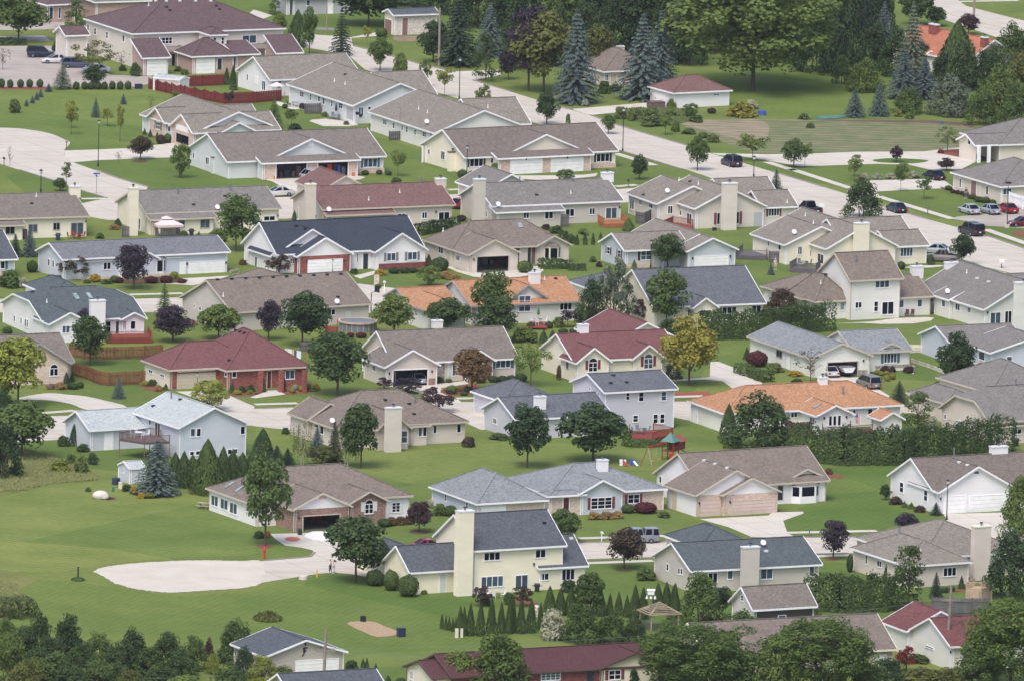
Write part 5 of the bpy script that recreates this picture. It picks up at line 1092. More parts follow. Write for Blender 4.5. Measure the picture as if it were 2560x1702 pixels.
PL('B',[('poplar',180,135,-20,160,'green','bushy green tree in front of the lavender house'),('bush',212,245,128,135,'light','pale green round shrub near the top edge'),('fatarb',380,432,88,205,'dark','broad dark arborvitae behind the apartment garages'),('oval',490,500,60,140,'green','slender green tree beside the broad arborvitae'),('fir',785,512,78,210,'spruce','airy grey green conifer at the edge of the diagonal street'),('round',1035,240,-190,640,'dark','big shade tree left of the small brick garage'),('young',1020,418,235,85,'lime','yellow flowering sapling beside the diagonal street'),('ball',1155,342,258,110,'green','round green shrub left of the small brick garage'),
 ('round',1141,655,345,215,'green','round street tree on the diagonal street above the taupe roofs'),('bush',1325,705,490,140,'light','yellow green shrubby tree behind the ridge of the long pale house'),('spread',1555,800,560,125,'light','multi stemmed light green shrub tree behind the taupe roofs'),('spread',2090,975,780,150,'light','light green multi stemmed shrub above the pale house with the antenna'),('young',1735,892,615,170,'lime','lime green sapling beside the diagonal street lamp'),('dense',1630,575,195,275,'deep','dark round tree beside the utility pole at the small brick garage'),
 ('spruce',1860,605,-60,400,'spruce','tall dark green spruce right of the utility pole'),('spruce',2150,520,30,300,'blue','blue grey spruce behind the dark street trees'),('poplar',2115,745,315,270,'dark','dark green street tree on the corner of the side street'),('dense',2320,735,470,170,'purple','purple leaved tree in front of the olive tree on the corner'),('fir',165,1185,890,165,'green','fluffy green conifer at the left end of the furnished patio'),('young',325,1165,1008,135,'green','light young tree behind the low dark shrub below the patio'),('bush',360,1196,1138,125,'deep','low dark green shrub on the lawn below the patio'),
 ('young',1305,1625,1385,165,'light','light green sapling between the two duplexes'),('bush',2190,1640,1500,95,'light','light green shrub by the cream duplex windows'),('ball',265,1000,955,55,'dark','small dark shrub at the left patio of the long pale house'),('bush',420,1005,950,60,'plum','small purple shrub beside the lattice screen'),('bush',830,1150,1115,60,'weed','small grey green shrub by the white porch post'),('bush',1090,1160,1120,100,'green','low green shrub between the two long pale houses'),('bush',630,1075,1030,60,'weed','small shrub in the bed under the windows of the patio house')])
PL('C',[('round',150,840,60,420,'purple','large purple leaved tree behind the olive tree'),('round',290,850,105,600,'olive','large olive green tree overhanging the diagonal street'),('spruce',20,500,-250,300,'deep','dark spruce at the top behind the olive tree'),('dense',430,420,-150,420,'green','green tree at the top edge behind the first blue spruce'),('spruce',585,950,95,430,'blue','tall blue spruce at the corner of the diagonal street'),('round',790,720,235,300,'olive','olive tree beside the half hidden brown roof'),('spruce',1360,830,128,380,'blue','right blue spruce of the pair behind the white garage'),('spruce',1195,915,138,480,'blue','left blue spruce of the pair behind the white garage'),
 ('big',1120,470,-330,900,'deep','huge dark tree behind the pair of blue spruces'),('dense',1540,560,-150,420,'deep','dark tree in the shade left of the huge pale green tree'),('big',2215,835,-330,1500,'light','huge pale green tree standing on the shaded lawn'),('young',1412,1245,1060,155,'light','light green sapling on the verge of the diagonal street'),('dense',318,1148,845,205,'deep','neat dark round street tree in front of the blue spruces'),('round',886,1235,1055,140,'green','dark green small tree behind the roof of the cream duplex'),('bush',515,1150,1048,45,'weed','tiny shrub poking over the cream duplex ridge'),('bush',1503,1215,1110,85,'light','yellow green shrub beside the verge sapling'),
 ('round',1705,1570,1258,205,'green','street tree beside the dark blue wagon'),('young',2212,1485,1235,290,'light','loose light green tree above the parked dark blue wagon'),('bush',672,978,918,75,'whiteflower','small white flowering shrub by the street corner'),('bush',845,862,748,130,'dark','dark shrub in front of the half hidden brown roofed house'),('bush',940,850,778,120,'dark','low dark shrub right of the half hidden house wall'),('bush',2205,1005,920,120,'whiteflower','white flowering shrub right of the white garage'),('bush',2110,1075,945,280,'gold','broad yellow green shrub right of the white garage'),('ball',1838,1045,995,85,'plum','dark purple shrub below the white garage'),
 ('bush',1000,1095,985,110,'weed','leftmost weedy bush in the garden strip below the white garage drive'),('bush',1130,1110,1000,150,'weed','second weedy bush from the left in the garden strip'),('bush',1280,1110,990,180,'weed','tall weedy bush in the middle of the garden strip'),('bush',1290,1160,1070,220,'weed','low weedy bush at the near side of the garden strip'),('spread',1640,1090,950,160,'green','tall leafy bush in front of the white garage wall'),('bush',1470,1090,1000,130,'weed','weedy bush below the small palm like plant'),('bush',1700,1125,1060,140,'green','low green bush at the edge of the garden plot'),('bush',1630,1235,1180,130,'weed','weedy clump on the verge below the garden plot'),('bush',1850,1310,1235,120,'weed','spiky weedy clump at the lower corner of the garden plot'),('tuft',1468,995,885,90,'light','pale spiky plant beside the white garage door'),('bush',1760,1270,1215,110,'weed','grassy clump on the verge right of the white stone'),
 ('dense',1170,1655,1425,150,'deep','small dark round tree in front of the cream duplex'),('spread',490,1680,1560,190,'green','green shrub showing above the ridge of the greige house')])
PL('D',[('pine',560,560,-260,260,'spruce','leftmost tall pine with a bare trunk in the dark grove'),('pine',780,580,-240,260,'spruce','middle tall pine with a bare trunk in the dark grove'),('pine',875,548,-260,260,'spruce','right hand tall pine with a bare trunk in the dark grove'),('spruce',1060,560,20,290,'blue','blue spruce left of the bright orange roof'),('spruce',1320,780,25,330,'silver','grey green spruce in front of the bright orange roof'),('mound',700,600,-200,400,'deep','dark tree behind the bare trunked pines'),('mound',1000,400,-250,420,'deep','dark tree at the top behind the blue spruces'),('mound',690,772,508,200,'green','green shrub at the foot of the dark grove'),('mound',890,842,538,350,'light','large pale green rounded shrub below the bare trunked pines'),('spruce',798,1078,820,195,'blue','left of the two blue spruces standing free on the lawn'),('spruce',1022,1070,748,185,'blue','right of the two blue spruces standing free on the lawn'),('spruce',1250,910,470,340,'blue','left blue spruce of the cluster below the orange roof'),('spruce',1440,915,545,300,'blue','right blue spruce of the cluster below the orange roof'),('mound',1290,1045,805,300,'green','green shrub in front of the blue spruce cluster'),('mound',1670,1065,690,440,'silver','grey green bushy tree below the dark arborvitae'),('fatarb',1735,790,188,430,'dark','huge dark arborvitae in front of the bright orange roof'),('mound',1790,830,385,360,'dark','dark bushy tree at the foot of the huge arborvitae'),('round',1545,245,65,190,'deep','dark round tree above the bright orange roof beside the road'),('round',1845,320,128,200,'plum','plum coloured round tree by the top right road'),('dense',1370,240,-160,340,'dark','dark tree above the red brick chimney of the orange roof'),('mound',2250,700,215,460,'green','large green tree at the right edge below the top right road'),('mound',2060,760,410,330,'dark','dark green tree right of the huge arborvitae'),('mound',2300,1000,480,360,'olive','yellowish green tree at the right edge above the office roof'),('mound',2120,1090,600,430,'light','bright green tree in the right hand tree belt'),('mound',1960,1150,810,320,'green','medium green tree at the left end of the right hand tree belt'),('mound',2300,1180,760,380,'green','green tree directly above the grey office roof'),('bush',1300,1095,1035,90,'light','small light shrub at the edge of the garden plot'),('bush',330,1100,1045,110,'weed','weedy shrub left of the overturned green boat'),('bush',390,1180,1130,80,'weed','small weedy clump inside the garden plot'),('bush',1200,1075,1005,80,'lime','yellow shrub right of the free standing blue spruces'),
 ('round',237,1545,1278,215,'green','dark leafy tree on the strip beside the looping driveway'),('young',338,1545,1315,150,'light','lighter tree just right of the leafy strip tree'),('young',800,1630,1425,145,'light','light sapling on the lawn below the looping driveway'),('round',1183,1495,1345,115,'plum','small dark red tree on the grass island'),('dense',1640,1570,1455,150,'plum','small purple round tree beside the office forecourt'),('airy',1650,1400,1168,250,'light','yellow green tree at the corner of the garden plot'),('young',1240,1640,1500,130,'light','light sapling below the grass island'),('ball',1590,1415,1375,60,'redleaf','left reddish shrub in the mulch by the office porch'),('ball',1780,1430,1385,70,'redleaf','middle reddish shrub in the mulch by the office porch'),('ball',1870,1445,1400,75,'redleaf','right reddish shrub in the mulch by the office porch')])
ROW('D','mound','dark','dark woodland tree','along the very top edge','dark trees along the top edge',[(100,250,-330,380),(330,260,-330,420)])
ROW('C','mound','deep','dark background tree','above the half hidden brown roofed house','dark background trees',[(250,150,-330,420),(700,200,-330,520),(1500,260,-330,520)])
ROW('B','mound','deep','shade tree','in the clump behind the brick garage at the top','trees behind the brick garage',[(1350,60,-280,420),(1750,120,-260,460),(2050,240,-240,460),(2330,330,-200,480)])
PL('E',[('dense',550,192,70,125,'dark','dark bushy young tree beside the upper street lamp'),('young',608,165,-75,110,'green','young tree at the street corner on the upper left'),('spruce',140,797,588,125,'spruce','dark green spruce left of the blue one by the beige house'),('spruce',272,795,535,165,'blue','blue spruce in front of the beige house with red patio furniture'),('ball',296,940,828,105,'dark','dark clipped ball shrub left of the long pale grey house'),('bush',92,1080,918,205,'green','weeping green mound shrub at the left edge'),('bush',222,1084,988,95,'whiteflower','pale flowering hydrangea shrub near the slate roof'),('spread',680,1002,795,290,'bronze','bronze leaved bushy tree in front of the long pale grey house'),('dense',1230,1095,690,325,'purple','dark purple maple in front of the long pale grey house'),('oval',2170,745,218,400,'green','big ash tree right of the canvas gazebo'),('bush',1995,655,538,175,'light','light green shrub at the foot of the big ash tree'),('fir',1510,1350,1040,170,'green','slender green larch rising behind a purple maple'),('dense',770,1545,1275,170,'purple','purple tree partly hidden behind the white chimney'),('dense',1590,1580,1250,340,'purple','dark purple maple left of the bright maple by the long brown roof'),('round',2010,1560,1235,390,'light','bright green maple in front of the long brown roofed house'),('bush',60,1500,1440,110,'dark','dark shrub at the left foot of the white house'),
 ('ball',1393,1038,975,125,'barberry','left dark red barberry below the bay window'),('ball',1530,1038,970,118,'barberry','middle dark red barberry below the bay window'),('ball',1672,1040,1000,85,'barberry','small dark red barberry beside the garage of the long pale house'),('ball',1052,1035,970,90,'green','round green shrub left of the purple maple trunk'),('ball',1092,1037,982,90,'barberry','red barberry right beside the purple maple'),('bush',875,1030,958,110,'yellowflower','yellow flowering clump in front of the long pale house'),('bush',985,1045,1005,110,'green','low green shrub in the bed of the long pale house'),('bush',1605,1000,935,95,'lime','lime shrub beside the garage of the long pale house'),('bush',465,1032,962,90,'dark','dark shrub under the gable wall of the long pale house'),('bush',535,1035,965,85,'deep','very dark shrub right of the gable wall shrub'),('bush',1760,1425,1378,130,'pink','pinkish flowering clump beside the long brown roofed house'),('bush',1060,545,500,110,'mound','tan grasses beside the beige house chimney'),('fatarb',1085,515,440,80,'deep','dark shrub at the side door of the beige house'),('bush',920,630,575,80,'green','green shrub right of the red patio furniture'),('bush',2235,872,820,80,'rust','orange flowering clump near the navy roofed house'),('fir',1830,608,560,45,'deep','tiny dark conifer near the round grill'),('bush',1690,612,555,90,'green','green shrub at the right foot of the gazebo'),('spread',2160,978,905,100,'whiteflower','pale flowering shrub right of the white garage door'),('bush',800,1040,1005,70,'green','small green shrub at the left end of the stone bed')])
PL('F',[('dense',115,1560,1200,215,'purple','narrow purple tree left of the big dark maple'),('round',425,1620,1125,450,'deep','big dark maple in front of the long brown roof'),('dense',1270,1510,1145,380,'light','bright linden tree right of the round pool'),('round',1760,1500,1175,390,'dark','dark green tree in front of the orange roofed house'),('oval',2180,1480,925,380,'green','tall rear maple in front of the orange roof'),('dense',2180,1580,1150,440,'dark','lower dark maple in front of the tall rear maple'),('spread',205,968,775,240,'bronze','bronze shrub beside the brick garage of the navy roofed house'),('ball',1690,930,800,165,'dark','large clipped ball shrub between the navy roof and the tan hip house'),('fatarb',1588,895,772,70,'bronze','dark upright shrub beside the white brick skirted gable'),('spread',1590,1065,875,235,'light','light green feathery shrub on the lawn below the navy roofed house'),('bush',1150,965,912,120,'yellowflower','yellow flower clump in front of the navy roofed house'),('bush',905,950,905,85,'dark','dark low shrub by the porch of the navy roofed house'),('bush',1745,1002,928,115,'mound','left tan flowering mound by the tan hip house'),('bush',1830,1010,948,110,'mound','right tan flowering mound by the tan hip house'),('ball',870,1535,1493,75,'barberry','second red barberry in front of the round pool'),('ball',968,1540,1490,105,'barberry','large red barberry in front of the round pool'),('ball',785,1525,1488,65,'barberry','leftmost red barberry in front of the round pool'),('ball',1072,1530,1495,50,'barberry','rightmost red barberry in front of the round pool'),('fatarb',352,460,368,45,'dark','slim arborvitae at the side of the brown red roofed house'),('ball',1890,470,410,90,'plum','dark shrub at the corner of the greige house'),
 ('ball',1005,45,0,70,'dark','left clipped shrub on the lawn edge of the pale duplex'),('ball',1133,40,-5,60,'dark','middle clipped shrub on the lawn edge of the pale duplex'),('ball',1220,48,8,65,'dark','right clipped shrub on the lawn edge of the pale duplex'),('ball',1900,70,-8,95,'dark','left round shrub below the cream duplex windows'),('ball',1985,62,5,70,'dark','middle round shrub below the cream duplex windows'),('ball',2110,58,15,70,'green','right round shrub below the cream duplex windows'),('bush',1295,115,65,95,'green','small green shrub by the stone edging on the duplex lawn'),('ball',1125,1090,1045,60,'green','small shrub at the foot of the brick planter post')])
ROW('F','ball','deep','dark clipped shrub','under the brick skirted gable windows','shrubs under the navy roofed house windows',[(1270,950,898,105),(1366,948,896,95),(1448,945,896,80),(1525,942,895,85)])
PL('G',[('bush',315,545,495,85,'plum','small lilac shrub behind the greige house lawn'),('spread',480,662,555,120,'dark','dark shrub on the lawn behind the bay window gable'),('bush',548,672,588,85,'dark','dark round shrub right of the bay window gable'),('bush',410,580,510,130,'dark','broad dark shrub below the greige house wall'),('young',655,645,538,110,'light','feathery light sapling behind the row of small arborvitae'),('ball',118,942,832,145,'green','green clipped shrub beside the tan hip house entry'),('cone',1125,908,818,62,'green','green conical shrub below the grey blue house window'),('dense',1430,905,588,285,'dark','dark dense round tree in front of the grey blue house'),('spread',930,1400,805,290,'silver','tall loose cottonwood left of the cream gable'),('mound',735,1440,985,320,'deep','dark tree right of the orange roofed house patio'),('poplar',1055,1390,1040,180,'green','thin feathery tree right of the tall cottonwood'),('oval',1420,1460,912,410,'green','big airy ash tree in front of the steel blue roof'),('spread',1215,1400,1185,200,'plum','bronze purple shrub tree in front of the cream gable'),('young',512,1445,1285,160,'purple','small purple flowering tree on the patio lawn'),('bush',120,1580,1448,240,'light','light green shrub below the patio hedge balls'),('ball',342,1455,1388,75,'dark','right clipped ball by the red deck steps'),('ball',172,1458,1395,75,'dark','left clipped ball by the red deck steps'),('fatarb',290,1590,1465,85,'dark','left dark arborvitae behind the burgundy roof'),('fatarb',372,1580,1465,75,'dark','right dark arborvitae behind the burgundy roof'),('bush',430,1445,1350,110,'weed','loose olive shrub beside the purple flowering tree'),('ball',470,1500,1455,90,'dark','dark clipped shrub behind the white burgundy roof chimney'),('ball',565,1495,1455,80,'dark','second dark clipped shrub behind the burgundy roof'),('mound',1460,1500,1370,280,'dark','dark undergrowth shrub below the big airy ash tree'),('cone',378,1330,1230,65,'dark','dark conical plant at the glazed porch'),('bush',800,890,840,60,'plum','small purple plant in the bed of the grey blue house'),('bush',745,845,790,70,'green','green shrub at the side bed of the grey blue house'),('fatarb',1070,560,440,120,'green','feathery green shrub right of the small cedar deck')])
ROW('G','arb','deep','small arborvitae','in the lawn row right of the bay window','small arborvitae row',[(597,687,588,45),(672,687,570,46),(745,687,573,42),(815,642,573,40)])
T('G');hedge('hedge',pts('G',[(262,905),(505,905)]),1.6,1.3,'dark','clipped dark hedge under the tan bay window');hedge('hedge',pts('G',[(525,920),(665,922)]),1.5,.8,'dark','low clipped hedge right of the taller bay window hedge')
hedge('hedge',pts('G',[(1750,1555),(2356,1545)],'H',[(300,1490),(560,1470)]),2.4,3.6,'arb','long tall arborvitae hedge between the steel blue and purplish brown roofs');hedge('hedge',pts('F',[(1490,600),(1640,570),(1830,535)]),1.6,1.5,'deep','dark hedge below the brown red roofed house patio')
PL('H',[('mound',858,435,85,375,'deep','large dark maple beside the diagonal street'),('round',1783,875,588,220,'deep','round dark street tree left of the black van'),('fatarb',1500,872,768,75,'dark','small dark arborvitae beside the parked grey pickup'),('ball',1225,912,838,80,'dark','dark ball shrub right of the purplish brown upper roof'),('young',1220,195,-40,140,'green','young street tree left of the two on the office lawn'),('young',1435,265,55,170,'green','spreading young tree on the office lawn'),('young',790,100,-110,110,'light','slim sapling above the white spiraea row'),('mound',130,1380,1085,360,'bronze','dark bronze tree in front of the purplish brown roof'),('spruce',25,962,858,75,'blue','tiny blue spruce beside the grey board screen'),('fir',75,172,-10,120,'spruce','feathery dark conifer behind the off white house roof'),('dense',1730,1985,1488,350,'deep','dark dense ash tree on the lawn at the right'),('ball',1660,185,140,70,'dark','dark clipped shrub at the office corner')])
ROW('H','bush','whiteflower','white flowering spiraea','in the row on the office lawn','white spiraea row',[(885,85,28,105),(1005,82,28,98),(1125,80,26,98),(1345,72,10,115)])
ROW('H','ball','plum','purple barberry','along the beige office wall','purple barberries at the office',[(1700,212,175,50),(1745,220,182,50),(1785,225,190,48)])
ROW('H','ball','dark','green ball shrub','along the beige office wall','ball shrubs at the office',[(1818,240,192,60),(1880,265,220,80),(1940,292,242,90),(2000,300,245,95),(2068,318,270,65)])
ROW('H','fatarb','dark','dark arborvitae','at the right corner of the beige office','arborvitae at the office corner',[(2150,305,178,80),(2205,300,180,70),(2280,232,165,70),(2345,230,160,70)])
PL('I',[('round',165,610,-20,520,'lime','bright green maple in front of the pinkish brick house'),('mound',20,640,430,230,'deep','dark shrubby tree behind the bright maple trunk'),('dense',830,225,-220,340,'dark','dark green maple in front of the white house deck'),('spruce',1090,528,328,125,'blue','small blue spruce in front of the brown board fence'),('ball',668,442,378,112,'dark','clipped green mound beside the pinkish brick house'),('ball',742,432,372,60,'dark','smaller clipped mound right of the large one by the brick house'),('fatarb',612,392,280,60,'deep','left dark upright shrub at the pinkish brick corner'),('fatarb',662,372,292,52,'deep','right dark upright shrub at the pinkish brick corner'),('bush',558,442,378,115,'mound','orange tinted shrub below the arched window'),('bush',465,440,388,85,'pink','pink tinted shrub left below the arched window'),('spread',1925,640,352,375,'lime','yellow green small tree behind the silvery split level roof'),('bush',1402,412,352,95,'dark','dark shrub under the left windows of the red hip roof'),('bush',1322,412,368,80,'gold','yellowish shrub at the left corner of the red hip roof'),('bush',1452,458,405,85,'mound','golden shrub beside the tan garage door'),('cone',1525,448,388,60,'deep','dark cone shrub left of the tan garage door'),('cone',2135,478,372,65,'deep','dark cone shrub right of the tan garage door'),('bush',2228,472,415,80,'dark','dark shrub with white blossoms below the brick window'),('bush',2310,462,400,80,'dark','dark shrub at the brick porch'),('bush',2185,492,448,85,'gold','left yellow shrub in the red mulch bed'),('bush',2305,486,448,75,'gold','right yellow shrub in the red mulch bed'),
 ('round',200,1080,555,560,'green','wide airy tree at the left edge above the meadow'),('mound',40,1260,760,330,'deep','dark tree cut off at the left edge above the meadow'),('bush',655,1142,1038,105,'green','round green shrub on the lawn left of the pale blue house'),('bush',750,1225,1048,135,'light','light green shrub left of the garden shed'),('bush',858,1132,1028,105,'dark','dark green shrub below the white side door'),('bush',560,1205,1085,190,'lime','pale yellow green shrub in the meadow'),('fatarb',680,962,758,95,'deep','tall climbing plant on the pale blue gable wall'),('bush',585,965,868,120,'dark','dark shrub at the far corner of the pale blue garage'),('bush',760,1015,945,125,'dark','dark flowering shrub below the pale blue gable'),('spruce',1440,1412,918,420,'blue','large blue spruce in front of the raised deck'),('fatarb',1905,1405,898,340,'arblight','broad light green arborvitae in front of the pale blue house'),('bush',1235,1405,1338,90,'yellowflower','upper yellow lily clump near the bird bath'),('bush',1300,1445,1392,85,'yellowflower','lower yellow lily clump near the bird bath'),('ball',1380,1442,1388,105,'light','light green mound below the large blue spruce'),('bush',1165,1380,1320,110,'dark','low dark shrub beside the utility box'),('bush',965,1452,1428,110,'plum','low purple plant around the white boulder'),('bush',810,1385,1345,60,'weed','small grey plant left of the white boulder')])
ROW('I','fatarb','dark','arborvitae','in the dark screen below the pale blue house','arborvitae screen below the pale blue house',[(1610,1320,1020,190),(1690,1345,1010,190),(1770,1345,1040,170),(2050,1345,965,190),(2140,1320,990,180),(2230,1300,1020,190),(2330,1290,985,210)])
PL('J',[('dense',750,503,-70,540,'dark','big dark maple right of the red hip roof'),('spread',1180,440,330,150,'plum','small purple shrub left of the open garage'),('spread',1395,475,335,285,'purple','large purple shrub in front of the open tan garage'),('spread',1670,650,425,320,'plum','purple smoke bush behind the tan hip roof'),('round',1985,465,75,345,'rust','bronze crabapple in the mulch island'),('arb',70,470,336,44,'deep','left columnar arborvitae at the brick porch'),('arb',260,460,326,44,'deep','right columnar arborvitae at the brick porch'),('bush',360,445,400,75,'whiteflower','white hydrangea at the brick porch'),('ball',335,476,435,65,'gold','golden ball in the brick porch bed'),('ball',420,462,415,65,'gold','second golden ball in the brick porch bed'),('ball',480,450,395,70,'dark','dark shrub right of the brick porch bed'),('bush',540,450,390,100,'yellowflower','orange flowers right of the brick porch'),('bush',520,460,415,75,'light','light shrub at the end of the brick porch bed'),('ball',1800,485,405,105,'green','left green mound in the mulch island'),('ball',1945,470,410,75,'dark','right green mound in the mulch island'),('ball',1913,498,460,72,'dark','low green mound at the front of the mulch island'),('bush',1860,462,420,70,'yellowflower','orange flower clump in the mulch island'),('bush',1690,385,325,95,'dark','dark shrub at the stone entry'),('ball',1775,382,342,65,'green','small round shrub right of the stone entry'),('round',965,1170,585,360,'dark','dark ash tree in front of the tan chimney house'),('birch',420,1150,720,210,'olive','pale trunked birch left of the dark ash tree'),('birch',830,1150,745,250,'olive','drooping birch right beside the dark ash tree'),('spruce',560,1060,795,190,'blue','small blue spruce in the birch clump'),('spruce',720,1120,745,170,'spruce','dark spruce in the birch clump'),('spread',600,1140,960,260,'olive','olive shrubs at the foot of the birch clump'),('fatarb',60,1090,800,220,'deep','dark arborvitae at the right end of the pale blue house screen'),('spruce',190,1130,960,170,'spruce','short dark spruce between the two lots'),('spruce',290,1140,985,150,'spruce','second short dark spruce between the two lots'),('bush',1950,972,878,130,'bronze','dark loose shrub at the right corner of the tan chimney house'),('bush',270,855,795,75,'dark','small dark shrub at the far left corner of the tan chimney house'),('oval',85,1885,1060,430,'green','feathery locust tree in front of the sunroom house'),('bush',1615,1525,1448,145,'whiteflower','white flowering shrub left of the grey hip roof'),('bush',1500,1600,1500,185,'bronze','bronze shrub mass left of the grey hip roof'),('ball',1792,1610,1510,125,'dark','dark round shrub at the grey hip roof corner'),('bush',1690,1605,1495,130,'green','green shrub between the white flowering one and the grey roof'),('bush',2240,905,845,180,'weed','low weedy shrubs along the lavender house wall')])
ROW('J','ball','deep','dark foundation shrub','below the teal shuttered windows','foundation shrubs of the tan brick trimmed house',[(2070,382,318,95),(2185,378,318,95),(2268,374,316,95),(2350,370,312,90)])
PL('K',[('airy',172,415,10,370,'light','light feathery locust tree left of the burgundy roof'),('round',140,1165,585,395,'deep','left dark maple in front of the lavender two storey house'),('round',745,1115,578,600,'deep','wide dark maple in front of the lavender two storey house'),('dense',1628,405,-240,490,'gold','golden green tree right of the burgundy roof'),('mound',2270,985,470,640,'dark','large dark tree in front of the orange hip roof'),('fatarb',1990,935,575,190,'dark','dark arborvitae left of the large tree at the orange roof'),('ball',550,345,272,65,'dark','dark round shrub below the left burgundy gable'),('ball',88,375,298,100,'dark','dark round shrub under the light locust tree'),('bush',960,290,145,160,'light','light green shrub between the two burgundy gables'),('bush',1080,285,218,130,'green','green shrub under the burgundy porch'),('ball',2255,232,88,200,'barberry','large dark red barberry left of the grey roofed house'),('cone',2160,175,52,75,'deep','dark conical shrub left of the large barberry'),('ball',1230,1580,1480,215,'barberry','dark red barberry below the maroon shuttered window'),('ball',1070,1580,1500,130,'green','green clipped shrub left of the dark red barberry'),('bush',1060,965,830,110,'light','light shrub left of the red deck'),('bush',430,360,220,50,'rust','reddish trunk like shrub by the cream gable wall'),('mound',1480,350,180,170,'deep','dark shrubs behind the golden green tree')])
hedge('hedge',pts('K',[(1090,975),(1420,970)]),1.2,.9,'green','low green hedge in front of the red deck');hedge('hedge',pts('K',[(2100,290),(2356,380)]),1.8,1.2,'green','clipped green hedge along the curving driveway');hedge('hedge',pts('A',[(-20,416),(225,414)]),1.8,1.0,'deep','clipped dark hedge on the grass island at the top left')
T('L');hedge('hedge',pts('L',[(230,1090),(700,1130),(1200,1130),(1700,1080),(2190,1010)]),3.2,4.3,'arb','long dark arborvitae hedge below the orange hip roof',.8,.3,leaf=.28)
PL('L',[('sparse',390,375,62,320,'bronze','bronze spreading tree in front of the boat garage'),('fir',1205,575,365,190,'spruce','dark green pyramidal tree right of the orange hip roof'),('poplar',1375,830,465,300,'green','feathery green tree at the end of the orange roof'),('bush',60,285,200,165,'weed','grey green shrubs left of the boat garage'),('round',1320,1085,915,240,'plum','purple leaved tree in front of the long dark hedge'),('bush',1500,830,690,160,'whiteflower','white flowering shrub beside the taupe clipped gable'),('ball',2082,285,225,90,'dark','dark shrub at the light blue house deck'),('fatarb',1160,850,772,85,'deep','dark shrub right of the maroon deck stairs'),('dense',1078,1460,1318,110,'deep','dark shrubby tree at the corner of the bright white house'),('bush',1180,1500,1430,130,'bronze','bronze shrub below the white gable windows'),('cone',1255,1532,1470,65,'dark','left dark cone below the bright white house'),('cone',1320,1542,1480,72,'dark','right dark cone below the bright white house'),('bush',1400,1572,1512,115,'bronze','right bronze shrub at the bright white house'),('fir',1545,1600,1485,125,'spruce','dark feathery shrub beside the white garage doors'),('bush',960,855,818,95,'yellowflower','yellow flower clump below the maroon deck'),('bush',1590,440,372,190,'weed','flowering plants in the round stone edged bed'),('bush',1890,385,330,150,'yellowflower','yellow flowers beside the dark ash tree bed'),('bush',250,320,275,150,'yellowflower','flower border along the walk of the boat garage'),('bush',265,390,345,120,'dark','dark shrub behind the orange roof ridge'),('bush',2170,310,270,70,'dark','low shrub against the light blue wall'),('bush',1480,830,760,200,'green','green shrubs at the foot of the feathery tree'),('spread',1900,900,770,160,'arb','tall bushy shrub rising from the right end of the hedge'),('bush',560,1225,1170,80,'rust','rusty plants in the stone bed behind the white brick house')])
ROW('L','ball','gold','golden ball shrub','by the minivan of the boat garage','golden ball shrubs',[(1005,306,260,54),(1045,318,278,54),(1090,306,272,52),(1025,372,318,55),(1095,368,305,58),(1147,356,284,54)])
ROW('L','bush','plum','purple shrub','along the stone skirt under the teal shutters','shrubs at the stone skirt',[(1075,285,225,90),(1145,285,230,70),(1290,292,230,100)])
T('M')
PL('M',[('mound',345,1420,905,300,'dark','tall dark tree in the lower left thicket'),('mound',620,1420,950,320,'deep','dark tree right of the tall one in the lower left thicket'),('mound',900,1450,1125,360,'green','green bushy tree in the middle of the lower left thicket'),('mound',1220,1510,1078,390,'deep','very dark round tree in the lower left thicket'),('mound',1530,1500,1118,330,'dark','dark tree right of the very dark round one'),('mound',1790,1460,1150,280,'green','green tree left of the slate garage roof'),('mound',2170,1400,992,360,'green','dense tree behind the slate garage roof'),('mound',90,1560,1138,420,'light','pale green bushy tree in the lower left corner'),('mound',60,1240,1000,260,'green','bush at the left edge above the lower left corner'),('mound',500,1650,1300,480,'green','green bush in front of the lower left thicket'),('mound',900,1680,1370,420,'green','green bush at the bottom edge left of the wire'),('mound',1200,1720,1460,340,'olive','olive bush at the bottom edge near the wire'),('mound',1920,1380,1165,110,'plum','small purple tree left of the slate garage'),('mound',2250,1560,1250,240,'deep','dark bush in front of the grey garage corner'),('mound',1950,1500,1310,140,'lime','yellow green sapling in front of the slate garage'),('mound',2100,1700,1400,380,'green','bush at the bottom edge below the slate garage'),('bush',1700,1700,1520,420,'light','low light bush at the bottom edge beside the satellite dish'),('mound',250,1700,1360,460,'olive','olive bush at the bottom left edge'),('mound',1420,1600,1420,160,'light','light sapling in the lower left thicket'),('tuft',720,640,600,130,'green','low grass clump around the small marker post')])
random.seed(12)
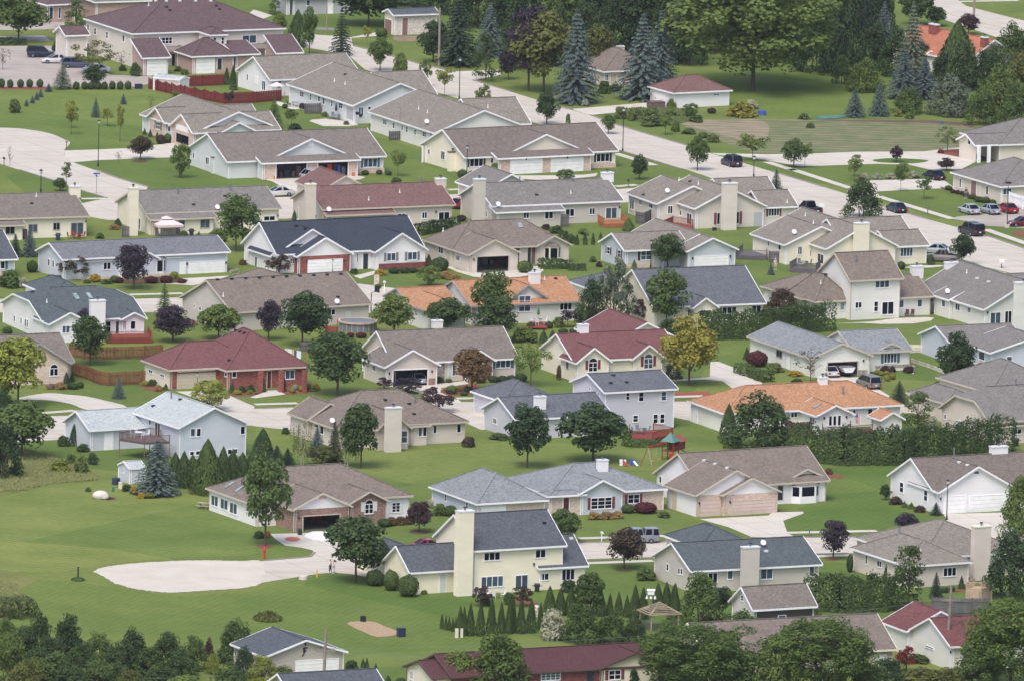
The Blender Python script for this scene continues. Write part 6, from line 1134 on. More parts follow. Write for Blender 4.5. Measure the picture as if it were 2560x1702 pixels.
PL('N',[('round',917,655,52,590,'dark','large dark maple left of the pale yellow house'),('ball',1095,688,538,175,'dark','left of three dark green shrubs by the yellow garage'),('ball',1240,732,542,145,'green','middle of three green shrubs by the yellow garage'),('ball',1398,788,582,195,'green','right of three green shrubs by the yellow garage'),('round',1502,195,-85,235,'plum','dark plum tree in a stone ring on the front lawn'),('tuft',110,1005,898,260,'olive','round clump of tall grass on the lower lawn'),('mound',60,1600,1330,330,'lime','yellow green bush in front of the grey garage'),('mound',250,1600,1420,260,'light','light bush below the white garage door'),('mound',1870,1690,1300,480,'light','light green bushy tree in front of the maroon roof'),('mound',2250,1720,1120,620,'mid','taller bushy tree in front of the maroon roof'),('mound',2000,1700,1480,420,'light','light green shrub at the bottom edge below the maroon roof trees'),('bush',880,1455,1375,125,'dark','dark shrub right of the grey garage'),('cone',985,1445,1350,55,'deep','left small dark conifer behind the slate roof'),('cone',1020,1445,1348,48,'deep','right small dark conifer behind the slate roof'),('cone',1100,1560,1400,95,'deep','larger dark conifer at the slate roof corner'),('cone',1215,1600,1508,90,'deep','dark conifer at the bottom edge right of the slate roof'),('ball',1180,145,70,130,'dark','dark clipped shrub in front of the sunroom house brick gable'),('spread',2080,880,690,180,'plum','reddish shrub on the patio of the yellow house'),('bush',2330,860,750,110,'dark','dark shrub by the yellow house patio railing'),('bush',2110,870,780,110,'dark','dark shrub at the corner of the yellow house patio'),('bush',30,250,185,110,'dark','dark shrub under the feathery locust tree'),('bush',95,245,180,85,'yellowflower','yellow flowers at the foot of the feathery locust tree'),('bush',1545,765,730,70,'light','small light shrub by the yellow garage corner'),('cone',1430,1600,1540,45,'dark','small dark cone by the maroon house corner'),('bush',1320,1610,1535,130,'dark','dark shrub at the bottom edge left of the maroon house')])
ROW('N','bush','rust','orange tinted shrub','in the hedge left of the plum tree','orange tinted foundation shrubs',[(1245,135,58,100),(1330,128,52,110),(1400,124,52,100)])
ROW('N','arb','arb','arborvitae','in the curved screen on the lower lawn','arborvitae screen on the lower lawn',[(1710,1088,942,42),(1746,1098,958,38),(1777,1104,966,38),(1810,1112,978,40),(1838,1122,975,40),(1878,1150,868,85),(1915,1150,875,70),(1972,1150,848,92),(2066,1152,838,100),(2165,1142,788,100),(2256,1132,830,84),(2332,1132,798,92),(2366,1120,800,70),(2436,1130,808,98),(2530,1124,800,104),(2616,1100,835,66)])
PL('O',[('round',460,300,-20,320,'green','green tree behind the yellow two storey house'),('round',1030,538,160,350,'bronze','bronze tree in front of the silver pickup'),('bush',1222,635,522,200,'green','spreading green shrub at the grey house corner'),('bush',365,1180,905,250,'whiteflower','white flowering shrub at the left end of the bushy hedge'),('mound',640,1210,850,400,'arblight','left big bush of the bushy hedge'),('mound',920,1215,945,330,'arblight','middle big bush of the bushy hedge'),('mound',1130,1215,995,280,'arb','right big bush of the bushy hedge'),('mound',1740,1040,560,430,'green','large green tree right of the timber gazebo'),('spread',95,880,685,190,'bronze','reddish shrub in front of the yellow house sliding doors'),('bush',520,745,635,160,'deep','very dark shrub at the right wing of the yellow house'),('round',720,960,575,300,'arblight','light green tree among the dark arborvitae'),('big',1620,1720,1030,900,'mid','large light green tree in the bottom foreground'),('mound',2130,1300,915,420,'green','green tree in front of the brown garden shed'),('mound',1950,1660,1080,620,'mid','second light green tree in the bottom foreground'),('mound',2310,1700,1190,560,'green','green tree in the bottom foreground below the brown garage roof'),('mound',2250,1150,980,200,'green','leafy shrub left of the brown garage roof'),('bush',2000,690,620,250,'green','green shrubs under the greige house windows'),('bush',2250,700,628,160,'green','green shrub below the greige house chimney'),('dense',1930,980,700,200,'deep','dark bush left of the brown garden shed'),('bush',1400,1150,1080,160,'weed','weedy shrub in front of the timber gazebo'),('bush',1480,1110,1050,90,'light','light shrub right of the timber gazebo'),('spread',20,1650,1240,180,'olive','olive tree at the left end of the maroon roof'),('bush',100,1660,1480,240,'olive','olive shrub in front of the maroon roof'),('cone',1500,990,660,130,'dark','dark conifer behind the timber gazebo'),('bush',1110,1640,1440,120,'deep','dark shrub beside the white gable of the maroon house'),('bush',1850,1010,950,170,'pink','pink flowering bed right of the timber gazebo'),('bush',1400,62,5,110,'weed','spiky plant at the corner of the tri gable house'),('round',2300,660,585,140,'green','bright shrub at the bottom of the greige house wall'),('mound',1430,1420,1000,300,'light','light green tree left of the large foreground tree')])
ROW('O','bush','mound','golden mound','in the border below the maroon shutters','golden mounds below the maroon shutters',[(760,78,10,130),(870,76,6,130),(975,70,2,120)])
ROW('O','arb','arb','dark arborvitae','in the dense row right of the yellow house','arborvitae row right of the yellow house',[(345,960,688,130),(445,960,705,120),(540,955,700,130),(630,950,690,120),(800,965,688,150),(900,960,758,70),(980,965,742,86),(1056,980,772,74),(1130,1000,675,115),(1205,1000,698,115),(1340,930,660,120),(1420,930,650,120),(1490,930,670,110)])
PL('P',[('dense',600,445,92,255,'purple','round purple maple in a red mulch ring'),('dense',1275,200,18,215,'purple','purple tree behind the tan hip roof'),('poplar',1290,905,325,430,'arblight','light green larch in front of the tan hip house'),('spruce',1545,805,568,130,'spruce','small dark spruce in front of the tan hip house'),('cone',1780,718,592,70,'deep','dark cone shrub under the tan hip house windows'),('arb',1090,645,472,64,'deep','slim dark arborvitae at the tan hip house wall'),('mound',2240,805,180,520,'deep','large dark tree at the right edge beside the tan chimney'),('mound',2330,230,-330,420,'light','light green tree at the right edge in front of the bright white house'),('big',480,1700,985,950,'mid','big bright green tree in front of the brown garage roof'),('mound',100,1720,1150,480,'light','light tree left of the big bright green tree'),('big',2230,1640,820,900,'mid','big light green tree in the lower right corner'),('spread',1265,1480,1245,190,'redleaf','red flowering shrub in front of the white blank gable'),('mound',1100,1600,1350,360,'deep','dark bush left of the red flowering shrub'),('bush',1430,1640,1440,420,'olive','olive grasses below the white blank gable'),('mound',1930,1640,1360,420,'dark','dark bush left of the big lower right tree'),('ball',1690,742,690,65,'dark','round shrub in the red mulch of the tan hip house'),('bush',1620,752,700,85,'dark','low shrub left of the red mulch of the tan hip house'),('bush',1950,735,675,160,'dark','shrubs in front of the tan deck'),('ball',752,565,400,65,'deep','dark shrub at the far corner of the tan hip house'),('spread',400,980,895,200,'light','light shrub behind the brown garage ridge'),('bush',240,668,585,140,'green','green shrub at the right end of the greige house'),('spread',200,1180,1020,180,'plum','purplish shrub left of the big bright green tree'),('mound',1680,1700,1440,360,'olive','olive bush at the bottom right edge'),('bush',1390,1400,1320,200,'green','vine shrub along the white blank gable wall'),('ball',240,690,620,120,'dark','dark ball shrub behind the brown shed')])
hedge('hedge',pts('P',[(370,900),(650,925),(1000,915),(1230,890)]),3.2,4.0,'arb','dark arborvitae hedge between the brown shed and the tan hip house',.8,.3,leaf=.28)
hedge('reeds',pts('M',[(-40,1000),(120,960),(260,1000)]),3,2.2,'weed','tall green reeds at the left edge of the lower lawn',.8,.4,'reeds')
ROW('C','mound','deep','dark bushy tree','in the shaded undergrowth at the top','dark undergrowth at the top',[(60,640,150,340),(420,600,60,380),(720,560,40,380),(950,520,-40,420),(1420,560,0,420),(1620,600,60,360),(1850,480,-100,420),(2150,440,-100,460)])  # deep leaf colour carries the dim light under the tall trees
ROW('D','mound','deep','dark bushy tree','in the shaded undergrowth below the orange roof','dark undergrowth at the right',[(120,560,40,420),(420,660,120,380),(620,690,180,340),(980,640,200,340),(1180,700,260,320),(1420,640,380,260),(1600,800,480,260),(2010,820,470,300),(2150,560,330,300)])  # low light below the crowns is put into the deep leaf colour
ROW('M','mound','dark','dark bush','filling the lower left thicket','bushes of the lower left thicket',[(220,1440,1060,320),(480,1500,1160,340),(760,1520,1210,340),(1060,1520,1240,340),(1380,1540,1250,340),(1650,1560,1250,340),(1080,1640,1390,360),(1480,1640,1430,380),(650,1700,1400,420),(350,1620,1260,400)])
ROW('O','mound','green','bushy tree','in the dense foliage along the lower right','bushy trees along the lower right',[(1300,1500,1130,320),(1800,1500,1120,380),(2150,1480,1060,360),(1450,1640,1300,380),(2050,1660,1240,420)])
ROW('P','mound','green','bushy tree','in front of the brown and red roofs','bushy trees in the lower right corner',[(150,1520,1060,360),(780,1680,1180,400),(980,1700,1400,380),(2000,1500,1000,360),(1860,1680,1260,400)])
def tallgrass(P,n,h,mat,label):
 import mathutils
 random.seed(5);L=Leaves();xs=[p.x for p in P];ys=[p.y for p in P];q2=[V((p.x,p.y)) for p in P]
 def inside(x,y):
  r=False
  for i in range(len(P)):
   a,b=q2[i],q2[i-1]
   if (a.y > y) != (b.y > y) and x < (b.x-a.x)*(y-a.y)/(b.y-a.y)+a.x: r=not r
  return r
 k=0
 while k < n:
  x,y=random.uniform(min(xs),max(xs)),random.uniform(min(ys),max(ys))
  if inside(x,y):
   k += 1;hh=h*random.uniform(.3,1.1);L.leaf(V((x,y,hh*.45)),V((random.uniform(-1,1),-1,.5)),hh,random.uniform(.5,.9),up=V((random.uniform(-.4,.4),0,1)))
 me=L.mesh('foliage');me.materials.clear();me.materials.append(M('leaf_'+mat));o=bpy.data.objects.new('tall_grass',me);COL.objects.link(o);o['kind']='stuff';o['label']=label
tallgrass(pts('I',[(-60,900),(300,1020),(800,1160),(900,1280),(500,1310),(200,1380),(-60,1395)]),7000,.5,'straw','tall unmown grass of the meadow at the left')
tallgrass(pts('M',[(-60,640),(150,700),(280,900),(-60,1000)]),5000,.6,'straw','tall unmown grass at the lower left edge')
tallgrass(pts('C',[(960,1010),(1500,1010),(1740,1100),(1500,1150),(1250,1150),(960,1060)]),3500,.55,'weed','weedy growth in the garden strip below the white garage')
# VEHICLES
def paint(n,c,rough=.25,metal=.3): 
 m=plain('paint_'+n,c,.75,rough,metal,.02);m.node_tree.nodes['Principled BSDF'].inputs['Coat Weight'].default_value=.4
for n_,c_ in dict(darkblue=(34,42,66),white=(232,232,234),silver=(186,194,208),palesilver=(204,212,222),red=(176,24,44),black=(26,30,42),maroon=(110,30,50),tan=(150,142,138),grey=(150,154,160),bluegrey=(90,100,122)).items(): paint(n_,c_)
plain('tyre',(34,34,38),.8,.85);plain('taillight',(170,30,36),.8,.3);plain('headlight',(226,230,236),.9,.15)
SPEC=dict(sedan=(4.7,1.78,1.42,[(-.37,-.2,.04,.24)],.94,.86,.92),suv=(4.7,1.85,1.74,[(-.495,-.44,.07,.25)],1.06,1.0,1.06),van=(5.0,1.9,1.74,[(-.49,-.44,.1,.33)],1.02,.94,1.02),wagon=(4.8,1.82,1.6,[(-.49,-.41,.06,.26)],1.0,.94,1.0),truck=(5.8,1.95,1.85,[(-.14,-.1,.1,.22),(-.49,-.475,-.19,-.16)],1.12,1.06,1.1),pickup=(5.5,1.9,1.75,[(-.1,-.06,.1,.23)],1.08,1.02,1.06))
def car(t,x,y,head,kind,col,label,z=0,group=None):
 T(t);g=G(x,y,z);L_,W_,H_,gh,belt,hood,trunk=SPEC[kind];a=radians(head);X=V((cos(a),sin(a),0));Y=V((-sin(a),cos(a),0));P='paint_'+col
 r=empty('parked_car' if kind not in ('truck','pickup') else 'pickup_truck',g,label,'car' if kind not in ('truck','pickup') else 'pickup truck',group)
 def W(u,v,w): return V((g.x,g.y,z))+X*(u*L_)+Y*(v*W_/2)+V((0,0,w))
 mb=MB();st=[(-.5,.5,trunk*.72,.8),(-.485,.34,trunk*.97,.93),(-.3,.24,belt,1),(.0,.22,belt,1),(.24,.22,hood,1),(.42,.26,hood*.9,.95),(.49,.32,hood*.72,.82),(.5,.4,hood*.6,.76)]
 rings=[[W(u,-h,lo),W(u,-h*1.0,(lo+hi)*.55),W(u,-h*.9,hi),W(u,h*.9,hi),W(u,h,(lo+hi)*.55),W(u,h,lo)] for u,lo,hi,h in st]
 for A,B in zip(rings,rings[1:]):
  for i in range(6): mb.poly([A[i],B[i],B[(i+1) % 6],A[(i+1) % 6]],P)
 mb.poly(rings[0],P);mb.poly(rings[-1][::-1],P)
 gl=MB()
 for b0,t0,t1,b1 in gh:
  zb=belt-.03;zt=H_;q=[W(b0,-.9,zb),W(b1,-.9,zb),W(b1,.9,zb),W(b0,.9,zb)];p=[W(t0,-.74,zt),W(t1,-.74,zt),W(t1,.74,zt),W(t0,.74,zt)]
  for i in range(4): j=(i+1) % 4;gl.poly([q[i],q[j],p[j],p[i]],'glass')
  c=sum(p,V())/4;e=[c+(k-c)*1.04 for k in p]
  for i in range(4): j=(i+1) % 4;mb.poly([e[i],e[j],e[j]+V((0,0,.06)),e[i]+V((0,0,.06))],P)
  mb.poly([k+V((0,0,.06)) for k in e],P);mb.poly(e[::-1],P)
  for i in range(4): mb.beam(q[i],p[i],.09,.09,P)
  for sv in (-1,1):
   for f in ((.42,.5) if kind != 'van' else (.33,.66)): mb.beam(W(b0+(b1-b0)*f,sv*.905,zb),W(t0+(t1-t0)*f,sv*.75,zt),.08,.05,P)
 if kind == 'pickup': mb.box(W(-.3,0,0),X,Y,L_*.19,W_*.42,trunk+.0,trunk+.02,'metal_dark')
 mb.build('body',r);gl.build('window',r)
 for u in (-.3,.31):
  for sv in (-1,1):
   c=W(u,sv*.93,.33);wb=MB();wb.tube([c-Y*.11,c+Y*.11],[.33,.33],'tyre',12);w=wb.build('wheel',r);rb=MB();rb.tube([c+Y*(sv*.10),c+Y*(sv*.125)],[.2,.18],'metal_grey',10);rb.build('rim',w)
 for sv in (-1,1):
  hb=MB();hb.box(W(.485,sv*.62,0),X,Y,.05,.18,hood*.62,hood*.8,'headlight');hb.build('headlight',r);tb=MB();tb.box(W(-.492,sv*.72,0),X,Y,.05,.14,trunk*.62,trunk*.88,'taillight');tb.build('taillight',r)
 pb=MB();pb.box(W(-.503,0,0),X,Y,.015,.16,trunk*.55,trunk*.7,'metal_white');pb.build('license_plate',r)
 return r
for a_ in (('A',378,528,8,'suv','darkblue','dark blue wagon at the back left of the top left parking lot'),('A',512,582,190,'sedan','white','white sedan parked next to the dark blue wagon'),('A',695,622,12,'wagon','bluegrey','blue station wagon behind the airy locust tree'),('A',880,672,188,'sedan','silver','silver car behind the dark bushy tree at the parking lot edge'),
   ('F',497,95,114,'van','palesilver','silver minivan on the pale duplex driveway'),('F',205,238,200,'sedan','white','white car half hidden behind the beige house roof corner'),('F',1880,345,60,'sedan','red','red car in the driveway right of the brown red roof'),('F',755,5,114,'sedan','red','red car inside the right open garage of the pale duplex'),('F',320,25,114,'suv','maroon','dark car inside the left open garage of the pale duplex'),
   ('C',2018,1528,114,'suv','darkblue','dark blue wagon with silver sills on the diagonal street'),('H',1180,382,114,'sedan','darkblue','dark blue sedan parked at the kerb right of the large maple'),('H',1525,82,120,'sedan','black','black car beside the spiraea row at the office'),('H',1853,398,116,'sedan','palesilver','left silver sedan in the office car park'),('H',2042,398,116,'sedan','silver','right silver sedan in the office car park'),('H',2198,388,118,'sedan','red','red sedan at the end of the office car park row'),('H',2345,515,200,'sedan','maroon','maroon car cut off by the right edge of the photo'),
   ('H',1868,590,116,'truck','black','black pickup with a canopy driving on the diagonal street'),('H',378,392,118,'pickup','black','black open pickup behind the cream house roof'),('H',1612,838,165,'pickup','tan','grey brown pickup beside the round street tree'),('H',1545,765,165,'sedan','palesilver','pale car parked behind the grey brown pickup'),('L',922,425,114,'van','tan','grey minivan in front of the boat garage'),('O',1142,292,195,'truck','grey','silver pickup with a canopy on the lower street'),('N',1590,362,20,'sedan','red','red car showing above the yellow garage roof'),('J',1480,385,107,'sedan','silver','silver car inside the open tan garage'),('L',560,318,107,'sedan','white','white car inside the garage with the boat')):
 car(*a_)
T('L');g=G(690,316);r=empty('boat',g,'pale covered boat stored inside the open garage','boat');X=V((cos(radians(110)),sin(radians(110)),0)).normalized();Y=V((-X.y,X.x,0));mb=MB();ri=[]
for u,w,k in ((-2.3,.95,.75),(-1,1.05,.7),(.6,.95,.75),(1.7,.55,.95),(2.3,.05,1.2)): ri.append([g+X*u+Y*(s*w)+V((0,0,zz)) for s,zz in ((-1,1.45),(-.55,k),(.55,k),(1,1.45))])
for A,B in zip(ri,ri[1:]):
 for i in range(3): mb.poly([A[i],B[i],B[i+1],A[i+1]],'metal_white')
 mb.poly([A[0],B[0],B[3],A[3]],'p_greycloth')
mb.poly(ri[0],'metal_white');mb.build('hull',r);mb=MB()
for u in (-1.2,.8): mb.beam(g+X*u-Y*.9+V((0,0,.62)),g+X*u+Y*.9+V((0,0,.62)),.12,.12,'metal_dark')
mb.beam(g-X*2+V((0,0,.55)),g+X*2.4+V((0,0,.55)),.12,.12,'metal_dark')
for s in (-.9,.9): mb.tube([g+Y*(s-.1)+V((0,0,.32)),g+Y*(s+.1)+V((0,0,.32))],[.32,.32],'tyre',12)
mb.build('trailer',r)
# FENCES, SCREENS, DECKS
def fence(t,P,h,m,label,name='fence',cat='fence',gap=.02,bw=.14,sp=2.4,scallop=0):
 P=[V((p.x,p.y,0)) for p in (pts(t,P) if isinstance(t,str) else P)];r=empty(name,P[0],label,cat);mb=MB()
 for a,b in zip(P,P[1:]):
  d=b-a;ln=d.length;d.normalize();n=V((-d.y,d.x,0));k=max(1,int(ln/(bw+gap)))
  for i in range(k):
   c=a+d*((i+.5)*ln/k);zz=h-(scallop*(1-abs(((i*ln/k) % sp)/sp*2-1)) if scallop else (.03*((i*7) % 3)))
   mb.box(c+n*(.02*(i % 2)),d,n,ln/k/2-gap/2,.012,.05,zz,m)
  for zz in (.4,h-.45): mb.beam(a-n*.05+V((0,0,zz)),b-n*.05+V((0,0,zz)),.05,.09,m)
  for i in range(int(ln/sp)+1): pb=MB();pb.box(a+d*min(i*sp,ln-.06)-n*.1,d,n,.05,.05,0,h+.08,m);pb.build('post',r)
 mb.build('boards',r);return r
fence('A',[(1372,822),(1580,868),(1700,893),(2070,958)],1.8,'fence_red','dark red scalloped board fence running diagonally in front of the white shed',scallop=.3);fence('A',[(2070,958),(2356,948),(2590,930)],1.8,'fence_red','dark red board fence below the white gabled house');fence('A',[(1666,803),(1860,796),(2062,787)],1.8,'fence_red','dark red fence section between the white shed and the arborvitae')
fence('I',[(640,150),(830,172),(1050,172),(1330,162),(1500,150)],1.8,'fence_brown','upper brown board fence behind the small lawn',gap=.05);fence('I',[(650,312),(800,355),(920,402),(1000,412),(1340,396)],1.9,'fence_brown','lower brown board fence beside the red hip roofed house',gap=.05)
fence('L',[(165,850),(230,882),(400,872)],2.0,'wood_maroon','maroon privacy fence beside the orange roofed house');fence('P',[(1505,950),(1700,965),(2040,962)],2.2,'wood_grey','weathered grey board fence behind the utility pole');fence('J',[(405,100),(600,105)],1.4,'wood_grey','short grey board fence behind the laundry line')
for t,q,h_,lb in (('B',[(447,1052),(585,1050),(600,1015)],1.7,'grey board screen at the furnished patio'),('B',[(1222,1298),(1365,1292)],1.5,'grey lattice screen beside the long pale house'),('G',[(447,525),(522,525)],2.0,'grey screen fence against the greige house wall'),('G',[(1142,490),(1210,500),(1322,450)],1.8,'grey board screen behind the off white house'),('H',[(8,850),(158,850)],1.7,'grey board screen behind the cream house'),('E',[(1122,618),(1190,620)],1.7,'dark grey screen at the beige house chimney')): fence(t,q,h_,'wood_grey',lb,'privacy_screen','screen')
def deck(t,q,z,m,label,rails=((0,1),(1,2),(3,0)),rm=None,skirt=True,rh=.95,base=0):
 T(t);P=[G(x,y,z) for x,y in q];P=[V((p.x,p.y,0)) for p in P];r=empty('deck',P[0],label,'deck');mb=MB();mb.prism(P,z-.18,z,m);n=len(P)
 mb.build('platform',r);rm=rm or m;mb=MB()
 for i,j in rails:
  a,b=P[i],P[j];d=b-a;ln=d.length;d.normalize();k=int(ln/.14)
  for zz in (z+rh,z+.1): mb.beam(a+V((0,0,zz)),b+V((0,0,zz)),.09,.06,rm)
  for e in range(k+1): p=a+d*(ln*e/max(k,1));mb.box(p,V((1,0,0)),V((0,1,0)),.02,.02,z,z+rh,rm)
  if skirt and z > .3:
   for e in range(int(ln/.17)): p=a+d*(.17*(e+.5));mb.box(p,d,V((-d.y,d.x,0)),.07,.012,.03,z-.1,m)
 if rails: mb.build('railing',r)
 for p in P: pb=MB();pb.box(p,V((1,0,0)),V((0,1,0)),.06,.06,0,z+(rh+.1 if rails else 0),rm);pb.build('post',r)
 return r
deck('I',[(980,-18),(1390,-22),(1360,-70),(960,-60)],.7,'wood_red','red wooden deck behind the white house with two skylights')
deck('G',[(845,502),(1065,496),(1010,458),(790,466)],.5,'wood_cedar','small cedar deck at the greige house sliding doors');deck('K',[(1085,900),(1290,905),(1480,862),(1300,820),(1080,835)],.8,'wood_red','red wooden deck behind the lavender two storey house',((0,1),(1,2),(2,3)))
deck('L',[(510,860),(720,850),(960,830),(960,800),(760,800),(500,830)],.9,'wood_maroon','maroon deck behind the orange roofed house',((0,1),(1,2),(2,3)));deck('I',[(1100,905),(1330,940),(1560,930),(1480,880),(1380,862)],2.35,'wood_brown','raised brown deck between the two pale blue wings',((0,1),(1,2),(3,4),(4,0)),skirt=False)
deck('G',[(1400,520),(1660,545),(1660,515),(1480,485)],.35,'wood_red','low reddish deck with railing beside the off white house',((0,3),(3,2)));deck('P',[(1825,725),(1960,728),(2060,700),(1900,690)],1.4,'wood_tan','tan deck with solid railing at the tan chimney house');deck('F',[(640,1500),(745,1510),(750,1440),(655,1435)],.9,'wood_red','small red pool deck left of the round pool');deck('L',[(1895,285),(2010,290),(2065,262),(1960,255)],.8,'wood_pale','small pale deck at the light blue house door')
deck('H',[(200,905),(440,920),(480,890),(260,870)],.5,'wood_grey','grey patio deck behind the cream house');deck('G',[(2060,790),(2340,800),(2340,750),(2120,740)],.5,'wood_grey','grey deck left of the cream house with the board screen');deck('G',[(120,1440),(320,1445),(340,1395),(160,1390)],.4,'wood_red','low red deck with furniture at the glazed porch',())
fence('L',[(1330,195),(1480,245),(1625,300)],.5,'p_rock','low stone garden wall on the lawn right of the boat garage','garden_wall','wall',0,.5);fence('L',[(1310,112),(1590,105)],1.2,'trim_cream','long cream retaining wall behind the grey roofed house','retaining_wall','wall',.01,.6)
fence('H',[(2222,320),(2356,365)],2.0,'trim_white','white enclosure panel at the end of the office car park','enclosure','enclosure',.005,.5)
# STREET FURNITURE
def lamp(t,x,yt,yb,label,kind='lantern',grp='black street lamps'):
 T(t);g=G(x,yb);h=hgt(g,yt);r=empty('street_lamp',g,label,'street lamp',grp);w=.09 if h > 3 else .05
 pb=MB();pb.tube([g,g+V((0,0,.5)),g+V((0,0,.55)),g+V((0,0,h-.6))],[w*1.5,w*1.4,w*.8,w*.6],'metal_dark',8);pb.build('pole',r);k=1 if h > 3 else .6;c=g+V((0,0,h-.62*k))
 if kind == 'lantern':
  hb=MB();hb.lathe(c,[(.1*k,0),(.2*k,.08*k)],'metal_dark',8);hb.lathe(c,[(.34*k,.42*k),(.2*k,.52*k),(.03,.66*k)],'metal_dark',8);hb.build('lamp_cap',r);gb=MB();gb.lathe(c,[(.17*k,.08*k),(.24*k,.42*k)],'lamp_glass',8);gb.build('lamp_glass',r)
 elif kind == 'box': hb=MB();hb.box(g,V((1,0,0)),V((0,1,0)),.45,.25,h-.28,h,'metal_dark');hb.build('lamp_head',r);fb=MB();fb.box(g,V((1,0,0)),V((0,1,0)),.35,.35,0,.5,'concrete');fb.build('footing',r)
 else: hb=MB();hb.box(g,V((1,0,0)),V((0,1,0)),.4,.3,h-.45,h,'lamp_glass');hb.build('lamp_head',r)
for a_ in (('A',903,1105,1535,'black street lamp on the lawn beside the upper left cul de sac'),('C',1019,993,1398,'tall black street lamp beside the diagonal street near the cream duplex'),('B',1870,530,912,'black street lamp in front of the corner of the side street'),('B',1936,1338,1758,'black street lamp in front of the cream duplex wall'),('E',375,-8,202,'black street lamp at the left behind the beige house'),('C',2224,1435,1632,'black street lamp right of the dark blue wagon'),('A',200,300,382,'small black lamp on the grass island at the parking lot'),('F',704,820,950,'short black post lamp in front of the white navy roofed garage door'),('I',1815,293,458,'short black post lamp in front of the tan garage door'),('G',1276,640,902,'black lamp post in front of the grey blue house'),('K',730,40,300,'lamp post in front of the left burgundy gable'),('L',1644,1272,1645,'black lamp post in front of the bright white garage')): lamp(*a_)
lamp('H',2200,108,528,'dark parking lot lamp with a flat head and concrete base','box');lamp('H',492,308,412,'white topped lamp beside the black open pickup','globe');lamp('H',2150,820,902,'white topped lamp on the lower verge of the diagonal street','globe')
def mailbox(t,x,yt,yb,m,label):
 T(t);g=G(x,yb);h=max(1.15,min(1.7,hgt(g,yt)));r=empty('mailbox',g,label,'mailbox');pb=MB();pb.box(g,V((1,0,0)),V((0,1,0)),.06,.06,0,h-.25,'wood_grey' if m != 'metal_white' else 'trim_white');pb.build('post',r)
 bb=MB();X=V((cos(1.9),sin(1.9),0));Y=V((-X.y,X.x,0));q=[g+V((0,0,h-.28))];pr=[(-.14,0),(.14,0),(.14,.16),(.08,.26),(-.08,.26),(-.14,.16)];A=[q[0]-X*.28+Y*a+V((0,0,b)) for a,b in pr];B=[p+X*.56 for p in A]
 bb.poly(A,m);bb.poly(B[::-1],m)
 for i in range(6): bb.poly([A[i],B[i],B[(i+1) % 6],A[(i+1) % 6]],m)
 bb.build('box',r);fb=MB();fb.box(g+Y*.16,X,Y,.02,.01,h-.2,h+.05,'p_red');fb.build('flag',r)
for a_ in (('H',1468,350,405,'metal_grey','grey mailbox on the verge below the office lawn'),('G',1070,90,152,'metal_dark','dark mailbox left of the off white house roof'),('F',1180,1018,1118,'metal_white','white mailbox beside the street below the navy roofed house'),('J',2055,472,562,'metal_white','white mailbox left of the lavender house gable'),('O',825,190,282,'metal_white','pale mailbox left of the bronze tree'),('O',1195,342,437,'metal_dark','dark mailbox right of the bronze tree'),('P',380,158,240,'p_plastic_green','green mailbox left of the round purple maple'),('A',612,1298,1368,'metal_grey','mailbox at the kerb of the upper left cul de sac'),('A',36,1448,1525,'metal_dark','dark mailbox at the left edge by the cul de sac')): mailbox(*a_)
T('E');g=G(886,228);r=empty('street_sign',g,'blue street name sign on the upper left corner','street sign');h=hgt(g,25);mb=MB();mb.tube([g,g+V((0,0,h))],[.04,.04],'metal_grey',6);mb.build('pole',r)
for a,zz in ((.3,h-.1),(1.9,h-.45)): mb=MB();mb.beam(g+V((-cos(a)*.5,-sin(a)*.5,zz)),g+V((cos(a)*.5,sin(a)*.5,zz)),.03,.25,'p_blue');mb.build('sign_blade',r)
def hydrant(t,x,yt,yb,label):
 T(t);g=G(x,yb);h=hgt(g,yt);mb=MB();r=empty('fire_hydrant',g,label,'fire hydrant');mb.lathe(g,[(.2,0),(.2,.1),(.14,.12),(.14,h*.62),(.2,h*.66),(.2,h*.72),(.17,h*.85),(.05,h)],'p_red',10);mb.build('body',r);mb=MB();mb.tube([g+V((-.24,0,h*.55)),g+V((.24,0,h*.55))],[.09,.09],'p_red',8);mb.build('nozzle',r)
hydrant('N',76,332,440,'red fire hydrant on the verge of the lower cul de sac')
POLES={}
def upole(t,x0,yt,x1,yb,label,arm=None,r0=.22):
 T(t);g=G(x1,yb);h=hgt(g,yt);r=empty('utility_pole',g,label,'utility pole');d=ray(x0,yt);k=(V(g)-CP).length;tp=V((g.x,g.y,h));tp.x += ((x0-pj(tp)[0])/ppm(tp))*.6
 mb=MB();mb.tube([g,tp],[r0,r0*.7],'pole_grey',8);mb.build('pole',r)
 if arm:
  c=g.lerp(tp,arm);A=V((.99,.12,0));mb=MB();mb.beam(c-A*1.2,c+A*1.2,.15,.2,'pole_grey');mb.build('crossarm',r)
  for e in (-1.1,-.6,.6,1.1): ib=MB();ib.tube([c+A*e+V((0,0,.06)),c+A*e+V((0,0,.28))],[.05,.04],'metal_grey',6);ib.build('insulator',r)
 return r,tp,g
upole('B',1690,75,1684,612,'tall wooden utility pole beside the small brick garage');p1=upole('N',652,1088,620,1640,'wooden utility pole with a crossarm in front of the grey garage',.64);p2=upole('P',1705,688,1640,1430,'wooden utility pole with a crossarm in front of the red roof',.82);upole('D',1902,-60,1894,155,'utility pole beside the top right road');upole('P',2056,735,2050,965,'thin pole at the right end of the grey board fence',None,.09);upole('B',655,-60,650,300,'thin grey pole in front of the lavender house',None,.09)
def wire(a,b,sag,label):
 mb=MB();P=[a.lerp(b,i/16)-V((0,0,sag*4*(i/16)*(1-i/16))) for i in range(17)];mb.tube(P,[.018]*17,'metal_grey',4,False);solo(mb,'overhead_wire',a,label,'wire','overhead wires at the bottom')
w1=p1[2].lerp(p1[1],.66);w2=p2[2].lerp(p2[1],.84);T('M');e1=G(1200,1700);e1.z=hgt(e1,1530)
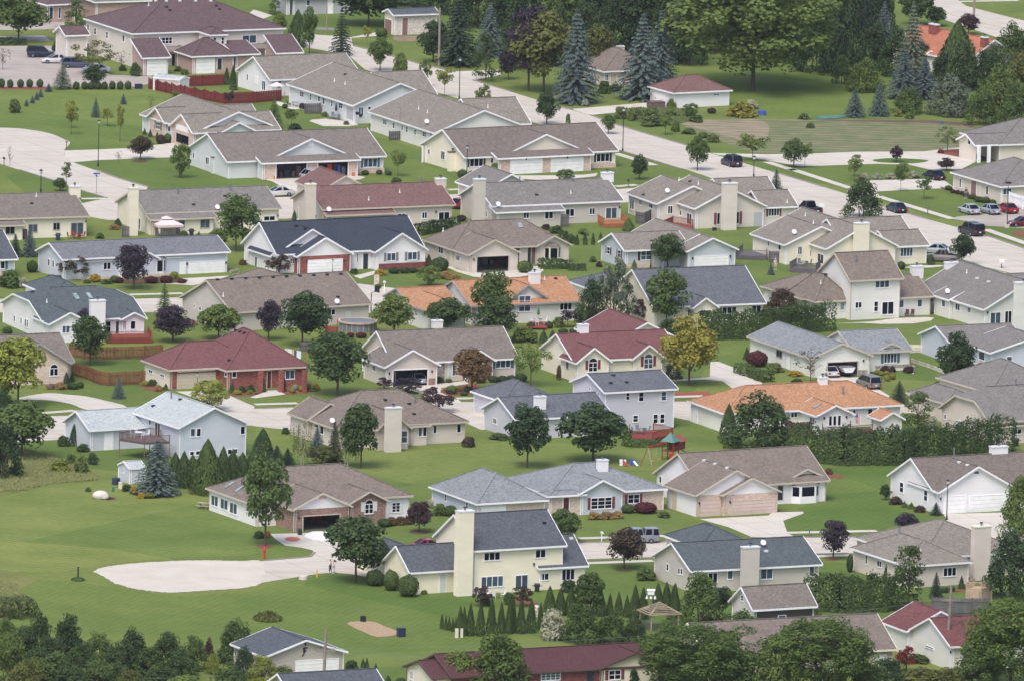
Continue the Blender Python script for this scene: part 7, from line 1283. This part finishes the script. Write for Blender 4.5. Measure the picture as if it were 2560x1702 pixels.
wire(w1,e1,1.2,'overhead wire crossing the lower left trees from the wooden pole');wire(w1+V((.5,.3,.1)),w2+V((-.4,0,.1)),1.6,'overhead wire between the two lower wooden poles');wire(w1+V((-.4,.3,-.6)),w2+V((.4,0,-.8)),2.2,'lower overhead wire between the two lower wooden poles');wire(w2+V((.5,0,0)),w2+V((42,-8,-1)),1.4,'overhead wire leaving the right wooden pole towards the right edge')
# GARDEN THINGS
T('F');c0=G(762,1470);c1=G(1112,1470);R_=(c1-c0).length/2*.98;g=(c0+c1)/2;g=V((g.x,g.y,0));r=empty('swimming_pool',g,'round above ground pool with a grey wall and wooden rim','pool');mb=MB();mb.lathe(g,[(R_,0),(R_,1.32)],'metal_grey',40)
for i in range(20): a=6.283*i/20;mb.box(g+V((cos(a)*R_,sin(a)*R_,0)),V((cos(a),sin(a),0)),V((-sin(a),cos(a),0)),.05,.06,0,1.34,'trim_grey')
mb.build('wall',r);mb=MB()
for i in range(40):
 a,b=6.283*i/40,6.283*(i+1)/40;q=[V((cos(t)*k,sin(t)*k,zz))+g for t,k,zz in ((a,R_-.12,1.4),(b,R_-.12,1.4),(b,R_+.2,1.4),(a,R_+.2,1.4))];mb.poly(q,'wood_tan');mb.poly([q[3],q[2],q[2]-V((0,0,.22)),q[3]-V((0,0,.22))],'wood_tan');mb.poly([q[0],q[1],q[1]-V((0,0,.5)),q[0]-V((0,0,.5))],'wood_tan')
mb.build('rim',r);mb=MB();mb.poly([g+V((cos(6.283*i/40)*(R_-.1),sin(6.283*i/40)*(R_-.1),1.12)) for i in range(40)],'p_water');mb.build('water',r)
def gazebo(t,x,yb,yt,wpx,m,rm,label,slat=False):
 T(t);g=G(x,yb);g.z=0;s=wpx/ppm(g)/2/1.28;h=hgt(g,yt);ez=h*.62 if slat else h*.66;r=empty('gazebo',g,label,'gazebo');a0=radians(22);X=V((cos(a0),sin(a0),0));Y=V((-X.y,X.x,0));C4=[g+X*(i*s*1.15)+Y*(j*s*1.15)+V((0,0,ez)) for i,j in ((-1,-1),(1,-1),(1,1),(-1,1))];top=g+V((0,0,h));mb=MB()
 if slat:
  for i in range(4):
   a,b=C4[i],C4[(i+1) % 4];mb.beam(a,top,.14,.1,m);mb.beam(a,b,.12,.14,m)
   for k in range(7): u=k/7.5;mb.beam(a.lerp(top,u),b.lerp(top,u),.2,.05,m,up=V((0,0,1)))
 else:
  for i in range(4):
   a,b=C4[i],C4[(i+1) % 4];mb.poly([a,b,b.lerp(top,.62),a.lerp(top,.62)],rm);mb.poly([a.lerp(top,.58)+V((0,0,.2)),b.lerp(top,.58)+V((0,0,.2)),top+V((0,0,.2))],rm);mb.poly([a,b,b-V((0,0,.35)),a-V((0,0,.35))],rm)
 mb.build('roof',r)
 for i,j in ((-1,-1),(1,-1),(1,1),(-1,1)): pb=MB();pb.box(g+X*(i*s)+Y*(j*s),X,Y,.07,.07,0,ez,m if slat else 'wood_grey');pb.build('post',r)
 rb=MB()
 for i,j,k,l in ((-1,-1,1,-1),(1,-1,1,1),(-1,-1,-1,1)):
  a,b=g+X*(i*s)+Y*(j*s),g+X*(k*s)+Y*(l*s)
  for zz in (.15,.95): rb.beam(a+V((0,0,zz)),b+V((0,0,zz)),.05,.08,'wood_grey')
  for e in range(13): p=a.lerp(b,e/12);rb.box(p,X,Y,.03,.03,.1,.95,'wood_grey')
 rb.build('railing',r)
 if not slat:
  for i,j in ((-1,-1),(1,-1),(-1,1)): cb=MB();cb.tube([g+X*(i*s*.98)+Y*(j*s*.98)+V((0,0,.4)),g+X*(i*s)+Y*(j*s)+V((0,0,ez-.2))],[.1,.22],rm,8);cb.build('curtain',r)
gazebo('E',1530,598,432,275,'wood_grey','p_canvas','pink white canvas gazebo with curtains behind the beige house');gazebo('O',1352,1080,838,345,'wood_pale',None,'open slatted timber gazebo among the arborvitae',True)
T('O');g=G(1270,1100);h=hgt(g,722);r=empty('bird_house',g,'tall white martin bird house on a pole beside the timber gazebo','bird house');mb=MB();mb.tube([g,g+V((0,0,h-.6))],[.06,.05],'metal_grey',6);mb.build('pole',r);mb=MB();mb.box(g,V((1,0,0)),V((0,1,0)),.42,.35,h-.62,h-.12,'p_cloth_white');mb.poly([g+V((a,b,zz)) for a,b,zz in ((-.5,-.42,h-.14),(.5,-.42,h-.14),(.5,0,h+.05),(-.5,0,h+.05))],'p_cloth_white');mb.poly([g+V((a,b,zz)) for a,b,zz in ((-.5,.42,h-.14),(.5,.42,h-.14),(.5,0,h+.05),(-.5,0,h+.05))],'p_cloth_white');mb.build('house',r)
for e in (-.5,0,.5): mb=MB();mb.lathe(g+V((e,-.1,h-1.25)),[(.05,0),(.17,.12),(.12,.3),(.04,.5)],'p_cloth_white',8);mb.build('gourd',r)
T('K');g=G(1245,1150);g2=G(1420,1100);U=(g2-g);U.z=0;U.normalize();Vv=V((-U.y,U.x,0));h=2.5;r=empty('play_set',g,'wooden play set with red beam swings and a green tower roof','play set');Ls=(g2-g).length
mb=MB();mb.beam(g+V((0,0,h)),g+U*Ls+V((0,0,h)),.12,.2,'p_red');mb.build('swing_beam',r)
for s in (-.9,.9): mb=MB();mb.beam(g+Vv*s-U*.3,g+V((0,0,h)),.1,.1,'wood_pale' if s < 0 else 'wood_red');mb.build('leg',r)
for e in (.25,.6): mb=MB();c=g+U*(Ls*e);[mb.tube([c+U*k+V((0,0,h)),c+U*k+V((0,0,.55))],[.02,.02],'metal_grey',4) for k in (-.2,.2)];mb.box(c,U,Vv,.24,.1,.5,.56,'p_yellow');mb.build('swing',r)
tc=g+U*(Ls+1.1)
for i,j in ((-1,-1),(1,-1),(1,1),(-1,1)): mb=MB();mb.box(tc+U*(i*.8)+Vv*(j*.8),U,Vv,.06,.06,0,2.6,'wood_red');mb.build('post',r)
mb=MB();mb.box(tc,U,Vv,.85,.85,1.2,1.3,'wood_red');[mb.box(tc+U*(-.8+.2*k)-Vv*.8,U,Vv,.05,.02,1.3,2.0,'wood_red') for k in range(9)];mb.build('tower',r);mb=MB();C4=[tc+U*(i*1.0)+Vv*(j*1.0)+V((0,0,2.5)) for i,j in ((-1,-1),(1,-1),(1,1),(-1,1))];[mb.poly([C4[i],C4[(i+1) % 4],tc+V((0,0,3.7))],'p_tealplastic') for i in range(4)];mb.build('canopy',r)
mb=MB();th_=tc+U*1.9;mb.box(th_,U,Vv,.85,.8,1.2,2.3,'wood_red');mb.poly([th_+U*a+Vv*b+V((0,0,zz)) for a,b,zz in ((-1,-1,2.3),(1,-1,2.3),(1,.1,3.1),(-1,.1,3.1))],'paver_red');mb.poly([th_+U*a+Vv*b+V((0,0,zz)) for a,b,zz in ((-1,1,2.3),(1,1,2.3),(1,.1,3.1),(-1,.1,3.1))],'paver_red');mb.build('playhouse',r);mb=MB();mb.beam(th_+U*.8+V((0,0,1.2)),th_+U*2.9-Vv*.4+V((0,0,.15)),.6,.06,'p_cloth_white');mb.build('slide',r);mb=MB();mb.tube([tc-U*.9-Vv*.6+V((0,0,.7)),tc-U*.7-Vv*.6+V((0,0,.7))],[.35,.35],'p_red',12);mb.build('steering_wheel',r)
for x,cs,lb in ((1025,('p_cloth_white','p_red'),'small plastic climber with a red base on the lawn'),(1120,('p_blue','p_cloth_white'),'small blue and white plastic slide on the lawn')):
 g=G(x,1145);r=empty('toy_slide',g,lb,'toy slide');mb=MB();mb.box(g+V((-.3,.2,0)),V((1,0,0)),V((0,1,0)),.22,.2,0,.8,cs[0]);mb.box(g+V((.2,.3,0)),V((1,0,0)),V((0,1,0)),.16,.2,0,.75,cs[0]);mb.build('tower',r);mb=MB();mb.beam(g+V((0,0,.6)),g+V((.5,-.7,.08)),.35,.06,cs[1]);mb.build('chute',r)
def table_set(t,x,y,m,cm,label,n=4,umb=None,R=.6,z=0):
 T(t);g=G(x,y,z);r=empty('patio_table',g,label,'patio table');mb=MB();mb.lathe(g,[(R,.70),(R,.74)],m,16);mb.build('tabletop',r)
 for i in range(4): a=.8+1.57*i;lb=MB();lb.tube([g+V((cos(a)*R*.8,sin(a)*R*.8,0)),g+V((cos(a)*R*.6,sin(a)*R*.6,.7))],[.025,.025],m,5);lb.build('leg',r)
 if umb: ub=MB();ub.tube([g+V((0,0,.7)),g+V((0,0,2.6))],[.025,.02],'metal_grey',6);ub.lathe(g,[(.12,1.3),(.22,1.6),(.1,2.3),(.02,2.6)],umb,8) if umb != 'p_canvas' else ub.lathe(g,[(1.3,2.0),(.7,2.3),(.02,2.55)],umb,8);ub.build('umbrella',r)
 for i in range(n): a=.4+6.283*i/n;chair(g+V((cos(a)*(R+.45),sin(a)*(R+.45),0)),a,cm,'chair around the '+label,'chairs around the '+label)
def chair(g,a,m,label,grp=None):
 r=empty('patio_chair',g,label,'chair',grp);X=V((cos(a),sin(a),0));Y=V((-X.y,X.x,0));mb=MB();mb.box(g,X,Y,.24,.24,g.z+.4,g.z+.45,m);mb.build('seat',r);mb=MB();mb.beam(g+X*.24+V((0,0,.45)),g+X*.34+V((0,0,1.0)),.48,.04,m,up=X);mb.build('backrest',r)
 for i in (-1,1):
  for j in (-1,1): lb=MB();lb.box(g+X*(i*.2)+Y*(j*.2),X,Y,.02,.02,g.z,g.z+.4,m);lb.build('leg',r)
table_set('B',735,1100,'metal_grey','metal_grey','grey table with a closed umbrella on the stone edged patio',4,'p_navycloth');table_set('F',1770,500,'metal_white','metal_white','white table on the patio of the brown red roofed house',3);table_set('I',1285,885,'metal_white','metal_white','white table on the raised brown deck',4,None,.6,2.35);table_set('E',700,630,'wood_red','wood_red','red wooden table by the beige house sliding doors',4);table_set('K',1185,850,'metal_grey','metal_grey','grey table on the red deck of the lavender house',4,None,.55,.8);table_set('H',320,885,'metal_grey','p_greycloth','grey table on the patio deck of the cream house',4,None,.6,.5);table_set('B',360,985,'metal_grey','p_navycloth','small table at the left patio of the long pale house',2);table_set('N',2200,800,'wood_pale','metal_white','pale table on the patio of the yellow house',3);table_set('G',240,1415,'metal_grey','metal_white','table on the red deck of the orange roofed house',3,'p_plastic_green',.6,.4)
T('B');tt=table_set('B',190,905,'metal_white','metal_white','table under a cream umbrella beside the red fence',2,'p_canvas')
for x,y,t,m,lb in ((1275,1345,'H','wood_maroon','left maroon patio chair on the curved patio'),(1325,1345,'H','wood_maroon','right maroon patio chair on the curved patio')): T(t);chair(G(x,y),1.2,m,lb,'maroon patio chairs')
def grill(t,x,yb,label,m='p_black'):
 T(t);g=G(x,yb);r=empty('grill',g,label,'grill');mb=MB();mb.box(g,V((1,0,0)),V((0,1,0)),.3,.22,.1,.75,m);mb.build('cart',r);mb=MB();mb.tube([g+V((-.36,0,.85)),g+V((.36,0,.85))],[.25,.25],m,10);mb.build('lid',r);mb=MB();mb.box(g,V((1,0,0)),V((0,1,0)),.65,.2,.76,.8,'metal_dark');mb.build('shelf',r)
grill('O',230,745,'black barbecue grill by the yellow house sliding doors');grill('E',533,645,'dark covered grill left of the red patio furniture','p_navycloth');grill('E',1762,605,'small dark grill right of the gazebo');grill('L',2285,965,'dark grill on the covered porch at the right')
def boxthing(t,x,yt,yb,wpx,m,name,label,cat,rnd=False):
 T(t);g=G(x,yb);h=hgt(g,yt);w=wpx/ppm(g)/2;mb=MB()
 if rnd: mb.lathe(g,[(w,0),(w*.95,h*.92),(w*.6,h)],m,14)
 else: mb.box(g,V((.92,.38,0)),V((-.38,.92,0)),w*.85,w*.7,0,h*.96,m);mb.box(g,V((.92,.38,0)),V((-.38,.92,0)),w*.9,w*.75,h*.96,h,m)
 return solo(mb,name,g,label,cat)
for a_ in (('I',1068,1255,1318,78,'p_navycloth','compost_bin','black compost bin beside the white garden shed','compost bin',True),('I',1108,1295,1358,34,'trim_cream','utility_box','pale utility box left of the yellow lilies','utility box'),('I',1040,1338,1385,26,'p_plastic_green','watering_can','small green container on the lawn near the shed','container',True),('N',1335,1078,1158,82,'p_navycloth','compost_bin','black square compost bin by the wood chip bed','compost bin'),('N',1846,1083,1168,32,'trim_cream','utility_box','left pale utility box below the arborvitae screen','utility box'),('N',1892,1083,1166,24,'trim_cream','utility_box','right pale utility box below the arborvitae screen','utility box'),('N',560,545,612,12,'p_yellow','marker_post','orange marker post beside the gravel pad road','marker post'),('N',435,595,630,85,'p_rock','boulder','flat white boulder at the edge of the lower street','boulder',True),('M',718,515,630,14,'metal_dark','marker_post','thin dark marker post left of the gravel pad','marker post'),('I',1448,1372,1410,20,'p_rock','garden_statue','small white garden statue below the large blue spruce','statue',True),('D',1595,1118,1142,28,'p_blue','bucket','blue bucket at the edge of the garden plot','bucket',True),('C',2300,1020,1060,80,'p_blue','tarp_pile','blue tarpaulin covered pile right of the white garage','tarpaulin',True),('C',1325,935,990,165,'wood_brown','planter_wall','low timber planter beside the white garage drive','planter'),('F',1108,965,1075,45,'brick_tan','planter_post','stone planter post by the street below the navy roofed house','planter'),('N',985,965,1018,55,'p_black','compost_heap','dark round bin behind the wood chip bed','bin',True),('F',890,18,55,40,'p_terracotta','flower_pot','terracotta flower pot right of the open duplex garage','flower pot',True),('F',163,52,82,36,'p_terracotta','flower_pot','terracotta flower pot left of the open duplex garage','flower pot',True),('A',1275,775,818,70,'p_navycloth','trash_cart','dark trash cart at the end of the parking lot shrubs','trash cart'),('N',403,170,222,40,'metal_dark','trash_cart','dark trash cart at the open brick garage','trash cart'),('G',1375,385,450,70,'metal_grey','air_conditioner','grey air conditioner unit by the low reddish deck','air conditioner'),('G',1862,528,555,40,'metal_dark','air_conditioner','dark air conditioner below the big front chimney','air conditioner')): boxthing(*a_)
T('I');g=G(925,1452);g.z=0;mb=MB();mb.ball(g+V((0,0,.45)),1.1,'p_rock',14,(1,.7,.62));mb.ball(g+V((.35,-.1,.3)),.8,'p_rock',12,(1,.8,.6));solo(mb,'boulder',g,'large white boulder on the lawn below the garden shed','boulder',None,True)
g=G(1308,1398);r=empty('bird_bath',g,'white bird bath in front of the large blue spruce','bird bath');h=hgt(g,1335);mb=MB();mb.lathe(g,[(.22,0),(.1,.12),(.08,h-.15)],'p_cloth_white',10);mb.build('pedestal',r);mb=MB();mb.lathe(g,[(.1,h-.16),(.42,h-.02),(.42,h),(.34,h-.01)],'p_cloth_white',16);mb.build('basin',r)
g=G(1880,1540);r=empty('picnic_table',g,'wooden picnic table left of the sunroom','picnic table');X=V((.9,-.43,0));Y=V((.43,.9,0));mb=MB();mb.box(g,X,Y,.9,.4,.72,.77,'wood_pale');mb.build('tabletop',r)
for s in (-.75,.75): mb=MB();mb.box(g+Y*s,X,Y,.9,.14,.42,.46,'wood_pale');mb.build('bench',r)
for s in (-.6,.6): mb=MB();mb.beam(g+X*s-Y*.75,g+X*s+Y*.2+V((0,0,.72)),.08,.08,'wood_pale');mb.beam(g+X*s+Y*.75,g+X*s-Y*.2+V((0,0,.72)),.08,.08,'wood_pale');mb.build('leg',r)
T('D');a,b=G(450,1100),G(715,1088);d=(b-a).normalized();n=V((-d.y,d.x,0));r=empty('overturned_boat',a,'overturned green boat at the edge of the garden plot','boat');mb=MB();L_=(b-a).length;ri=[[a+d*(L_*u)+n*(w*s)+V((0,0,zz)) for s,zz in ((-1,.08),(-.6,.45),(.6,.45),(1,.08))] for u,w in ((0,.2),(.25,.45),(.7,.45),(1,.1))]
for A,B in zip(ri,ri[1:]): [mb.poly([A[i],B[i],B[i+1],A[i+1]],'p_tealplastic') for i in range(3)]
mb.poly(ri[0],'p_tealplastic');mb.poly(ri[-1],'p_tealplastic');mb.build('hull',r)
T('J');g=G(470,192);g2=G(250,150);r=empty('clothes_line',g,'clothes line with white laundry beside the red hip roof','clothes line');h=hgt(g,105)
for q in (g,g2): mb=MB();mb.box(q,V((1,0,0)),V((0,1,0)),.06,.06,0,h,'wood_cedar');mb.beam(q+V((-.5,.1,h-.05)),q+V((.5,-.1,h-.05)),.08,.08,'wood_cedar');mb.build('post',r)
mb=MB();mb.tube([g+V((0,0,h)),g2+V((0,0,h))],[.012,.012],'metal_grey',4);mb.build('line',r)
for i,(u,w,m) in enumerate(((.35,.9,'p_cloth_white'),(.5,.5,'p_blue'),(.6,.5,'p_yellow'),(.75,1.1,'p_cloth_white'),(.88,.5,'p_cloth_white'))): q=g.lerp(g2,u);d=(g2-g).normalized();mb=MB();mb.box(q,d,V((-d.y,d.x,0)),w/2,.015,h-1.1,h-.02,m);solo(mb,'laundry',q,'%s piece of laundry from the right on the clothes line' % ORD[i],'laundry','laundry on the clothes line')
T('F');g=G(1058,1300);r=empty('basketball_hoop',g,'black basketball hoop on a pole by the driveway of the long brown roof','basketball hoop');h=hgt(g,1130);mb=MB();mb.tube([g,g+V((0,0,h)),g+V((.75,-.2,h+.35))],[.08,.07,.06],'p_black',8);mb.build('pole',r);mb=MB();q=g+V((.8,-.2,h+.3));mb.beam(q+V((-.35,.4,.3)),q+V((.35,-.4,.3)),.04,.95,'metal_dark');mb.build('backboard',r);mb=MB();mb.tube([q+V((cos(6.283*i/12)*.23+.3,sin(6.283*i/12)*.23+.2,0)) for i in range(13)],[.02]*13,'p_orange',4,False);mb.build('rim',r)
T('L');g=G(800,700,2.2);r=empty('flag',g,'red white and blue striped flag on the orange roofed house','flag');mb=MB();mb.tube([g+V((-.3,.3,0)),g+V((.3,-.3,.75))],[.02,.02],'p_cloth_white',5);mb.build('pole',r);mb=MB()
for i in range(9): x=i*.085;mb.poly([g+V((-.05+x,-.1-x*.4,.62-i*.02)),g+V((.035+x,-.13-x*.4,.6-i*.02)),g+V((.2+x*.8,-.15-x*.4,-.75-i*.02)),g+V((.12+x*.8,-.12-x*.4,-.75-i*.02))],'p_red' if i % 2 else 'p_cloth_white')
mb.poly([g+V((-.06,-.13,.62)),g+V((.34,-.29,.55)),g+V((.38,-.29,.05)),g+V((0,-.13,.1))],'p_blue');mb.build('cloth',r)
T('N');g=G(600,235);solo((lambda m: (m.prism([g+V((cos(6.283*i/9)*2.1*(1+.1*(i % 2)),sin(6.283*i/9)*3.6,0)) for i in range(9)],.03,.10,'p_cloth_white'),m)[1])(MB()),'white_tarp',g,'white tarpaulin lying on the driveway of the open brick garage','tarpaulin');g=G(335,262);solo((lambda m: (m.prism([g+V((cos(6.283*i/7)*1.0,sin(6.283*i/7)*1.8,0)) for i in range(7)],.03,.06,'p_terracotta'),m)[1])(MB()),'chalk_mat',g,'orange mat on the driveway of the open brick garage','mat')
for x,y0,lb in ((928,1045,'left purple hanging flower basket at the white porch'),(960,1065,'right purple hanging flower basket at the white porch')): T('B');g=G(x,1150);q=V((g.x,g.y,hgt(g,y0)));mb=MB();mb.ball(q,.3,'leaf_purple',8);mb.tube([q,q+V((0,0,.7))],[.012,.012],'metal_grey',4);solo(mb,'hanging_basket',q,lb,'hanging basket')
# PEOPLE
def skinobj(name,V_,E_,rad,m,parent,root=0,sub=2):
 me=bpy.data.meshes.new(name);org=parent_org(parent);me.from_pydata([v-org for v in V_],E_,[]);me.materials.append(M(m));o=bpy.data.objects.new(name,me);COL.objects.link(o);o.parent=parent
 o.modifiers.new('skin','SKIN')
 for i,r in enumerate(rad): me.skin_vertices[0].data[i].radius=(r,r)
 me.skin_vertices[0].data[root].use_root=True;s=o.modifiers.new('sub','SUBSURF');s.levels=s.render_levels=sub;return o
def person(t,x,yb,face,shirt,pants,label,hat=None,bend=0,shorts=False,hair='p_hair',H=1.74):
 T(t);g=G(x,yb);r=empty('person',g,label,'person');a=radians(face);F=V((cos(a),sin(a),0));S=V((-F.y,F.x,0));k=H/1.74;b=radians(bend)
 def P(f,s,z): 
  if z > .92: dz=z-.92;f2,z2=f*cos(b)+dz*sin(b),.92+dz*cos(b)-f*sin(b);return g+F*(f2*k-.25*sin(b))+S*(s*k)+V((0,0,z2*k))
  return g+F*(f*k-.25*sin(b)*z/.92)+S*(s*k)+V((0,0,z*k))
 vs,ed,rd=[],[],[]
 def add(p,rr,to=None):
  vs.append(p);rd.append(rr*k)
  if to is not None: ed.append((to,len(vs)-1))
  return len(vs)-1
 pel=add(P(0,0,.95),.13);sp=add(P(0,0,1.15),.115,pel);ch=add(P(.01,0,1.34),.13,sp);nk=add(P(.01,0,1.49),.055,ch);hd=add(P(.02,0,1.60),.085,nk);add(P(.015,0,1.68),.08,hd);J={}
 for s in (-1,1):
  hp=add(P(0,s*.1,.88),.09,pel);kn=add(P(.03+.05*s,s*.11,.48),.06,hp);an=add(P(-.01+.08*s,s*.11,.09),.04,kn);add(P(.12+.08*s,s*.12,.03),.035,an);J['leg',s]=(hp,kn,an)
  sh=add(P(0,s*.19,1.40),.06,ch);el=add(P(-.02+.1*sin(b),s*.25,1.12),.042,sh);wr=add(P(.1+.1*sin(b),s*.24,.90 if not bend else .93),.03,el);pm=add(P(.13,s*.24,.83) if not bend else vs[wr]+V((0,0,-.1)),.032,wr);J['arm',s]=(sh,el,wr)
  for fi in range(5): d=F*((fi-2)*.018)+(F*.03+S*(-s*.02) if fi == 4 else V((0,0,0)));q=add(vs[pm]+d+V((0,0,-.03)),.009,pm);add(vs[q]+V((0,0,-.045+.006*abs(fi-1)))+F*.008,.008,q)
 skinobj('body',vs,ed,rd,'p_skin',r,0,1)
 sv=[vs[i] for i in (pel,sp,ch)];se=[(0,1),(1,2)];sr=[.145*k,.13*k,.145*k]
 for s in (-1,1): A=J['arm',s];n=len(sv);sv += [vs[A[0]],vs[A[0]].lerp(vs[A[1]],.8)];se += [(2,n),(n,n+1)];sr += [.075*k,.062*k]
 skinobj('shirt',sv,se,sr,shirt,r,0,1);pv=[vs[pel]+V((0,0,-.02))];pe=[];pr=[.14*k]
 for s in (-1,1): A=J['leg',s];n=len(pv);e=vs[A[1]].lerp(vs[A[2]],.0 if shorts else .85);pv += [vs[A[0]],vs[A[1]] if not shorts else vs[A[0]].lerp(vs[A[1]],.6),e];pe += [(0,n),(n,n+1),(n+1,n+2)];pr += [.105*k,.08*k,.072*k if shorts else .055*k]
 skinobj('trousers',pv,pe,pr,pants,r,0,1);hc=vs[hd];up=(vs[hd]-vs[nk]).normalized();mb=MB();mb.ball(hc+up*.06-F*.02,.098*k,hat or hair,10,(1,1,.85));
 if hat: mb.box(hc+F*.12+up*.06,F,S,.06,.08,hc.z+.06,hc.z+.08,hat)
 mb.build('cap' if hat else 'hair',r);fb=MB();fb.ball(hc+F*.09-up*.0,.016,'p_skin',6);[fb.ball(hc+F*.078+S*(s*.032)+up*.025,.011,'p_black',6) for s in (-1,1)];[fb.ball(hc+S*(s*.085),.022,'p_skin',6) for s in (-1,1)];fb.box(hc+F*.08-up*.045,F,S,.006,.025,hc.z-.05,hc.z-.042,'p_red');fb.build('face',r)
 for s in (-1,1): A=J['leg',s];q=vs[A[2]];mb=MB();mb.ball(V((q.x,q.y,.05))+F*.06,.11,'p_cloth_white',8,(1,.55,.45));mb.build('shoe',r)
person('H',66,918,-60,'p_cloth_white','p_rock','person in a white shirt cap and khaki shorts on the lawn by the board screen','p_cloth_white',0,True);person('O',226,975,60,'p_cloth_white','p_rock','dark haired person in a white shirt and tan trousers among the arborvitae');person('N',684,572,150,'p_cloth_white','p_navycloth','person in dark trousers standing under the large maple by the street');person('N',716,578,190,'p_cloth_white','p_cloth_white','person in white clothes and a white cap beside the maple by the street','p_cloth_white');person('L',1338,300,200,'p_pink','p_greycloth','person bending over the bed at the stone skirt in a pink top',None,62);person('H',1822,262,120,'p_navycloth','p_greycloth','person in a navy top walking past the beige office shrubs')
# CAMERA, LIGHT
cam=bpy.data.cameras.new('camera');co=bpy.data.objects.new('camera',cam);COL.objects.link(co)
co.location=CP;co.rotation_euler=Matrix((CR,CU,-CF)).transposed().to_euler();cam.lens=LENS;cam.sensor_width=36;cam.clip_start=5;cam.clip_end=9000;SC.camera=co
w=bpy.data.worlds.new('World');SC.world=w;w.use_nodes=True;nt=w.node_tree;bg=nt.nodes['Background']
SUN_EL,SUN_AZ=58,200
sk=nt.nodes.new('ShaderNodeTexSky');sk.sky_type='NISHITA';sk.sun_disc=False;sk.sun_elevation=radians(SUN_EL);sk.sun_rotation=radians(SUN_AZ);sk.dust_density=4;sk.air_density=1.0;sk.ozone_density=.6
nt.links.new(sk.outputs[0],bg.inputs[0]);bg.inputs[1].default_value=.15
sl=bpy.data.lights.new('sun','SUN');sl.energy=1.4;sl.angle=radians(24);sl.color=(1,.965,.915);so=bpy.data.objects.new('sun',sl);COL.objects.link(so)
az=radians(SUN_AZ);so.rotation_euler=V((-sin(az)*cos(radians(SUN_EL)),-cos(az)*cos(radians(SUN_EL)),-sin(radians(SUN_EL)))).to_track_quat('-Z','Y').to_euler();so.location=(0,-300,400)
SC.view_settings.view_transform='Standard';SC.view_settings.look='None';SC.view_settings.exposure=0.5;SC.view_settings.gamma=1
SC.cycles.max_bounces=6;SC.cycles.diffuse_bounces=3;SC.cycles.transparent_max_bounces=4
hz=MB();hz.prism([V((-1520,-2100,0)),V((1520,-2100,0)),V((1520,2520,0)),V((-1520,2520,0))],-1,345,'metal_white');ho=hz.build('haze');ho['kind']='stuff';ho['label']='thin summer haze over the whole neighbourhood'
hm=bpy.data.materials.new('haze');hm.use_nodes=True;n_=hm.node_tree;n_.nodes.remove(n_.nodes['Principled BSDF']);pv=n_.nodes.new('ShaderNodeVolumePrincipled');pv.inputs['Color'].default_value=(.86,.9,1,1);pv.inputs['Density'].default_value=.000016;n_.links.new(pv.outputs[0],n_.nodes['Material Output'].inputs['Volume']);ho.data.materials.clear();ho.data.materials.append(hm)
